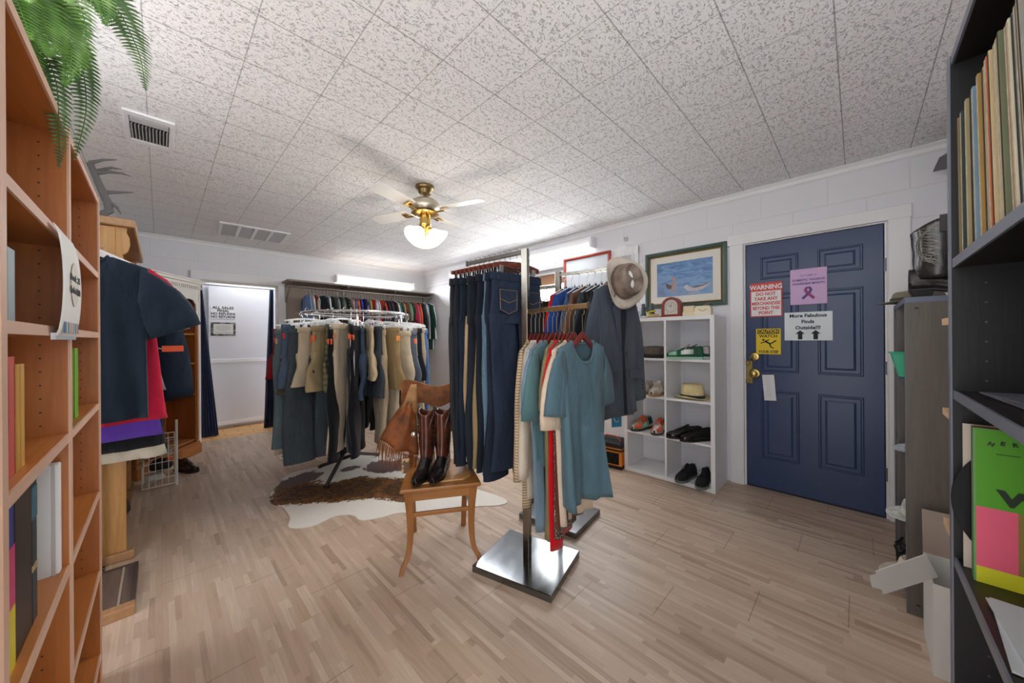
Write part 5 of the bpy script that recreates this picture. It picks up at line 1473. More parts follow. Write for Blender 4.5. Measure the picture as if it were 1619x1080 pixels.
# ---------------------------------------------------------------- tall boots
def boot(name, label, loc, rz, H=0.38, shaft_c='54291a', foot_c='1a1514', L=0.275, sr=(0.058, 0.046), top=(0.072, 0.05), embroid=None, pulls=True, scallop=0.03, stripe=None, heelh=0.035, ank=(0.052, 0.034)):
    t = thing(name, label, 'boot', loc, rz)
    fs = [0, .03, .08, .15, .25, .35, .45, .55, .65, .75, .85, .92, .97, 1.0]
    def wdt(f): 
        return 0.030 + 0.004 * math.sin(f * 3) if f < 0.35 else (lerp(0.031, 0.042, (f - .35) / .3) if f < .65 else (lerp(0.042, 0.036, (f - .65) / .15) if f < .8 else lerp(0.036, 0.006, ((f - .8) / .2) ** 1.3)))
    def bot(f): return heelh if f < 0.28 else (lerp(heelh, 0.006, min(1, (f - .28) / .25)))
    m = MB(); rings = []
    for f in fs:
        x = f * L; w_ = wdt(f); z = bot(f)
        rings.append([(x, -w_ * 1.08, z), (x, w_ * 1.08, z), (x, w_ * 1.08, z + 0.007), (x, -w_ * 1.08, z + 0.007)])
    m.loft(rings, True, True, True)
    m.build('sole', plain('1b1614', 0.5), t, 40)
    m = MB(); m.loft([[(x0, y0, 0.0) for x0, y0 in ((0.012, -.026), (0.066, -.026), (0.066, .026), (0.012, .026))], [(x0, y0, heelh) for x0, y0 in ((0.0, -.031), (0.074, -.031), (0.074, .031), (0.0, .031))]], True, True, True)
    m.build('heel', plain('1b1614', 0.5), t, 0, bevel=0.003)
    m = MB(); rings = []
    for f in fs:
        x = f * L; w_ = wdt(f); z0 = bot(f) + 0.006
        hh = lerp(0.105, 0.10, f) if f < 0.3 else lerp(0.10, 0.045, min(1, (f - .3) / .3)) if f < .6 else lerp(0.045, 0.026, (f - .6) / .4)
        hh = max(hh - (bot(f) - 0.006) * (0.4 if f < .4 else 0), 0.02)
        rings.append([(x, w_ * math.copysign(abs(math.cos(PI * k / 12)) ** 0.8, math.cos(PI * k / 12)), z0 + hh * math.sin(PI * k / 12) ** 0.8) for k in range(13)])
    m.loft(rings, False, False, False); m.build('foot', cloth(foot_c, 'polished'), t, 60, solid=0.003, fix=False)
    m = MB(); rings = []; n = 28
    for i in range(15):
        f = i / 14; z = 0.085 + (H - 0.085) * f
        a = lerp(ank[0], sr[0], min(1, f * 2.5)) if f < .4 else lerp(sr[0], top[0], (f - .4) / .6)
        b = lerp(ank[1], sr[1], min(1, f * 2.5)) if f < .4 else lerp(sr[1], top[1], (f - .4) / .6)
        cx = 0.062 + max(0, ank[0] - 0.06) * 1.4 - 0.006 * f
        ring = []
        for k in range(n):
            th = 2 * PI * k / n; c_, s_ = math.cos(th), math.sin(th)
            zz = z - (scallop * (abs(c_) ** 1.5) * f ** 4 if True else 0)
            zz += 0.0
            w_ = 1 + 0.02 * math.sin(6 * f * PI + k) * (1 - f)
            ring.append((cx + a * c_ * w_, b * s_ * w_, zz))
        rings.append(ring)
    m.loft(rings, True)
    sh_o = m.build('shaft', cloth(shaft_c, 'polished'), t, 60, solid=0.004, fix=False)
    for sg in (-1, 1):
        m = MB(); pts = []
        for i in range(1, 15): 
            r_ = rings[i]; k = n // 4 if sg > 0 else 3 * n // 4
            pts.append((r_[k][0], r_[k][1] + sg * 0.003, r_[k][2]))
        m.tube(pts, 0.004, 6); m.build('side_seam', plain('1a1512', 0.4), sh_o)
        if pulls:
            r_ = rings[-1]; k = n // 4 if sg > 0 else 3 * n // 4; c0 = Vector(r_[k])
            m = MB(); m.box((c0.x, c0.y + sg * 0.006, c0.z - 0.028), (0.026, 0.004, 0.075)); m.build('pull_strap', plain('1f1a17', 0.4), t, 0, bevel=0.001)
        if embroid:
            mm = MB()
            def surf(u, v):   # u angle from side seam, v 0..1 height
                i = max(1, min(13.99, v * 14)); i0 = int(i); fr_ = i - i0
                th = (PI / 2 if sg > 0 else -PI / 2) + u
                kf = (th / (2 * PI) * n) % n; k0 = int(kf); fk = kf - k0
                def P(ii): 
                    a_ = Vector(rings[ii][k0 % n]); b_ = Vector(rings[ii][(k0 + 1) % n]); return a_.lerp(b_, fk)
                p = P(i0).lerp(P(min(14, i0 + 1)), fr_); q = Vector((p.x - rings[7][0][0] + (rings[7][0][0] - rings[7][14][0]) / 2, p.y, 0)).normalized()
                return tuple(p + q * 0.0035)
            for mir in (-1, 1):
                for off in (0.12, 0.22):
                    mm.tube([surf(mir * (off + 0.85 * math.sin(PI * v)), 0.2 + 0.75 * v) for v in [q / 12 for q in range(13)]], 0.0018, 5)
                for q in range(6):
                    v0 = 0.25 + q * 0.11
                    mm.tube([surf(mir * 0.12, v0), surf(mir * 0.35, v0 + 0.06), surf(mir * 0.75, v0 + 0.13)], [0.001, 0.0032, 0.0008], 5)
                    mm.tube([surf(mir * 0.2, v0 + 0.02), surf(mir * 0.5, v0 + 0.02), surf(mir * 0.85, v0 + 0.09)], [0.001, 0.0026, 0.0008], 5)
                mm.tube([surf(mir * (0.55 + 0.25 * math.cos(a_)), 0.36 + 0.07 * math.sin(a_)) for a_ in [q * PI / 6 for q in range(13)]], 0.002, 5)
                mm.tube([surf(mir * (0.55 + 0.12 * math.cos(a_)), 0.36 + 0.035 * math.sin(a_)) for a_ in [q * PI / 6 for q in range(13)]], 0.0018, 5)
            mm.build('embroidery', cloth(embroid, 'polished'), sh_o)
    if stripe:
        m = MB(); m.loft([[(0.062 + (p[0] - 0.062) * 1.03, p[1] * 1.04, p[2]) for p in rings[0]], [(0.062 + (p[0] - 0.062) * 1.03, p[1] * 1.04, p[2] + 0.012) for p in rings[1]]], True)
        m.build('ankle_band', plain(stripe, 0.4), t, 60)
    return t
boot('tall_boot', 'tall brown and black leather boot on the chair, left one beside the fringed vest', ch_pt(-0.055, 0.235, 0.4595), CHR - R(108), H=0.375, sr=(0.05, 0.042), top=(0.06, 0.045), embroid='2c150c')
boot('tall_boot', 'tall brown and black leather boot on the chair, right one nearer the jeans', ch_pt(0.035, 0.235, 0.4595), CHR - R(108), H=0.375, sr=(0.05, 0.042), top=(0.06, 0.045), embroid='2c150c')
# ---------------------------------------------------------------- fringed suede vest draped on the chair's left back post
vs = thing('fringed_vest', 'rust suede fringed vest draped over the left side of the chair back', 'vest', ch_pt(-0.20, 0.40, 0.0), CHR)
M_sued = cloth('8a4e24', 'leather'); M_sued2 = cloth('ab7c4c', 'leather')
def draped(pts_rows, name, mat, parent, th=0.004):
    m = MB(); m.loft(pts_rows, False); return m.build(name, mat, parent, 70, solid=th, fix=False)
rows = []
for i in range(12):
    f = i / 11; z = 0.86 - 0.34 * f
    xl = lerp(0.0, -0.155, f ** 0.9); xr = lerp(0.05, 0.075, f)
    rows.append([(lerp(xl, xr, k / 11), -0.06 - 0.035 * math.sin(PI * k / 11) * (0.4 + f) + 0.01 * math.sin(k * 1.3 + f * 4), z + 0.11 * f * (1 - k / 11) ** 1.3 + 0.006 * math.sin(k)) for k in range(12)])
draped(rows, 'front_panel', M_sued, vs)
rows2 = [[(p[0], p[1] + 0.07 + 0.02 * math.sin(p[0] * 30), p[2]) for p in r_] for r_ in rows]
draped(rows2, 'back_panel', M_sued, vs)
rows = []
for i in range(7):
    f = i / 6; z = 0.955 - 0.20 * f
    rows.append([(lerp(0.03, 0.065, k / 5) - 0.09 * f * (1 - k / 5) + 0.01 * f, -0.045 - 0.035 * math.sin(PI * f) , z) for k in range(6)])
draped(rows, 'yoke', M_sued2, vs)
m = MB(); rr = random.Random(4)
for i in range(46):
    f = i / 45; x = lerp(-0.155, 0.07, f); z0 = 0.525 + 0.11 * (1 - f) ** 1.3 - (0.0 if i % 2 else 0.012)
    y = -0.085 - 0.02 * math.sin(PI * f); l_ = 0.09 + rr.random() * 0.05
    m.tube([(x, y, z0), (x - 0.008 + rr.uniform(-.006, .006), y - 0.006, z0 - l_ * 0.5), (x - 0.012 + rr.uniform(-.016, .016), y + rr.uniform(-.01, .01), z0 - l_)], [0.0026, 0.0022, 0.001], 4)
m.build('fringe', M_sued, vs)
m = MB(); m.M = T(0.048, -0.112, 0.655) @ Matrix.Rotation(PI / 2, 4, 'X'); m.lathe([(0.001, 0.006), (0.009, 0.006), (0.016, 0.002), (0.017, 0)], n=18); m.build('concho', metal('d8d4c8', 0.2), vs)
m = MB(); m.M = T(-0.055, -0.105, 0.575) @ Matrix.Rotation(PI / 2, 4, 'X'); m.lathe([(0.001, 0.005), (0.007, 0.005), (0.011, 0)], n=14); m.build('concho', metal('8a8478', 0.3), vs)
m = MB(); m.M = T(0.0, -0.115, 0.47); m.bx(-0.022, 0.022, -0.001, 0.001, -0.045, 0.045); m.build('hang_card', cloth('d9b48a', 'camo'), vs, 0)

# ---------------------------------------------------------------- left bookcase
XL = -0.155
M_or = wood('bd7438', '995824', 'z', 0.38, 0.8); M_ory = wood('c27a3e', 'a3642e', 'y', 0.34, 0.8)
M_edge = plain('dcb49a', 0.45)
bk = thing('bookcase', 'tall orange wooden bookcase with pale front edges at the left edge', 'bookcase', (0, 0, 0))
BX0 = XL - 0.30; HB = 1.765
def pegged(src, axis, pos, pitch, colr):
    m = src.copy(); nt = m.node_tree; b = nt.nodes['Principled BSDF']
    old = b.inputs['Base Color'].links[0].from_socket
    def mth(op, a, c):
        x = nt.nodes.new('ShaderNodeMath'); x.operation = op
        for i, v in enumerate((a, c)):
            if hasattr(v, 'links') or isinstance(v, bpy.types.NodeSocket): nt.links.new(v, x.inputs[i])
            else: x.inputs[i].default_value = v
        return x.outputs[0]
    tc = nt.nodes.new('ShaderNodeTexCoord'); sx = nt.nodes.new('ShaderNodeSeparateXYZ'); nt.links.new(tc.outputs['Object'], sx.inputs[0])
    a = mth('ABSOLUTE', mth('SUBTRACT', sx.outputs[axis], pos), 0.0)
    f = mth('ABSOLUTE', mth('SUBTRACT', mth('FRACT', mth('DIVIDE', sx.outputs[2], pitch), 0.0), 0.5), 0.0)
    d = mth('MULTIPLY', mth('LESS_THAN', a, 0.0018), mth('LESS_THAN', f, 0.0018 / pitch))
    mx = nt.nodes.new('ShaderNodeMix'); mx.data_type = 'RGBA'
    nt.links.new(d, mx.inputs[0]); nt.links.new(old, mx.inputs[6]); mx.inputs[7].default_value = lin(colr)
    nt.links.new(mx.outputs[2], b.inputs['Base Color'])
    return m
M_orp = pegged(M_or, 0, XL - 0.045, 0.032, '3a2412')
def upright(y0, y1, z0=0.0, z1=HB):
    MB().bx(BX0, XL - 0.004, y0, y1, z0, z1).build('side_panel', M_orp, bk, 0)
    MB().bx(XL - 0.004, XL, y0, y1, z0, z1).build('edge_band', M_edge, bk, 0)
for y0, y1 in ((0.555, 0.575), (0.845, 0.872), (1.372, 1.396), (1.962, 1.985)): upright(y0, y1)
MB().bx(BX0, BX0 + 0.006, 0.56, 1.98, 0.0, HB).build('back_panel', M_or, bk, 0)
for (ya, yb) in ((0.575, 0.845), (0.872, 1.372), (1.396, 1.962)):
    for z in (0.085, 0.385, 0.675, 0.995, 1.252, 1.468, HB - 0.022):
        MB().bx(BX0 + 0.006, XL - 0.006, ya, yb, z, z + 0.02).build('shelf', M_ory, bk, 0)
        MB().bx(XL - 0.006, XL - 0.002, ya, yb, z, z + 0.02).build('shelf_edge', M_edge, bk, 0)
    MB().bx(XL - 0.03, XL - 0.015, ya, yb, 0.0, 0.085).build('plinth', M_or, bk, 0)
# books
def book(label, y0, y1, z0, h, depth=0.2, c='cc4444', x=-0.175, pages=True, blocks=None, cat='book', name='book', lean=0.0):
    t = thing(name, label, cat, (x, (y0 + y1) / 2, z0), 0)
    if lean: t.rotation_euler = (lean, 0, 0)
    T_ = (y1 - y0) / 2; mt = plain(c, 0.45)
    MB().bx(-depth, 0, -T_, -T_ + 0.0025, 0, h).build('cover', mt, t, 0)
    MB().bx(-depth, 0, T_ - 0.0025, T_, 0, h).build('cover', mt, t, 0)
    MB().bx(-0.003, 0.0, -T_, T_, 0, h).build('spine', mt, t, 0, bevel=0.001)
    MB().bx(-depth + 0.003, -0.003, -T_ + 0.0025, T_ - 0.0025, 0.003, h - 0.003).build('pages', plain('e6dfcd', 0.8), t, 0)
    if blocks:
        for (za, zb, cc) in blocks:
            MB().bx(-depth, 0.0008, -T_ - 0.0008, T_ + 0.0008, za, zb).build('cover_band', plain(cc, 0.45), t, 0)
    return t
book('coral red book standing on the left bookcase at eye height', 0.985, 1.022, 1.015, 0.20, c='d6564c')
book('mustard yellow book beside the coral red one', 1.030, 1.055, 1.015, 0.185, c='d9a23c')
book('thin golden yellow book, right of the mustard one', 1.057, 1.083, 1.015, 0.185, c='e0ac48')
book('lime green book in the right bay of the left bookcase', 1.62, 1.642, 1.015, 0.205, c='8cc43c')
book('bright green book in the right bay, right of the lime one', 1.645, 1.675, 1.015, 0.205, c='79b52f')
book('pale grey-blue book on the shelf above the coral red book', 0.985, 1.028, 1.272, 0.125, c='9fb0b4')
book('blue, pink and yellow banded book low on the left bookcase', 0.975, 1.012, 0.695, 0.285, c='2a3c8c', blocks=((0.105, 0.205, 'd23c74'), (0.0, 0.105, 'e6d42c')))
book('thick dark brown book low on the left bookcase', 1.018, 1.125, 0.695, 0.285, c='2b1c14')
book('black and teal patterned book beside the thick dark brown one', 1.13, 1.165, 0.695, 0.275, c='25333c', blocks=((0.2, 0.262, '3a6a7c'), (0.1, 0.112, 'b8a06a')))
al = thing('white_album', 'large white album standing cover-out low on the left bookcase', 'book', (-0.168, 1.345, 0.695), 0)
MB().bx(-0.24, 0.0, -0.012, 0.012, 0, 0.258).build('cover', plain('ececec', 0.4), al, 0, bevel=0.003)
m = MB(); m.bx(-0.232, -0.014, -0.0135, -0.012, 0.0, 0.25); m.build('panel', plain('e2e2e0', 0.4), al, 0)
m = MB(); m.bx(-0.012, -0.006, -0.0145, -0.012, 0.0, 0.258); m.build('hinge_line', plain('c4c2be', 0.4), al, 0)
# paper banner hung over the shelf
bn_ = thing('price_banner', 'white paper price banner taped across two shelves of the left bookcase', 'sign', (0, 0, 0))
rows = []
for i in range(13):
    f = i / 12; z = 1.482 - 0.235 * f
    rows.append([(XL + 0.004 + 0.012 * math.sin(PI * f) ** 0.5 , 1.155 + 0.225 * k / 8 + 0.006 * math.sin(PI * f) * (k / 8), z - (0.0) * k / 8) for k in range(9)])
m = MB(); m.loft(rows, False); m.build('sheet', plain('eceae6', 0.6), bn_, 60, solid=0.0008, fix=False)
FACE_XP = Matrix.Rotation(PI / 2, 4, 'Z') @ Matrix.Rotation(PI / 2, 4, 'X')
m = MB(); m.M = T(XL + 0.0172, 1.285, 1.37) @ Matrix.Rotation(PI / 2, 4, 'Y'); m.lathe([(0.001, 0), (0.05, 0), (0.05, 0.0006), (0.001, 0.0006)], n=24); m.build('badge', plain('ded6c8', 0.6), bn_, 0)
text('lettering', 'Book .25', 0.02, M_ink, bn_, T(XL + 0.0182, 1.285, 1.383) @ FACE_XP, bold=0.0006, xs=1.7)
text('lettering', 'Hardback $1.00', 0.02, M_ink, bn_, T(XL + 0.0182, 1.285, 1.355) @ FACE_XP, bold=0.0006, xs=1.0)
rr = random.Random(2); yy = 1.19
m = {}
while yy < 1.37:
    w_ = 0.004 + rr.random() * 0.006; cc = rr.choice(['c8565a', '5a8fb0', 'd9b070', '7aa37c', 'c9c4ba', '8a6a94', '4a6a8c'])
    f = rr.random() * 0.012
    mb = m.setdefault(cc, MB()); mb.bx(XL + 0.0115, XL + 0.0125, yy, yy + w_, 1.258, 1.29 + f * 1.5); yy += w_ + 0.003
for cc, mb in m.items(): mb.build('printed_book_spines', plain(cc, 0.6), bn_, 0)
m = MB(); m.bx(XL - 0.001, XL + 0.006, 1.16, 1.40, 1.244, 1.258); m.build('tape', plain('d4dde4', 0.2), bn_, 0)

# ---------------------------------------------------------------- fern on the bookcase
M_f1 = None
t = NT('fern_leaf'); nz = t.noise(t.coords(), 22, 3)
M_f1 = t.base(t.ramp(nz, [(0.3, '3c6b20'), (0.55, '6a9a3e'), (0.8, 'a6c888')]), 0.35)
t = NT('fern_leaf_dark'); nz = t.noise(t.coords(), 22, 3)
M_f2 = t.base(t.ramp(nz, [(0.3, '254412'), (0.6, '3d6420'), (0.85, '5f8a38')]), 0.4)
fern = thing('potted_fern', 'bright green fern trailing from a pot on top of the left bookcase', 'plant', (-0.28, 1.06, HB))
m = MB(); m.lathe([(0.001, 0), (0.06, 0), (0.075, 0.09), (0.08, 0.095), (0.08, 0.11), (0.07, 0.11), (0.065, 0.09), (0.001, 0.088)], n=24); m.build('pot', plain('6a4a38', 0.6), fern)
def frond(pts, width, mat, seed, npairs=30, face=None):
    rnd = random.Random(seed)
    P = [Vector(p) for p in pts]
    def B(tt):
        # Catmull-Rom through points
        n_ = len(P) - 1; s_ = min(n_ - 1e-6, tt * n_); i = int(s_); u = s_ - i
        p0 = P[max(0, i - 1)]; p1 = P[i]; p2 = P[i + 1]; p3 = P[min(n_, i + 2)]
        return 0.5 * ((2 * p1) + (p2 - p0) * u + (2 * p0 - 5 * p1 + 4 * p2 - p3) * u * u + (3 * p1 - p0 - 3 * p2 + p3) * u ** 3)
    m = MB(); m.tube([B(i / 24) for i in range(25)], [lerp(0.0022, 0.0007, i / 24) for i in range(25)], 5)
    fc = Vector(face) if face else Vector((0.35, -1, -0.45))
    for i in range(npairs):
        tt = 0.04 + 0.95 * i / npairs; p = B(tt); d = (B(min(1, tt + 0.01)) - B(max(0, tt - 0.01))).normalized()
        side = d.cross(fc).normalized(); up = side.cross(d).normalized()
        ln = width * (min(1.0, 0.35 + tt * 3.0) if tt < 0.35 else max(0.10, 1 - ((tt - 0.35) / 0.65) ** 1.7)) * rnd.uniform(0.9, 1.05)
        wl = 0.0066 * max(0.45, ln / width)
        for sg in (-1, 1):
            a = side * sg + d * 0.25; a.normalize()
            droop = -0.22
            prev_ = None; vs = []
            for q in range(6):
                f = q / 5; c_ = p + a * ln * f + up * ln * (0.18 * f - 0.30 * f * f) + d * ln * 0.10 * f * f
                w_ = wl * (1 - f ** 3) * (0.8 + 0.25 * math.sin(PI * f)) * (1 if q else 0.6) * (1 + 0.18 * (-1) ** q)
                vs.append((c_ - d * w_, c_ + up * w_ * 0.35, c_ + d * w_))
            m.loft([[tuple(v) for v in r_] for r_ in vs], False)
    m.build('frond', mat, fern, 0, fix=False)
def rel(p): return (p[0] + 0.28, p[1] - 1.06, p[2] - HB)
FR = [
 ([(-0.28, 1.06, 1.87), (-0.20, 1.16, 2.02), (-0.09, 1.22, 2.04), (-0.035, 1.20, 1.93), (-0.02, 1.13, 1.80)], 0.05, M_f2, 56),
 ([(-0.28, 1.06, 1.87), (-0.22, 1.2, 1.99), (-0.14, 1.29, 1.93), (-0.12, 1.29, 1.80), (-0.135, 1.26, 1.65)], 0.040, M_f2, 58),
 ([(-0.28, 1.06, 1.87), (-0.24, 1.18, 1.96), (-0.17, 1.27, 1.86), (-0.155, 1.25, 1.72), (-0.15, 1.21, 1.61)], 0.032, M_f2, 52),
 ([(-0.28, 1.06, 1.87), (-0.26, 1.12, 1.98), (-0.20, 1.16, 1.95), (-0.18, 1.15, 1.84), (-0.19, 1.14, 1.77)], 0.055, M_f1, 46),
 ([(-0.28, 1.06, 1.87), (-0.25, 1.08, 1.96), (-0.21, 1.10, 1.94), (-0.18, 1.08, 1.86), (-0.16, 1.05, 1.78)], 0.055, M_f1, 46),
 ([(-0.28, 1.06, 1.87), (-0.22, 1.14, 1.97), (-0.15, 1.19, 1.94), (-0.13, 1.19, 1.86), (-0.14, 1.19, 1.78)], 0.055, M_f1, 48),
 ([(-0.28, 1.06, 1.87), (-0.24, 1.06, 2.0), (-0.18, 1.12, 2.03), (-0.12, 1.14, 1.95), (-0.10, 1.12, 1.86)], 0.055, M_f1, 48),
 ([(-0.28, 1.06, 1.87), (-0.25, 1.0, 1.95), (-0.20, 0.99, 1.93), (-0.165, 0.99, 1.85), (-0.15, 0.97, 1.80)], 0.045, M_f1, 42),
 ([(-0.28, 1.06, 1.87), (-0.23, 1.10, 2.03), (-0.15, 1.15, 2.06), (-0.09, 1.16, 1.99), (-0.08, 1.15, 1.92)], 0.055, M_f1, 46),
 ([(-0.28, 1.06, 1.87), (-0.26, 1.06, 1.98), (-0.215, 1.06, 1.99), (-0.185, 1.04, 1.91), (-0.18, 1.01, 1.84)], 0.055, M_f1, 44),
 ([(-0.28, 1.06, 1.87), (-0.27, 1.14, 1.96), (-0.22, 1.21, 1.95), (-0.19, 1.22, 1.87), (-0.175, 1.20, 1.79)], 0.055, M_f1, 44),
 ([(-0.28, 1.06, 1.87), (-0.23, 1.12, 1.95), (-0.175, 1.15, 1.93), (-0.155, 1.13, 1.85), (-0.15, 1.11, 1.79)], 0.055, M_f1, 44),
 ([(-0.28, 1.06, 1.87), (-0.22, 1.08, 2.02), (-0.16, 1.09, 2.03), (-0.13, 1.08, 1.95), (-0.12, 1.06, 1.88)], 0.055, M_f1, 44),
 ([(-0.28, 1.06, 1.87), (-0.30, 1.14, 2.0), (-0.26, 1.24, 2.0), (-0.22, 1.32, 1.90)], 0.045, M_f2, 36),
 ([(-0.28, 1.06, 1.87), (-0.34, 1.0, 1.98), (-0.40, 0.95, 1.95), (-0.44, 0.9, 1.86)], 0.045, M_f2, 36),
 ([(-0.28, 1.06, 1.87), (-0.36, 1.14, 1.98), (-0.42, 1.24, 1.93)], 0.045, M_f2, 34),
]
for i, (pts, wd_f, mt, npair) in enumerate(FR): frond([rel(p) for p in pts], wd_f, mt, i, npair)

# ---------------------------------------------------------------- pine hutch
M_pine = wood('c99a5e', 'a8773e', 'z', 0.45, 0.7); M_pinex = wood('c4935a', '9c6c38', 'x', 0.45, 0.7); M_piney = wood('b98e66', '96704c', 'y', 0.45, 0.7)
hu = thing('pine_hutch', 'open pine hutch with scalloped sides behind the hanging shirts', 'cabinet', (0, 0, 0))
HY0, HY1, HX0, HX1 = 2.96, 4.20, -0.600, -0.140
def scallop_side(y):
    pts = [(HX0, 0.66), (HX1 - 0.04, 0.66), (HX1 - 0.03, 0.8), (HX1 + 0.0, 1.2), (HX1 - 0.05, 1.48), (HX1 - 0.045, 1.55), (HX1 - 0.01, 1.60), (HX1 + 0.015, 1.66), (HX1 - 0.002, 1.70), (HX1 - 0.008, 1.73), (HX1 + 0.012, 1.75), (HX1 + 0.022, 1.79), (HX1 + 0.02, 1.83), (HX1 + 0.008, 1.86), (HX1 + 0.01, 1.885), (HX0, 1.885)]
    m = MB(); m.prism(pts, 0.022, 'xz', y); m.build('side_panel', M_pine, hu, 0, bevel=0.002)
scallop_side(HY0 + 0.002); scallop_side(HY1 - 0.024)
# raised side frame and panel groove of the near side
m = MB(); m.bx(HX0, HX0 + 0.05, HY0 - 0.008, HY0 + 0.002, 0.66, 1.88); m.bx(HX1 - 0.10, HX1 - 0.035, HY0 - 0.008, HY0 + 0.002, 0.66, 1.88); m.bx(HX0 + 0.05, HX1 - 0.10, HY0 - 0.008, HY0 + 0.002, 1.82, 1.88)
m.build('side_frame', M_pine, hu, 0, bevel=0.003)
m = MB(); m.bx(HX0 - 0.02, HX1 + 0.045, HY0 - 0.03, HY1 + 0.03, 1.885, 1.93); m.build('cornice', M_piney, hu, 0, bevel=0.008)
m = MB(); m.bx(HX0, HX0 + 0.01, HY0, HY1, 0.1, 1.885); m.build('back_panel', M_pine, hu, 0)
for z in (1.15, 1.52): MB().bx(HX0 + 0.01, HX1 - 0.06, HY0 + 0.024, HY1 - 0.024, z, z + 0.018).build('shelf', M_piney, hu, 0, bevel=0.002)
MB().bx(HX0, HX1 + 0.02, HY0 - 0.015, HY1 + 0.015, 0.635, 0.66).build('counter', M_piney, hu, 0, bevel=0.004)
MB().bx(HX0, HX1 - 0.055, HY0 + 0.012, HY0 + 0.028, 0.052, 0.634).build('side_panel', M_pine, hu, 0)
m = MB(); m.bx(HX1 - 0.085, HX1, HY0, HY0 + 0.035, 0.05, 0.634); m.bx(HX0, HX0 + 0.06, HY0, HY0 + 0.035, 0.05, 0.635); m.bx(HX0 + 0.06, HX1 - 0.085, HY0, HY0 + 0.033, 0.05, 0.11); m.build('side_frame', M_pine, hu, 0, bevel=0.003)
MB().bx(HX0, HX1 - 0.03, HY1 - 0.03, HY1, 0.05, 0.635).build('side_panel', M_pine, hu, 0)
MB().bx(HX0, HX1 + 0.03, HY0 - 0.02, HY0 + 0.03, 0.0, 0.05).build('foot_rail', M_piney, hu, 0, bevel=0.006)
MB().bx(HX1 - 0.10, HX1 - 0.02, HY0 + 0.03, HY1 + 0.22, 0.0, 0.04).build('plinth', M_piney, hu, 0, bevel=0.004)
MB().bx(HX0 + 0.01, HX1 - 0.03, HY0 + 0.03, HY1 - 0.03, 0.30, 0.318).build('shelf', M_piney, hu, 0)
m = MB(); m.sphere((-0.20, 3.16, 1.575), 0.035, 12, 8, (1, 1, 1.2)); m.cyl((-0.20, 3.16, 1.538), 0.03, 0.02)
tag(m.build('candle_pot', plain('caa23c', 0.4)), 'small yellow pot on the top shelf of the pine hutch', 'pot')
# antlers on the hutch
an = thing('antlers', 'grey weathered antlers resting on top of the pine hutch', 'antlers', (-0.20, 3.02, 1.93))
M_ant = plain('6c6a68', 0.7, var=0.25)
def tine(pts, r0, r1, nm='tine'):
    m = MB(); n_ = len(pts); m.tube(pts, [1.25 * lerp(r0, r1, i / (n_ - 1)) for i in range(n_)], 8); m.build(nm, M_ant, an)
tine([(-0.10, 0.0, 0.018), (-0.03, 0.0, 0.02), (0.0, 0.0, 0.05), (-0.005, 0.0, 0.10), (-0.04, 0.0, 0.20), (-0.07, 0.0, 0.30)], 0.018, 0.011, 'beam')
tine([(-0.01, 0, 0.11), (0.03, -0.01, 0.075), (0.045, -0.02, 0.04)], 0.010, 0.002)
tine([(-0.02, 0, 0.15), (0.04, -0.01, 0.165), (0.095, -0.03, 0.175)], 0.010, 0.002)
tine([(-0.05, 0, 0.25), (0.0, -0.01, 0.27), (0.05, -0.02, 0.275), (0.085, -0.03, 0.265)], 0.010, 0.002)
tine([(-0.05, 0, 0.26), (0.01, 0.0, 0.30), (0.05, 0.02, 0.31)], 0.008, 0.002)
tine([(-0.07, 0, 0.30), (-0.02, -0.01, 0.33), (0.03, -0.02, 0.345)], 0.009, 0.002)

# framed glass-top box on the floor
gb = thing('display_box', 'low wood-framed box with smoked glass top on the floor beside the bookcase', 'display case', (0, 0, 0))
m = MB(); m.bx(-0.36, -0.085, 2.335, 2.385, 0.0, 0.045); m.build('frame_rail', M_piney, gb, 0, bevel=0.004)
m = MB(); m.bx(-0.36, -0.34, 2.385, 2.78, 0.0, 0.04); m.bx(-0.10, -0.088, 2.385, 2.78, 0.0, 0.04); m.bx(-0.36, -0.088, 2.78, 2.795, 0.0, 0.04); m.build('frame_rail', plain('4c4038', 0.4), gb, 0)
m = MB(); m.bx(-0.34, -0.10, 2.385, 2.78, 0.01, 0.034); m.build('glass_top', wood('6d5f57', '54484a', 'y', 0.12, 1.0), gb, 0)
m = MB(); m.bx(-0.145, -0.137, 2.385, 2.78, 0.034, 0.037); m.build('inner_strip', plain('a89c90', 0.4), gb, 0)

# ---------------------------------------------------------------- white and brown hutch, turned in the corner
WH = thing('white_hutch', 'white-painted bookcase with dentil cornice and brown interior beside the far doorway', 'cabinet', (0.29, 5.20, 0), math.atan2(0.825, 0.565) - PI / 2)
# local +y runs from here towards the doorway; front faces +x ; carcass spans y -0.8..0
M_br = wood('9c5c2c', '7c4420', 'z', 0.45, 0.8); M_brx = wood('b07038', '8a5228', 'y', 0.4)
M_wp = plain('e6e2da', 0.5, var=0.08)
HW = 1.83
MB().bx(-0.30, -0.285, -0.8, 0.0, 0.12, HW).build('back_panel', M_br, WH, 0)
for y0 in (-0.8, -0.02):
    MB().bx(-0.285, -0.005, y0, y0 + 0.02, 0.12, HW).build('side_panel', M_br, WH, 0)
MB().bx(-0.005, 0.0, -0.03, 0.0, 0.12, 1.5).build('front_stile', M_brx, WH, 0, bevel=0.002)
MB().bx(-0.30, 0.0, -0.8, 0.0, HW - 0.02, HW).build('top_panel', M_wp, WH, 0)
for z in (0.14, 0.64, 0.98, 1.30, 1.58): MB().bx(-0.285, -0.012, -0.78, -0.02, z, z + 0.02).build('shelf', M_brx, WH, 0, bevel=0.003)
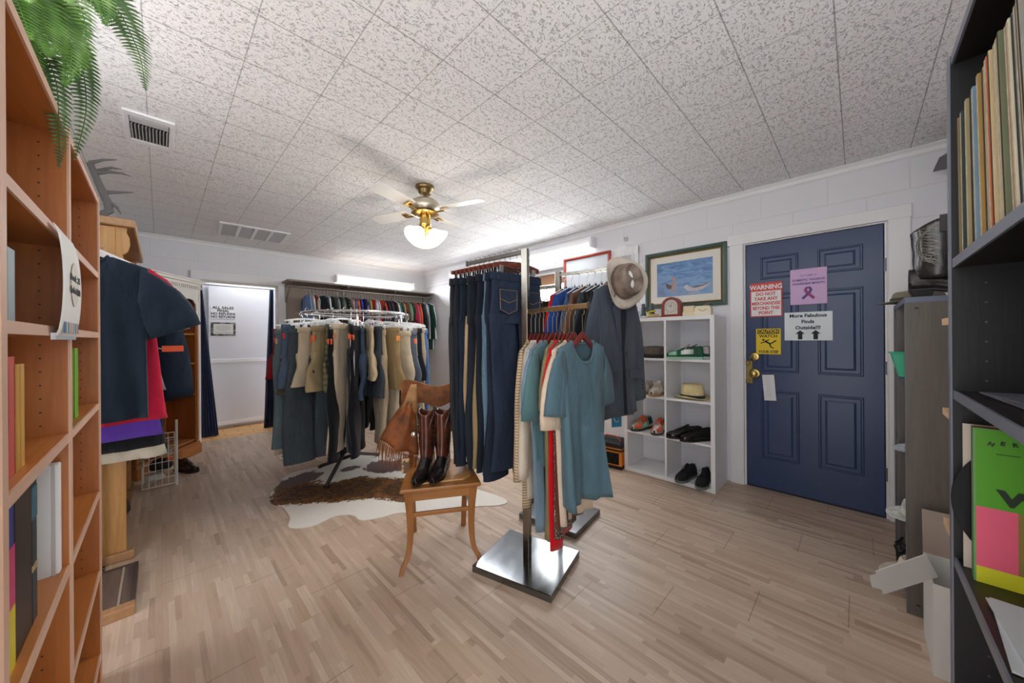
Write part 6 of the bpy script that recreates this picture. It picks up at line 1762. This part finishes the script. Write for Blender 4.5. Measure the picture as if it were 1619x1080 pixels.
# scalloped white face board
pts = [(-0.8, HW), (0.0, HW), (0.0, 1.50), (-0.035, 1.50), (-0.045, 1.53), (-0.03, 1.57), (-0.035, 1.63), (-0.07, 1.675), (-0.13, 1.69), (-0.19, 1.68), (-0.22, 1.69), (-0.235, 1.71), (-0.26, 1.70), (-0.29, 1.71), (-0.33, 1.74), (-0.37, 1.755), (-0.43, 1.755), (-0.47, 1.74), (-0.51, 1.71), (-0.54, 1.70), (-0.565, 1.71), (-0.58, 1.69), (-0.61, 1.68), (-0.67, 1.69), (-0.73, 1.675), (-0.765, 1.63), (-0.77, 1.57), (-0.755, 1.53), (-0.765, 1.50), (-0.8, 1.50)]
m = MB(); m.prism(pts, 0.014, 'yz', 0.0); m.build('face_board', M_wp, WH, 0, bevel=0.002)
for ya_ in (-0.025, -0.8): MB().bx(0.0, 0.012, ya_, ya_ + 0.025, 0.14, 1.5).build('front_stile', M_brx, WH, 0)
m = MB(); m.sphere((0.008, -0.345, 1.745), 0.045, 14, 8, (0.25, 1, 0.8)); m.build('carved_rosette', plain('2c2018', 0.5), WH)
m = MB(); m.bx(-0.30, 0.03, -0.82, 0.02, HW + 0.0, HW + 0.03); m.bx(-0.30, 0.05, -0.84, 0.04, HW + 0.03, HW + 0.055); m.bx(-0.30, 0.06, -0.85, 0.05, HW + 0.055, HW + 0.068)
cn = m.build('cornice', M_wp, WH, 0, bevel=0.003)
m = MB()
for i in range(30): m.bx(0.012, 0.032, -0.815 + i * 0.0285, -0.800 + i * 0.0285, HW - 0.028, HW + 0.0)
m.build('dentils', M_wp, cn, 0)
m = MB(); m.bx(-0.30, 0.03, -0.82, 0.02, 0.0, 0.10); m.bx(-0.30, 0.018, -0.81, 0.012, 0.10, 0.13); m.build('plinth', M_brx, WH, 0, bevel=0.005)
# a few things on its shelves (local to world)
def wl(x, y, z):
    a = WH.rotation_euler.z; return (0.29 + x * math.cos(a) - y * math.sin(a), 5.20 + x * math.sin(a) + y * math.cos(a), z)
m = MB(); m.M = Matrix.Translation(wl(-0.08, -0.13, 1.0)) @ Matrix.Rotation(WH.rotation_euler.z, 4, 'Z'); m.bx(-0.04, 0.04, -0.07, 0.07, 0, 0.03); tag(m.build('tin', plain('d8c23c', 0.4), smooth=0, bevel=0.003), 'flat yellow tin on the white hutch shelf', 'tin')
m = MB(); m.M = Matrix.Translation(wl(-0.10, -0.16, 1.034)) @ Matrix.Rotation(WH.rotation_euler.z, 4, 'Z'); m.bx(-0.03, 0.03, -0.05, 0.05, 0, 0.06); tag(m.build('small_box', plain('5a7a3c', 0.5), smooth=0, bevel=0.003), 'small green box stacked on the yellow tin', 'box')
m = MB(); m.M = Matrix.Translation(wl(-0.08, -0.14, 0.66)) @ Matrix.Rotation(WH.rotation_euler.z, 4, 'Z'); m.bx(-0.04, 0.04, -0.06, 0.06, 0, 0.045); tag(m.build('small_box', plain('e2e0dc', 0.5), smooth=0, bevel=0.003), 'small white carton on the low shelf of the white hutch', 'box')

# ---------------------------------------------------------------- wire basket with shoes
wb = thing('wire_basket', 'white wire mesh basket unit on the floor beside the pine hutch', 'basket', (0, 0, 0))
M_ww = plain('e4e2dc', 0.35)
bx0, bx1, by0, by1, bz1 = -0.11, 0.085, 4.17, 4.40, 0.415
m = MB()
for i in range(7):
    z = 0.02 + i * 0.0655
    m.tube([(bx0, by0, z), (bx1, by0, z), (bx1, by1, z), (bx0, by1, z)], 0.0028 if i not in (0, 6) else 0.0045, 5, closed=True)
for i in range(6):
    x = lerp(bx0, bx1, i / 5)
    m.tube([(x, by0, 0.02), (x, by0, bz1)], 0.0026, 5); m.tube([(x, by1, 0.02), (x, by1, bz1)], 0.0026, 5); m.tube([(x, by0, 0.02), (x, by1, 0.02)], 0.0026, 5)
for i in range(1, 4):
    y = lerp(by0, by1, i / 4); m.tube([(bx1, y, 0.02), (bx1, y, bz1)], 0.0026, 5); m.tube([(bx0, y, 0.02), (bx0, y, bz1)], 0.0026, 5)
m.build('mesh', M_ww, wb)
m = MB(); m.tube([(bx1 + 0.01, by0, 0.0), (bx1 + 0.01, by0, 0.56)], 0.009, 8); m.build('corner_post', M_ww, wb)
m = MB(); m.tube([(bx0, by1, 0.0), (bx0, by1, 0.42)], 0.007, 8); m.build('corner_post', M_ww, wb)
def lump(name, label, cat, c, r, s_, colr, kd='knit', seed=0):
    rnd = random.Random(seed); m = MB(); n_, mm = 18, 10
    rings = []
    for i in range(1, mm):
        a = -PI / 2 + PI * i / mm
        rings.append([(c[0] + r * s_[0] * math.cos(a) * math.cos(2 * PI * k / n_) * (1 + 0.12 * math.sin(3 * k + seed + i)), c[1] + r * s_[1] * math.cos(a) * math.sin(2 * PI * k / n_) * (1 + 0.12 * math.sin(2 * k + i * 1.3)), c[2] + r * s_[2] * math.sin(a) * (1 + 0.1 * math.sin(k + i))) for k in range(n_)])
    m.loft(rings, True, True, True)
    return tag(m.build(name, cloth(colr, kd), smooth=60), label, cat)
lump('balled_garment', 'white crumpled fabric at the bottom front of the wire basket', 'clothing', (-0.04, 4.26, 0.075), 0.06, (1.0, 1.0, 0.6), 'dcdad4', seed=3)
lump('balled_garment', 'black crumpled bag in the middle of the wire basket', 'clothing', (0.0, 4.28, 0.17), 0.075, (1.0, 1.1, 0.7), '17181b', 'leather', 5)
lump('balled_garment', 'navy crumpled cap near the top of the wire basket', 'clothing', (-0.045, 4.27, 0.285), 0.055, (1.1, 1.1, 0.8), '27344a', seed=6)
lump('balled_garment', 'grey crumpled shirt at the top of the wire basket', 'clothing', (0.025, 4.29, 0.275), 0.045, (1.0, 1.2, 0.6), '9aa0a4', seed=8)
lump('balled_garment', 'small orange cloth in the wire basket', 'clothing', (0.055, 4.22, 0.225), 0.022, (1.0, 1.0, 0.8), 'd8623c', seed=9)
shoe('dress_shoe', 'dark brown shoe on the floor right of the wire basket', (0.10, 4.62, 0.0), R(-55), L=0.25, up='2c1a16', sole='1a1412', lace='2c1a16', mat='polished')
shoe('sandal_shoe', 'dark grey shoe lying on the hutch plinth', (-0.21, 3.50, 0.041), R(85), L=0.24, up='4a463f', sole='2b2824', lace='4a463f')
lump('sock', 'small white sock on the hutch plinth', 'sock', (-0.195, 3.38, 0.062), 0.03, (0.7, 1.2, 0.7), 'ded9cf', seed=12)
# folded clothes on hutch counter edge, grey drape
rows = []
for i in range(8):
    f = i / 7
    rows.append([(HX1 - 0.02 + 0.075 * math.sin(PI * 0.5 * f) , 3.25 + 0.5 * k / 9 + 0.02 * math.sin(k * 2 + i), 0.668 - 0.24 * f ** 1.3 + 0.01 * math.sin(k)) for k in range(10)])
m = MB(); m.loft(rows, False); tag(m.build('draped_cloth', cloth('7f837e'), smooth=60, solid=0.006, fix=False), 'grey cloth drooping over the front of the pine hutch counter', 'cloth')

# ---------------------------------------------------------------- hanging tees by the hutch
lr = thing('rolling_rail', 'black garment rail half hidden behind the left bookcase', 'clothes rack', (-0.245, 2.62, 0))
m = MB(); m.tube([(0, -0.46, 1.685), (0, 0.27, 1.685)], 0.011, 10); m.build('rail', M_dark, lr)
for y in (-0.46, 0.27):
    m = MB(); m.tube([(0, y, 0.02), (0, y, 1.685)], 0.011, 10); m.build('post', M_dark, lr)
    m = MB(); m.tube([(-0.16, y, 0.014), (0.03, y, 0.014)], 0.012, 8); m.build('foot', M_dark, lr)
def hx(y, label, c, L, sh, hem, sl, seed, kd='knit', z=1.60, out=0.85, dep=0.03, x=-0.235, fold=0.014, hang='pale wooden hanger holding a top on the left rail', mt=None, nm='t_shirt', r1=0.095, ang=0.0, collar='crew', cat='shirt'):
    wood_hanger('white hanger holding the ' + ' '.join(label.split()[:10]), (x, y, z + 0.035), ang, mt or M_whitep, 'pale hangers on the left rail', 0.20)
    return top_garment(nm, label, cat, (x, y, z - 0.004), ang, c, kd, L=L, sh=sh, hem=hem, sleeve=sl, seed=seed, dep=dep, fold=fold, out=out, drop=0.05, r1=r1, collar=collar, neck=0.10)
hx(2.20, 'faded navy T-shirt hanging frontmost beside the left bookcase', '253242', 0.69, 0.215, 0.205, 0.215, 401, out=0.95, dep=0.034, fold=0.03, x=-0.25)
hx(2.36, 'crimson red T-shirt behind the navy one on the left rail', 'b81f3c', 0.74, 0.22, 0.265, 0.2, 402, out=0.7, z=1.615, fold=0.024)
hx(2.45, 'grey T-shirt third on the left rail', '8a8c90', 0.60, 0.21, 0.25, 0.2, 403, out=0.6)
hx(2.53, 'purple T-shirt whose hem shows below the red one', '5a3aa0', 0.83, 0.20, 0.24, 0.2, 404, out=0.4)
hx(2.61, 'black long top on the left rail, hem below the purple one', '17181d', 0.90, 0.20, 0.25, 0.2, 405, out=0.4)
hx(2.69, 'cream long tunic on the left rail with a hem down by the hutch', 'c9c3b2', 0.97, 0.19, 0.26, 0.18, 406, out=0.35, r1=0.07)
hx(2.79, 'dark blue-grey jacket with striped cuff on the left rail', '222d3c', 0.84, 0.215, 0.24, 0.55, 407, out=0.30, r1=0.06, kd='denim', x=-0.22, collar='shirt', cat='jacket', nm='jacket')
hx(2.86, 'black leather-look coat last on the left rail', '1a1b1e', 0.98, 0.215, 0.26, 0.58, 408, out=0.32, r1=0.065, kd='leather', collar='shirt', cat='jacket', nm='jacket')
tg = thing('size_divider', 'orange plastic size divider hanging beside the red T-shirt', 'tag', (0.035, 2.44, 1.20), R(10))
MB().bx(-0.03, 0.05, -0.0015, 0.0015, -0.015, 0.015).build('card', plain('f4622c', 0.4), tg, 0, bevel=0.001)
m = MB(); m.tube([(-0.03, 0, 0.0), (-0.09, 0.005, 0.02)], 0.002, 5); m.build('string', M_paper, tg)

# ---------------------------------------------------------------- black bookcase at the right
YB = -0.15
M_blk = wood('09080b', '050406', 'z', 0.5); M_blkp = pegged(M_blk, 1, YB - 0.05, 0.043, '4a4a50'); M_bedge = plain('6f7480', 0.4); M_bsh = wood('1c1716', '120f0e', 'x', 0.4)
bb = thing('black_bookcase', 'black bookcase with grey edges full of records at the right edge', 'bookcase', (0, 0, 0))
BX1, BXn, HBk = 1.29, 0.42, 1.875
for x0, x1 in ((BX1 - 0.02, BX1), (BXn, BXn + 0.02)):
    MB().bx(x0, x1, -0.47, YB - 0.003, 0.0, HBk).build('side_panel', M_blkp, bb, 0)
    MB().bx(x0, x1, YB - 0.003, YB, 0.0, HBk).build('edge_band', M_bedge, bb, 0)
MB().bx(BXn, BX1, -0.478, -0.47, 0.0, HBk).build('back_panel', M_blk, bb, 0)
for z in (0.06, 0.385, 0.715, 1.095, 1.393, HBk - 0.02):
    MB().bx(BXn + 0.02, BX1 - 0.02, -0.47, YB - 0.008, z, z + 0.02).build('shelf', M_bsh, bb, 0)
    MB().bx(BXn + 0.02, BX1 - 0.02, YB - 0.008, YB - 0.004, z, z + 0.02).build('shelf_edge', M_bedge, bb, 0)
# records, upper shelf: leaning towards the far side panel
recc = [('tan', '8f7a58'), ('olive brown', '6f6548'), ('dark green', '2f4038'), ('buff', 'b8a682'), ('faded red', 'b4604c'), ('khaki', 'a39468'), ('black-edged', '22252a'), ('cream', 'c9bb98'), ('slate blue', '7d97a8'), ('pale blue', '94a9b4'), ('brown', '7c5a38'), ('ochre', 'a5803c'), ('kraft', 'b29a70'), ('grey-green', '8b9a8c'), ('orange', 'c85a24'), ('straw', 'c9b285'), ('beige', 'cbb691'), ('sand', 'c2a878'), ('moss', '6a7050'), ('clay', '9c6a48'), ('ivory', 'd8ccb0'), ('petrol', '3a5560'), ('umber', '5c4630'), ('wheat', 'cfb27c'), ('ash', '9a968c'), ('terracotta', 'b4623c')]
rr = random.Random(21)
xr = BX1 - 0.026 - 0.014; prevn = None
for i, (cn_, c) in enumerate(recc):
    th = 0.0058 if i not in (3, 7, 12, 14) else 0.011
    lean = R(2.6 + i * 0.26)
    t = thing('record_sleeve', f'{cn_} record sleeve on the top shelf, ' + ('farthest from the camera' if i == 0 else f'just nearer than the {prevn} one'), 'record', (xr, YB - 0.010 - rr.random() * 0.007, 1.4145), 0, 'record sleeves on the top shelf')
    t.rotation_euler = (0, lean, 0)
    m = MB(); m.bx(-th, 0, -0.312, 0, 0, 0.312); m.build('sleeve', plain(c, 0.6, var=0.25, nscale=14), t, 0, bevel=0.0008)
    m = MB(); m.bx(-th * 0.75, -th * 0.25, -0.31, -0.31 + 0.311, 0.004, 0.308); m.build('worn_spine', plain('c9bfa4' if i % 3 else '3a342c', 0.8, var=0.5, nscale=60), t, 0)
    xr -= th + 0.0085 + rr.random() * 0.0075; prevn = cn_
book_lying = thing('red_label_record', 'thin record lying flat under the leaning sleeves with a red corner sticker', 'record', (0.99, YB - 0.012, 1.4135))
# records, lower shelf
def rec(label, x, c, th=0.004, h=0.312, dy=0.0, lean=0.0, z=0.7355):
    t = thing('record_sleeve', label, 'record', (x, YB - 0.018 + dy, z), 0)
    t.rotation_euler = (0, lean, 0)
    m = MB(); m.bx(0, th, -0.312, 0, 0, h); m.build('sleeve', plain(c, 0.55, var=0.15), t, 0, bevel=0.0006)
    return t
t = rec('white paper inner sleeve with printed text on the middle shelf of the black bookcase', 1.232, 'cbbfb0', 0.003, 0.312, 0.006)
m = MB(); rr = random.Random(9)
for i in range(26):
    z = 0.29 - i * 0.0085; m.bx(-0.0006, 0, -0.045 - rr.random() * 0.006, -0.016, z, z + 0.0015)
m.build('printed_text', plain('8c8278', 0.7), t, 0)
t = thing('vinyl_record', 'black vinyl disc sliding out between the sleeves', 'record', (1.222, YB - 0.145, 0.885), 0)
m = MB(); m.M = Matrix.Rotation(PI / 2, 4, 'Y'); m.lathe([(0.004, 0), (0.15, 0), (0.151, 0.001), (0.15, 0.002), (0.004, 0.002)], n=64); m.build('disc', plain('101012', 0.25), t)
m = MB(); m.M = Matrix.Rotation(PI / 2, 4, 'Y'); m.lathe([(0.004, -0.0004), (0.05, -0.0004), (0.05, 0.0024), (0.004, 0.0024)], n=32); m.build('centre_label', plain('8c2a20', 0.5), t)
t = rec('brown-edged record sleeve between the white sleeve and the green one', 1.204, '7a4a28', 0.008, 0.313, -0.002)
t = rec('dark green record sleeve pressed against the bright green one', 1.192, '3f6a44', 0.004, 0.312, 0.0)
gs = thing('record_sleeve', 'bright green and pink record sleeve with bold black lettering, front of the middle shelf', 'record', (1.178, YB - 0.018, 0.7355), 0)
m = MB(); m.bx(0, 0.006, -0.312, 0, 0, 0.314); m.build('sleeve', plain('6c9a58', 0.5), gs, 0)
for nm, (y0, y1, z0, z1, c) in dict(green=(-0.312, -0.003, 0.155, 0.312, '54a01c'), pink=(-0.053, -0.003, 0.033, 0.155, 'e8607c'), olive=(-0.312, -0.053, 0.033, 0.155, '8f7a3c'), yellow=(-0.312, -0.003, 0.0, 0.033, 'd6d42c')).items():
    MB().bx(-0.0012, 0, y0, y1, z0, z1).build('cover_block', plain(c, 0.4, var=0.05), gs, 0)
M_gk = plain('1c2c10', 0.5)
FXN = Matrix.Rotation(-PI / 2, 4, 'Z') @ Matrix.Rotation(PI / 2, 4, 'X')
text('title_lettering', 'WILD', 0.040, M_gk, gs, T(-0.0016, -0.031, 0.178) @ FXN, bold=0.0022, align='LEFT', xs=1.3)
for i, chx in enumerate('HERB'):
    a = R(24 - 16 * i)
    text('title_lettering', chx, 0.0105, M_gk, gs, T(-0.0016, -0.043 + 0.052 * math.sin(a), 0.243 + 0.045 * math.cos(a)) @ Matrix.Rotation(a, 4, 'X') @ FXN, bold=0.0006)
m = MB(); m.bx(-0.0016, -0.001, -0.056, -0.028, 0.265, 0.2665); m.build('rule', M_gk, gs, 0)
# papers lying on shelves
for (x0, x1, y0, y1, z, c, lb, ang) in ((0.88, 1.10, -0.44, -0.168, 0.737, 'c9ccd0', 'pale paper lying flat in front of the green record sleeve', -4), (0.95, 1.2, -0.45, -0.19, 1.117, '54565c', 'dark papers lying on the empty middle shelf', 3), (0.80, 1.24, -0.45, -0.16, 0.407, 'c2c2c4', 'grey-white papers lying on the low shelf of the black bookcase', 2)):
    m = MB(); m.M = T((x0 + x1) / 2, (y0 + y1) / 2, z) @ Matrix.Rotation(R(ang), 4, 'Z'); m.box((0, 0, 0.002), (x1 - x0, y1 - y0, 0.004)); m.box((0.01, 0.004, 0.0055), ((x1 - x0) * 0.92, (y1 - y0) * .94, 0.003), Matrix.Rotation(R(6), 4, 'Z'))
    tag(m.build('loose_papers', plain(c, 0.6), smooth=0), lb, 'paper')
m = MB(); m.bx(-0.15, 0.15, -0.30, 0, 0, 0.0); 
bpy.data.objects.remove(book_lying)

# ---------------------------------------------------------------- grey bookcase
GX0, GX1, GH = 2.345, 3.01, 1.41
M_grw = wood('6b645c', '57514b', 'z', 0.42, 1.2); M_gin = plain('2b2a33', 0.5)
gbk = thing('grey_bookcase', 'grey wood-grain bookcase against the near wall beside the blue door', 'bookcase', (0, 0, 0))
for x0, x1 in ((GX0, GX0 + 0.022), (2.78, 2.80), (GX1 - 0.022, GX1)):
    MB().bx(x0, x1, -0.48, YB - 0.003, 0.0, GH - 0.024).build('side_panel', M_grw, gbk, 0)
    MB().bx(x0, x1, YB - 0.003, YB, 0.0, GH - 0.024).build('edge_band', plain('6c6a70', 0.4), gbk, 0)
MB().bx(GX0, GX1, -0.49, -0.48, 0, GH).build('back_panel', M_gin, gbk, 0)
MB().bx(GX0, GX1, -0.48, YB, GH - 0.024, GH).build('top_panel', plain('6a7488', 0.35), gbk, 0, bevel=0.001)
for z in (0.04, 0.335, 0.655, 1.015): MB().bx(GX0 + 0.022, GX1 - 0.022, -0.48, YB - 0.004, z, z + 0.022).build('shelf', plain('55565e', 0.4), gbk, 0)
m = MB(); m.box((GX0 - 0.0008, YB - 0.035, 1.36), (0.002, 0.012, 0.007)); m.box((GX0 - 0.0008, YB - 0.035, 0.05), (0.002, 0.012, 0.007)); m.build('cam_plug', plain('1a1a1a', 0.5), gbk, 0)
# things in and on it
m = MB(); m.M = T(2.60, -0.165, 1.04); m.loft([[(-.06, -.09, 0), (.06, -.09, 0), (.06, .02, 0), (-.06, .02, 0)], [(-.085, -.11, .11), (.085, -.11, .11), (.085, .045, .11), (-.085, .045, .11)], [(-.09, -.115, .115), (.09, -.115, .115), (.09, .055, .115), (-.09, .055, .115)]], True, True, False)
tag(m.build('plastic_basket', plain('4fc49c', 0.4), smooth=0, solid=0.003), 'mint green plastic basket on the second shelf of the grey bookcase', 'basket')
hat('sun_hat', 'white brimmed hat on the third shelf of the grey bookcase', (2.56, -0.235, 0.36), R(90), 'e6e4de', 'c9c6bc', ch=0.08, brim=0.05, curl=0.01, crown=(0.09, 0.08), pinch=0.01)
h2 = hat('sun_hat', 'cream straw hat low on the grey bookcase, below the white one', (2.56, -0.22, 0.06), R(90), 'd9cdb4', 'b8a888', ch=0.09, brim=0.06, curl=0.01, crown=(0.09, 0.08), pinch=0.01, mat='straw')
hat('sun_hat', 'white cap on the upper middle shelf of the grey bookcase', (2.58, -0.255, 0.68), R(90), 'c9cdd2', '9aa0a6', ch=0.08, brim=0.045, curl=0.01, crown=(0.09, 0.08), pinch=0.01)
hat('straw_hat', 'olive-tan brimmed hat on top of the grey bookcase behind the big boot', (2.86, -0.23, GH + 0.005), R(95), '85806c', '4a463c', ch=0.06, brim=0.055, curl=0.01, crown=(0.10, 0.085), pinch=0.0, mat='straw')
m = MB(); rr = random.Random(7)
for i in range(5): m.tube([(2.72 + rr.uniform(-.03, .03) + 0.06 * math.cos(a_ * PI / 6), -0.16 + rr.uniform(-.03, .01) + 0.03 * math.sin(a_ * PI / 6), 0.075 + i * 0.02 + 0.01 * math.sin(a_)) for a_ in range(12)], 0.004, 6, closed=True)
tag(m.build('coiled_cable', plain('1b1b1c', 0.5)), 'coiled black cable at the bottom of the grey bookcase', 'cable')
bt = boot('western_boot', 'big black western boot with silver stitching on top of the grey bookcase', (2.47, -0.172, GH + 0.001), R(-90), H=0.345, shaft_c='2c2a28', foot_c='242322', L=0.30, sr=(0.088, 0.062), top=(0.092, 0.068), embroid='8a877e', scallop=0.045, ank=(0.09, 0.05))
m = MB(); m.M = T(0.02, 0.075, 0.20) @ Matrix.Rotation(R(38), 4, 'Y'); m.box((0.08, 0, 0), (0.016, 0.004, 0.12)); m.build('tan_strap', plain('c08a5c', 0.6), bt, 0)

# light wood shelf unit seen between the two bookcases
lw = thing('light_wood_rack', 'pale wooden shelf rack squeezed between the black and grey bookcases', 'shelf unit', (0, 0, 0))
M_lw = wood('e0bf95', 'c9a274', 'x', 0.5)
for z in (0.10, 0.665, 1.0, 1.27): MB().bx(1.35, 1.68, -0.47, -0.183, z, z + 0.02).build('shelf', M_lw, lw, 0, bevel=0.001)
for x, y in ((1.35, -0.205), (1.35, -0.47), (1.655, -0.47)): MB().bx(x, x + 0.022, y, y + 0.022, 0, 1.29).build('upright', M_lw, lw, 0)

# white carton with open flap
wc = thing('white_carton', 'open white cardboard carton on the floor with its flap hanging out', 'box', (0, 0, 0))
M_ct = plain('d9d7d2', 0.55, var=0.05)
def slab(pts, nm, mt=None, par=wc, th=0.003):
    m = MB(); v = [Vector(p) for p in pts]; nrm = (v[1] - v[0]).cross(v[-1] - v[0]).normalized() * th
    n_ = len(v); m.add([tuple(p) for p in v] + [tuple(p + nrm) for p in v], [tuple(range(n_)), tuple(reversed(range(n_, 2 * n_)))] + [(i, (i + 1) % n_, n_ + (i + 1) % n_, n_ + i) for i in range(n_)])
    return m.build(nm, mt or M_ct, par, 0)
x0, x1, y0, y1, zt_ = 1.98, 2.24, -0.44, -0.19, 0.335
slab([(x0, y1, 0), (x0, y0, 0), (x0, y0, zt_), (x0, y1, zt_)], 'wall')
slab([(x1, y1, 0), (x1, y0, 0), (x1, y0, zt_), (x1, y1, zt_)], 'wall')
slab([(x0, y1, 0), (x1, y1, 0), (x1, y1, zt_), (x0, y1, zt_)], 'wall')
slab([(x0, y0, 0), (x1, y0, 0), (x1, y0, zt_), (x0, y0, zt_)], 'wall')
slab([(x0, y0, 0.003), (x1, y0, 0.003), (x1, y1, 0.003), (x0, y1, 0.003)], 'base')
slab([(x1, y0, zt_), (x1, y1, zt_), (x1 + 0.03, y1, zt_ + 0.17), (x1 + 0.03, y0, zt_ + 0.17)], 'flap', plain('a8968a', 0.6))
fl = slab([(2.004, -0.178, 0.425), (2.037, -0.209, 0.338), (1.893, -0.064, 0.275), (1.875, -0.045, 0.362)], 'flap')
slab([(1.886, -0.057, 0.352), (1.893, -0.064, 0.29), (1.868, -0.035, 0.30), (1.862, -0.03, 0.345)], 'flap')
slab([(1.951, -0.123, 0.372), (1.957, -0.129, 0.338), (1.940, -0.112, 0.330), (1.936, -0.108, 0.366)], 'handle_slot', plain('2c3030', 0.7), fl, 0.0045)

# dark board on top of the black bookcase near the wall
m = MB(); m.prism([(-0.335, 2.25), (-0.495, 2.25), (-0.495, 2.43), (-0.37, 2.27)], 0.25, 'yz', 3.12)
tag(m.build('wall_deflector', plain('6c6a6c', 0.5), smooth=0), 'grey wedge-shaped panel high on the near wall behind the black bookcase', 'panel')

# orange and black bag by the cubes
ob = thing('tool_case', 'black and orange zip tool case on the floor left of the white cubes', 'bag', (3.10, 1.685, 0), R(6))
M_ob = cloth('1d1d1f', 'leather'); M_oo = plain('f08a20', 0.45)
m = MB(); m.bx(-0.085, 0.10, -0.105, 0.13, 0.0, 0.20); m.build('body', M_oo, ob, 0, bevel=0.012)
m = MB(); m.bx(-0.09, 0.105, -0.11, 0.135, 0.0, 0.03); m.bx(-0.092, 0.106, -0.112, 0.137, 0.165, 0.182); m.bx(-0.09, -0.06, 0.10, 0.137, 0.0, 0.19); m.build('black_trim', M_ob, ob, 0, bevel=0.004)
m = MB(); m.loft([[(-.092, -.112, .195), (.106, -.112, .195), (.106, .137, .195), (-.092, .137, .195)], [(-.085, -.105, .235), (.10, -.105, .235), (.10, .13, .235), (-.085, .13, .235)], [(-.04, -.07, .27), (.06, -.07, .27), (.06, .10, .27), (-.04, .10, .27)]], True, True, True); m.build('lid', M_ob, ob, 0, bevel=0.006)
m = MB(); m.bx(-0.0935, -0.086, -0.08, 0.06, 0.045, 0.15); m.build('label_panel', cloth('23201f', 'camo'), ob, 0)
m = MB(); m.tube([(-0.06, -0.09, 0.262), (-0.05, -0.04, 0.30), (-0.045, 0.06, 0.30), (-0.04, 0.11, 0.262)], 0.006, 8); m.build('handle', plain('b8342c', 0.5), ob)
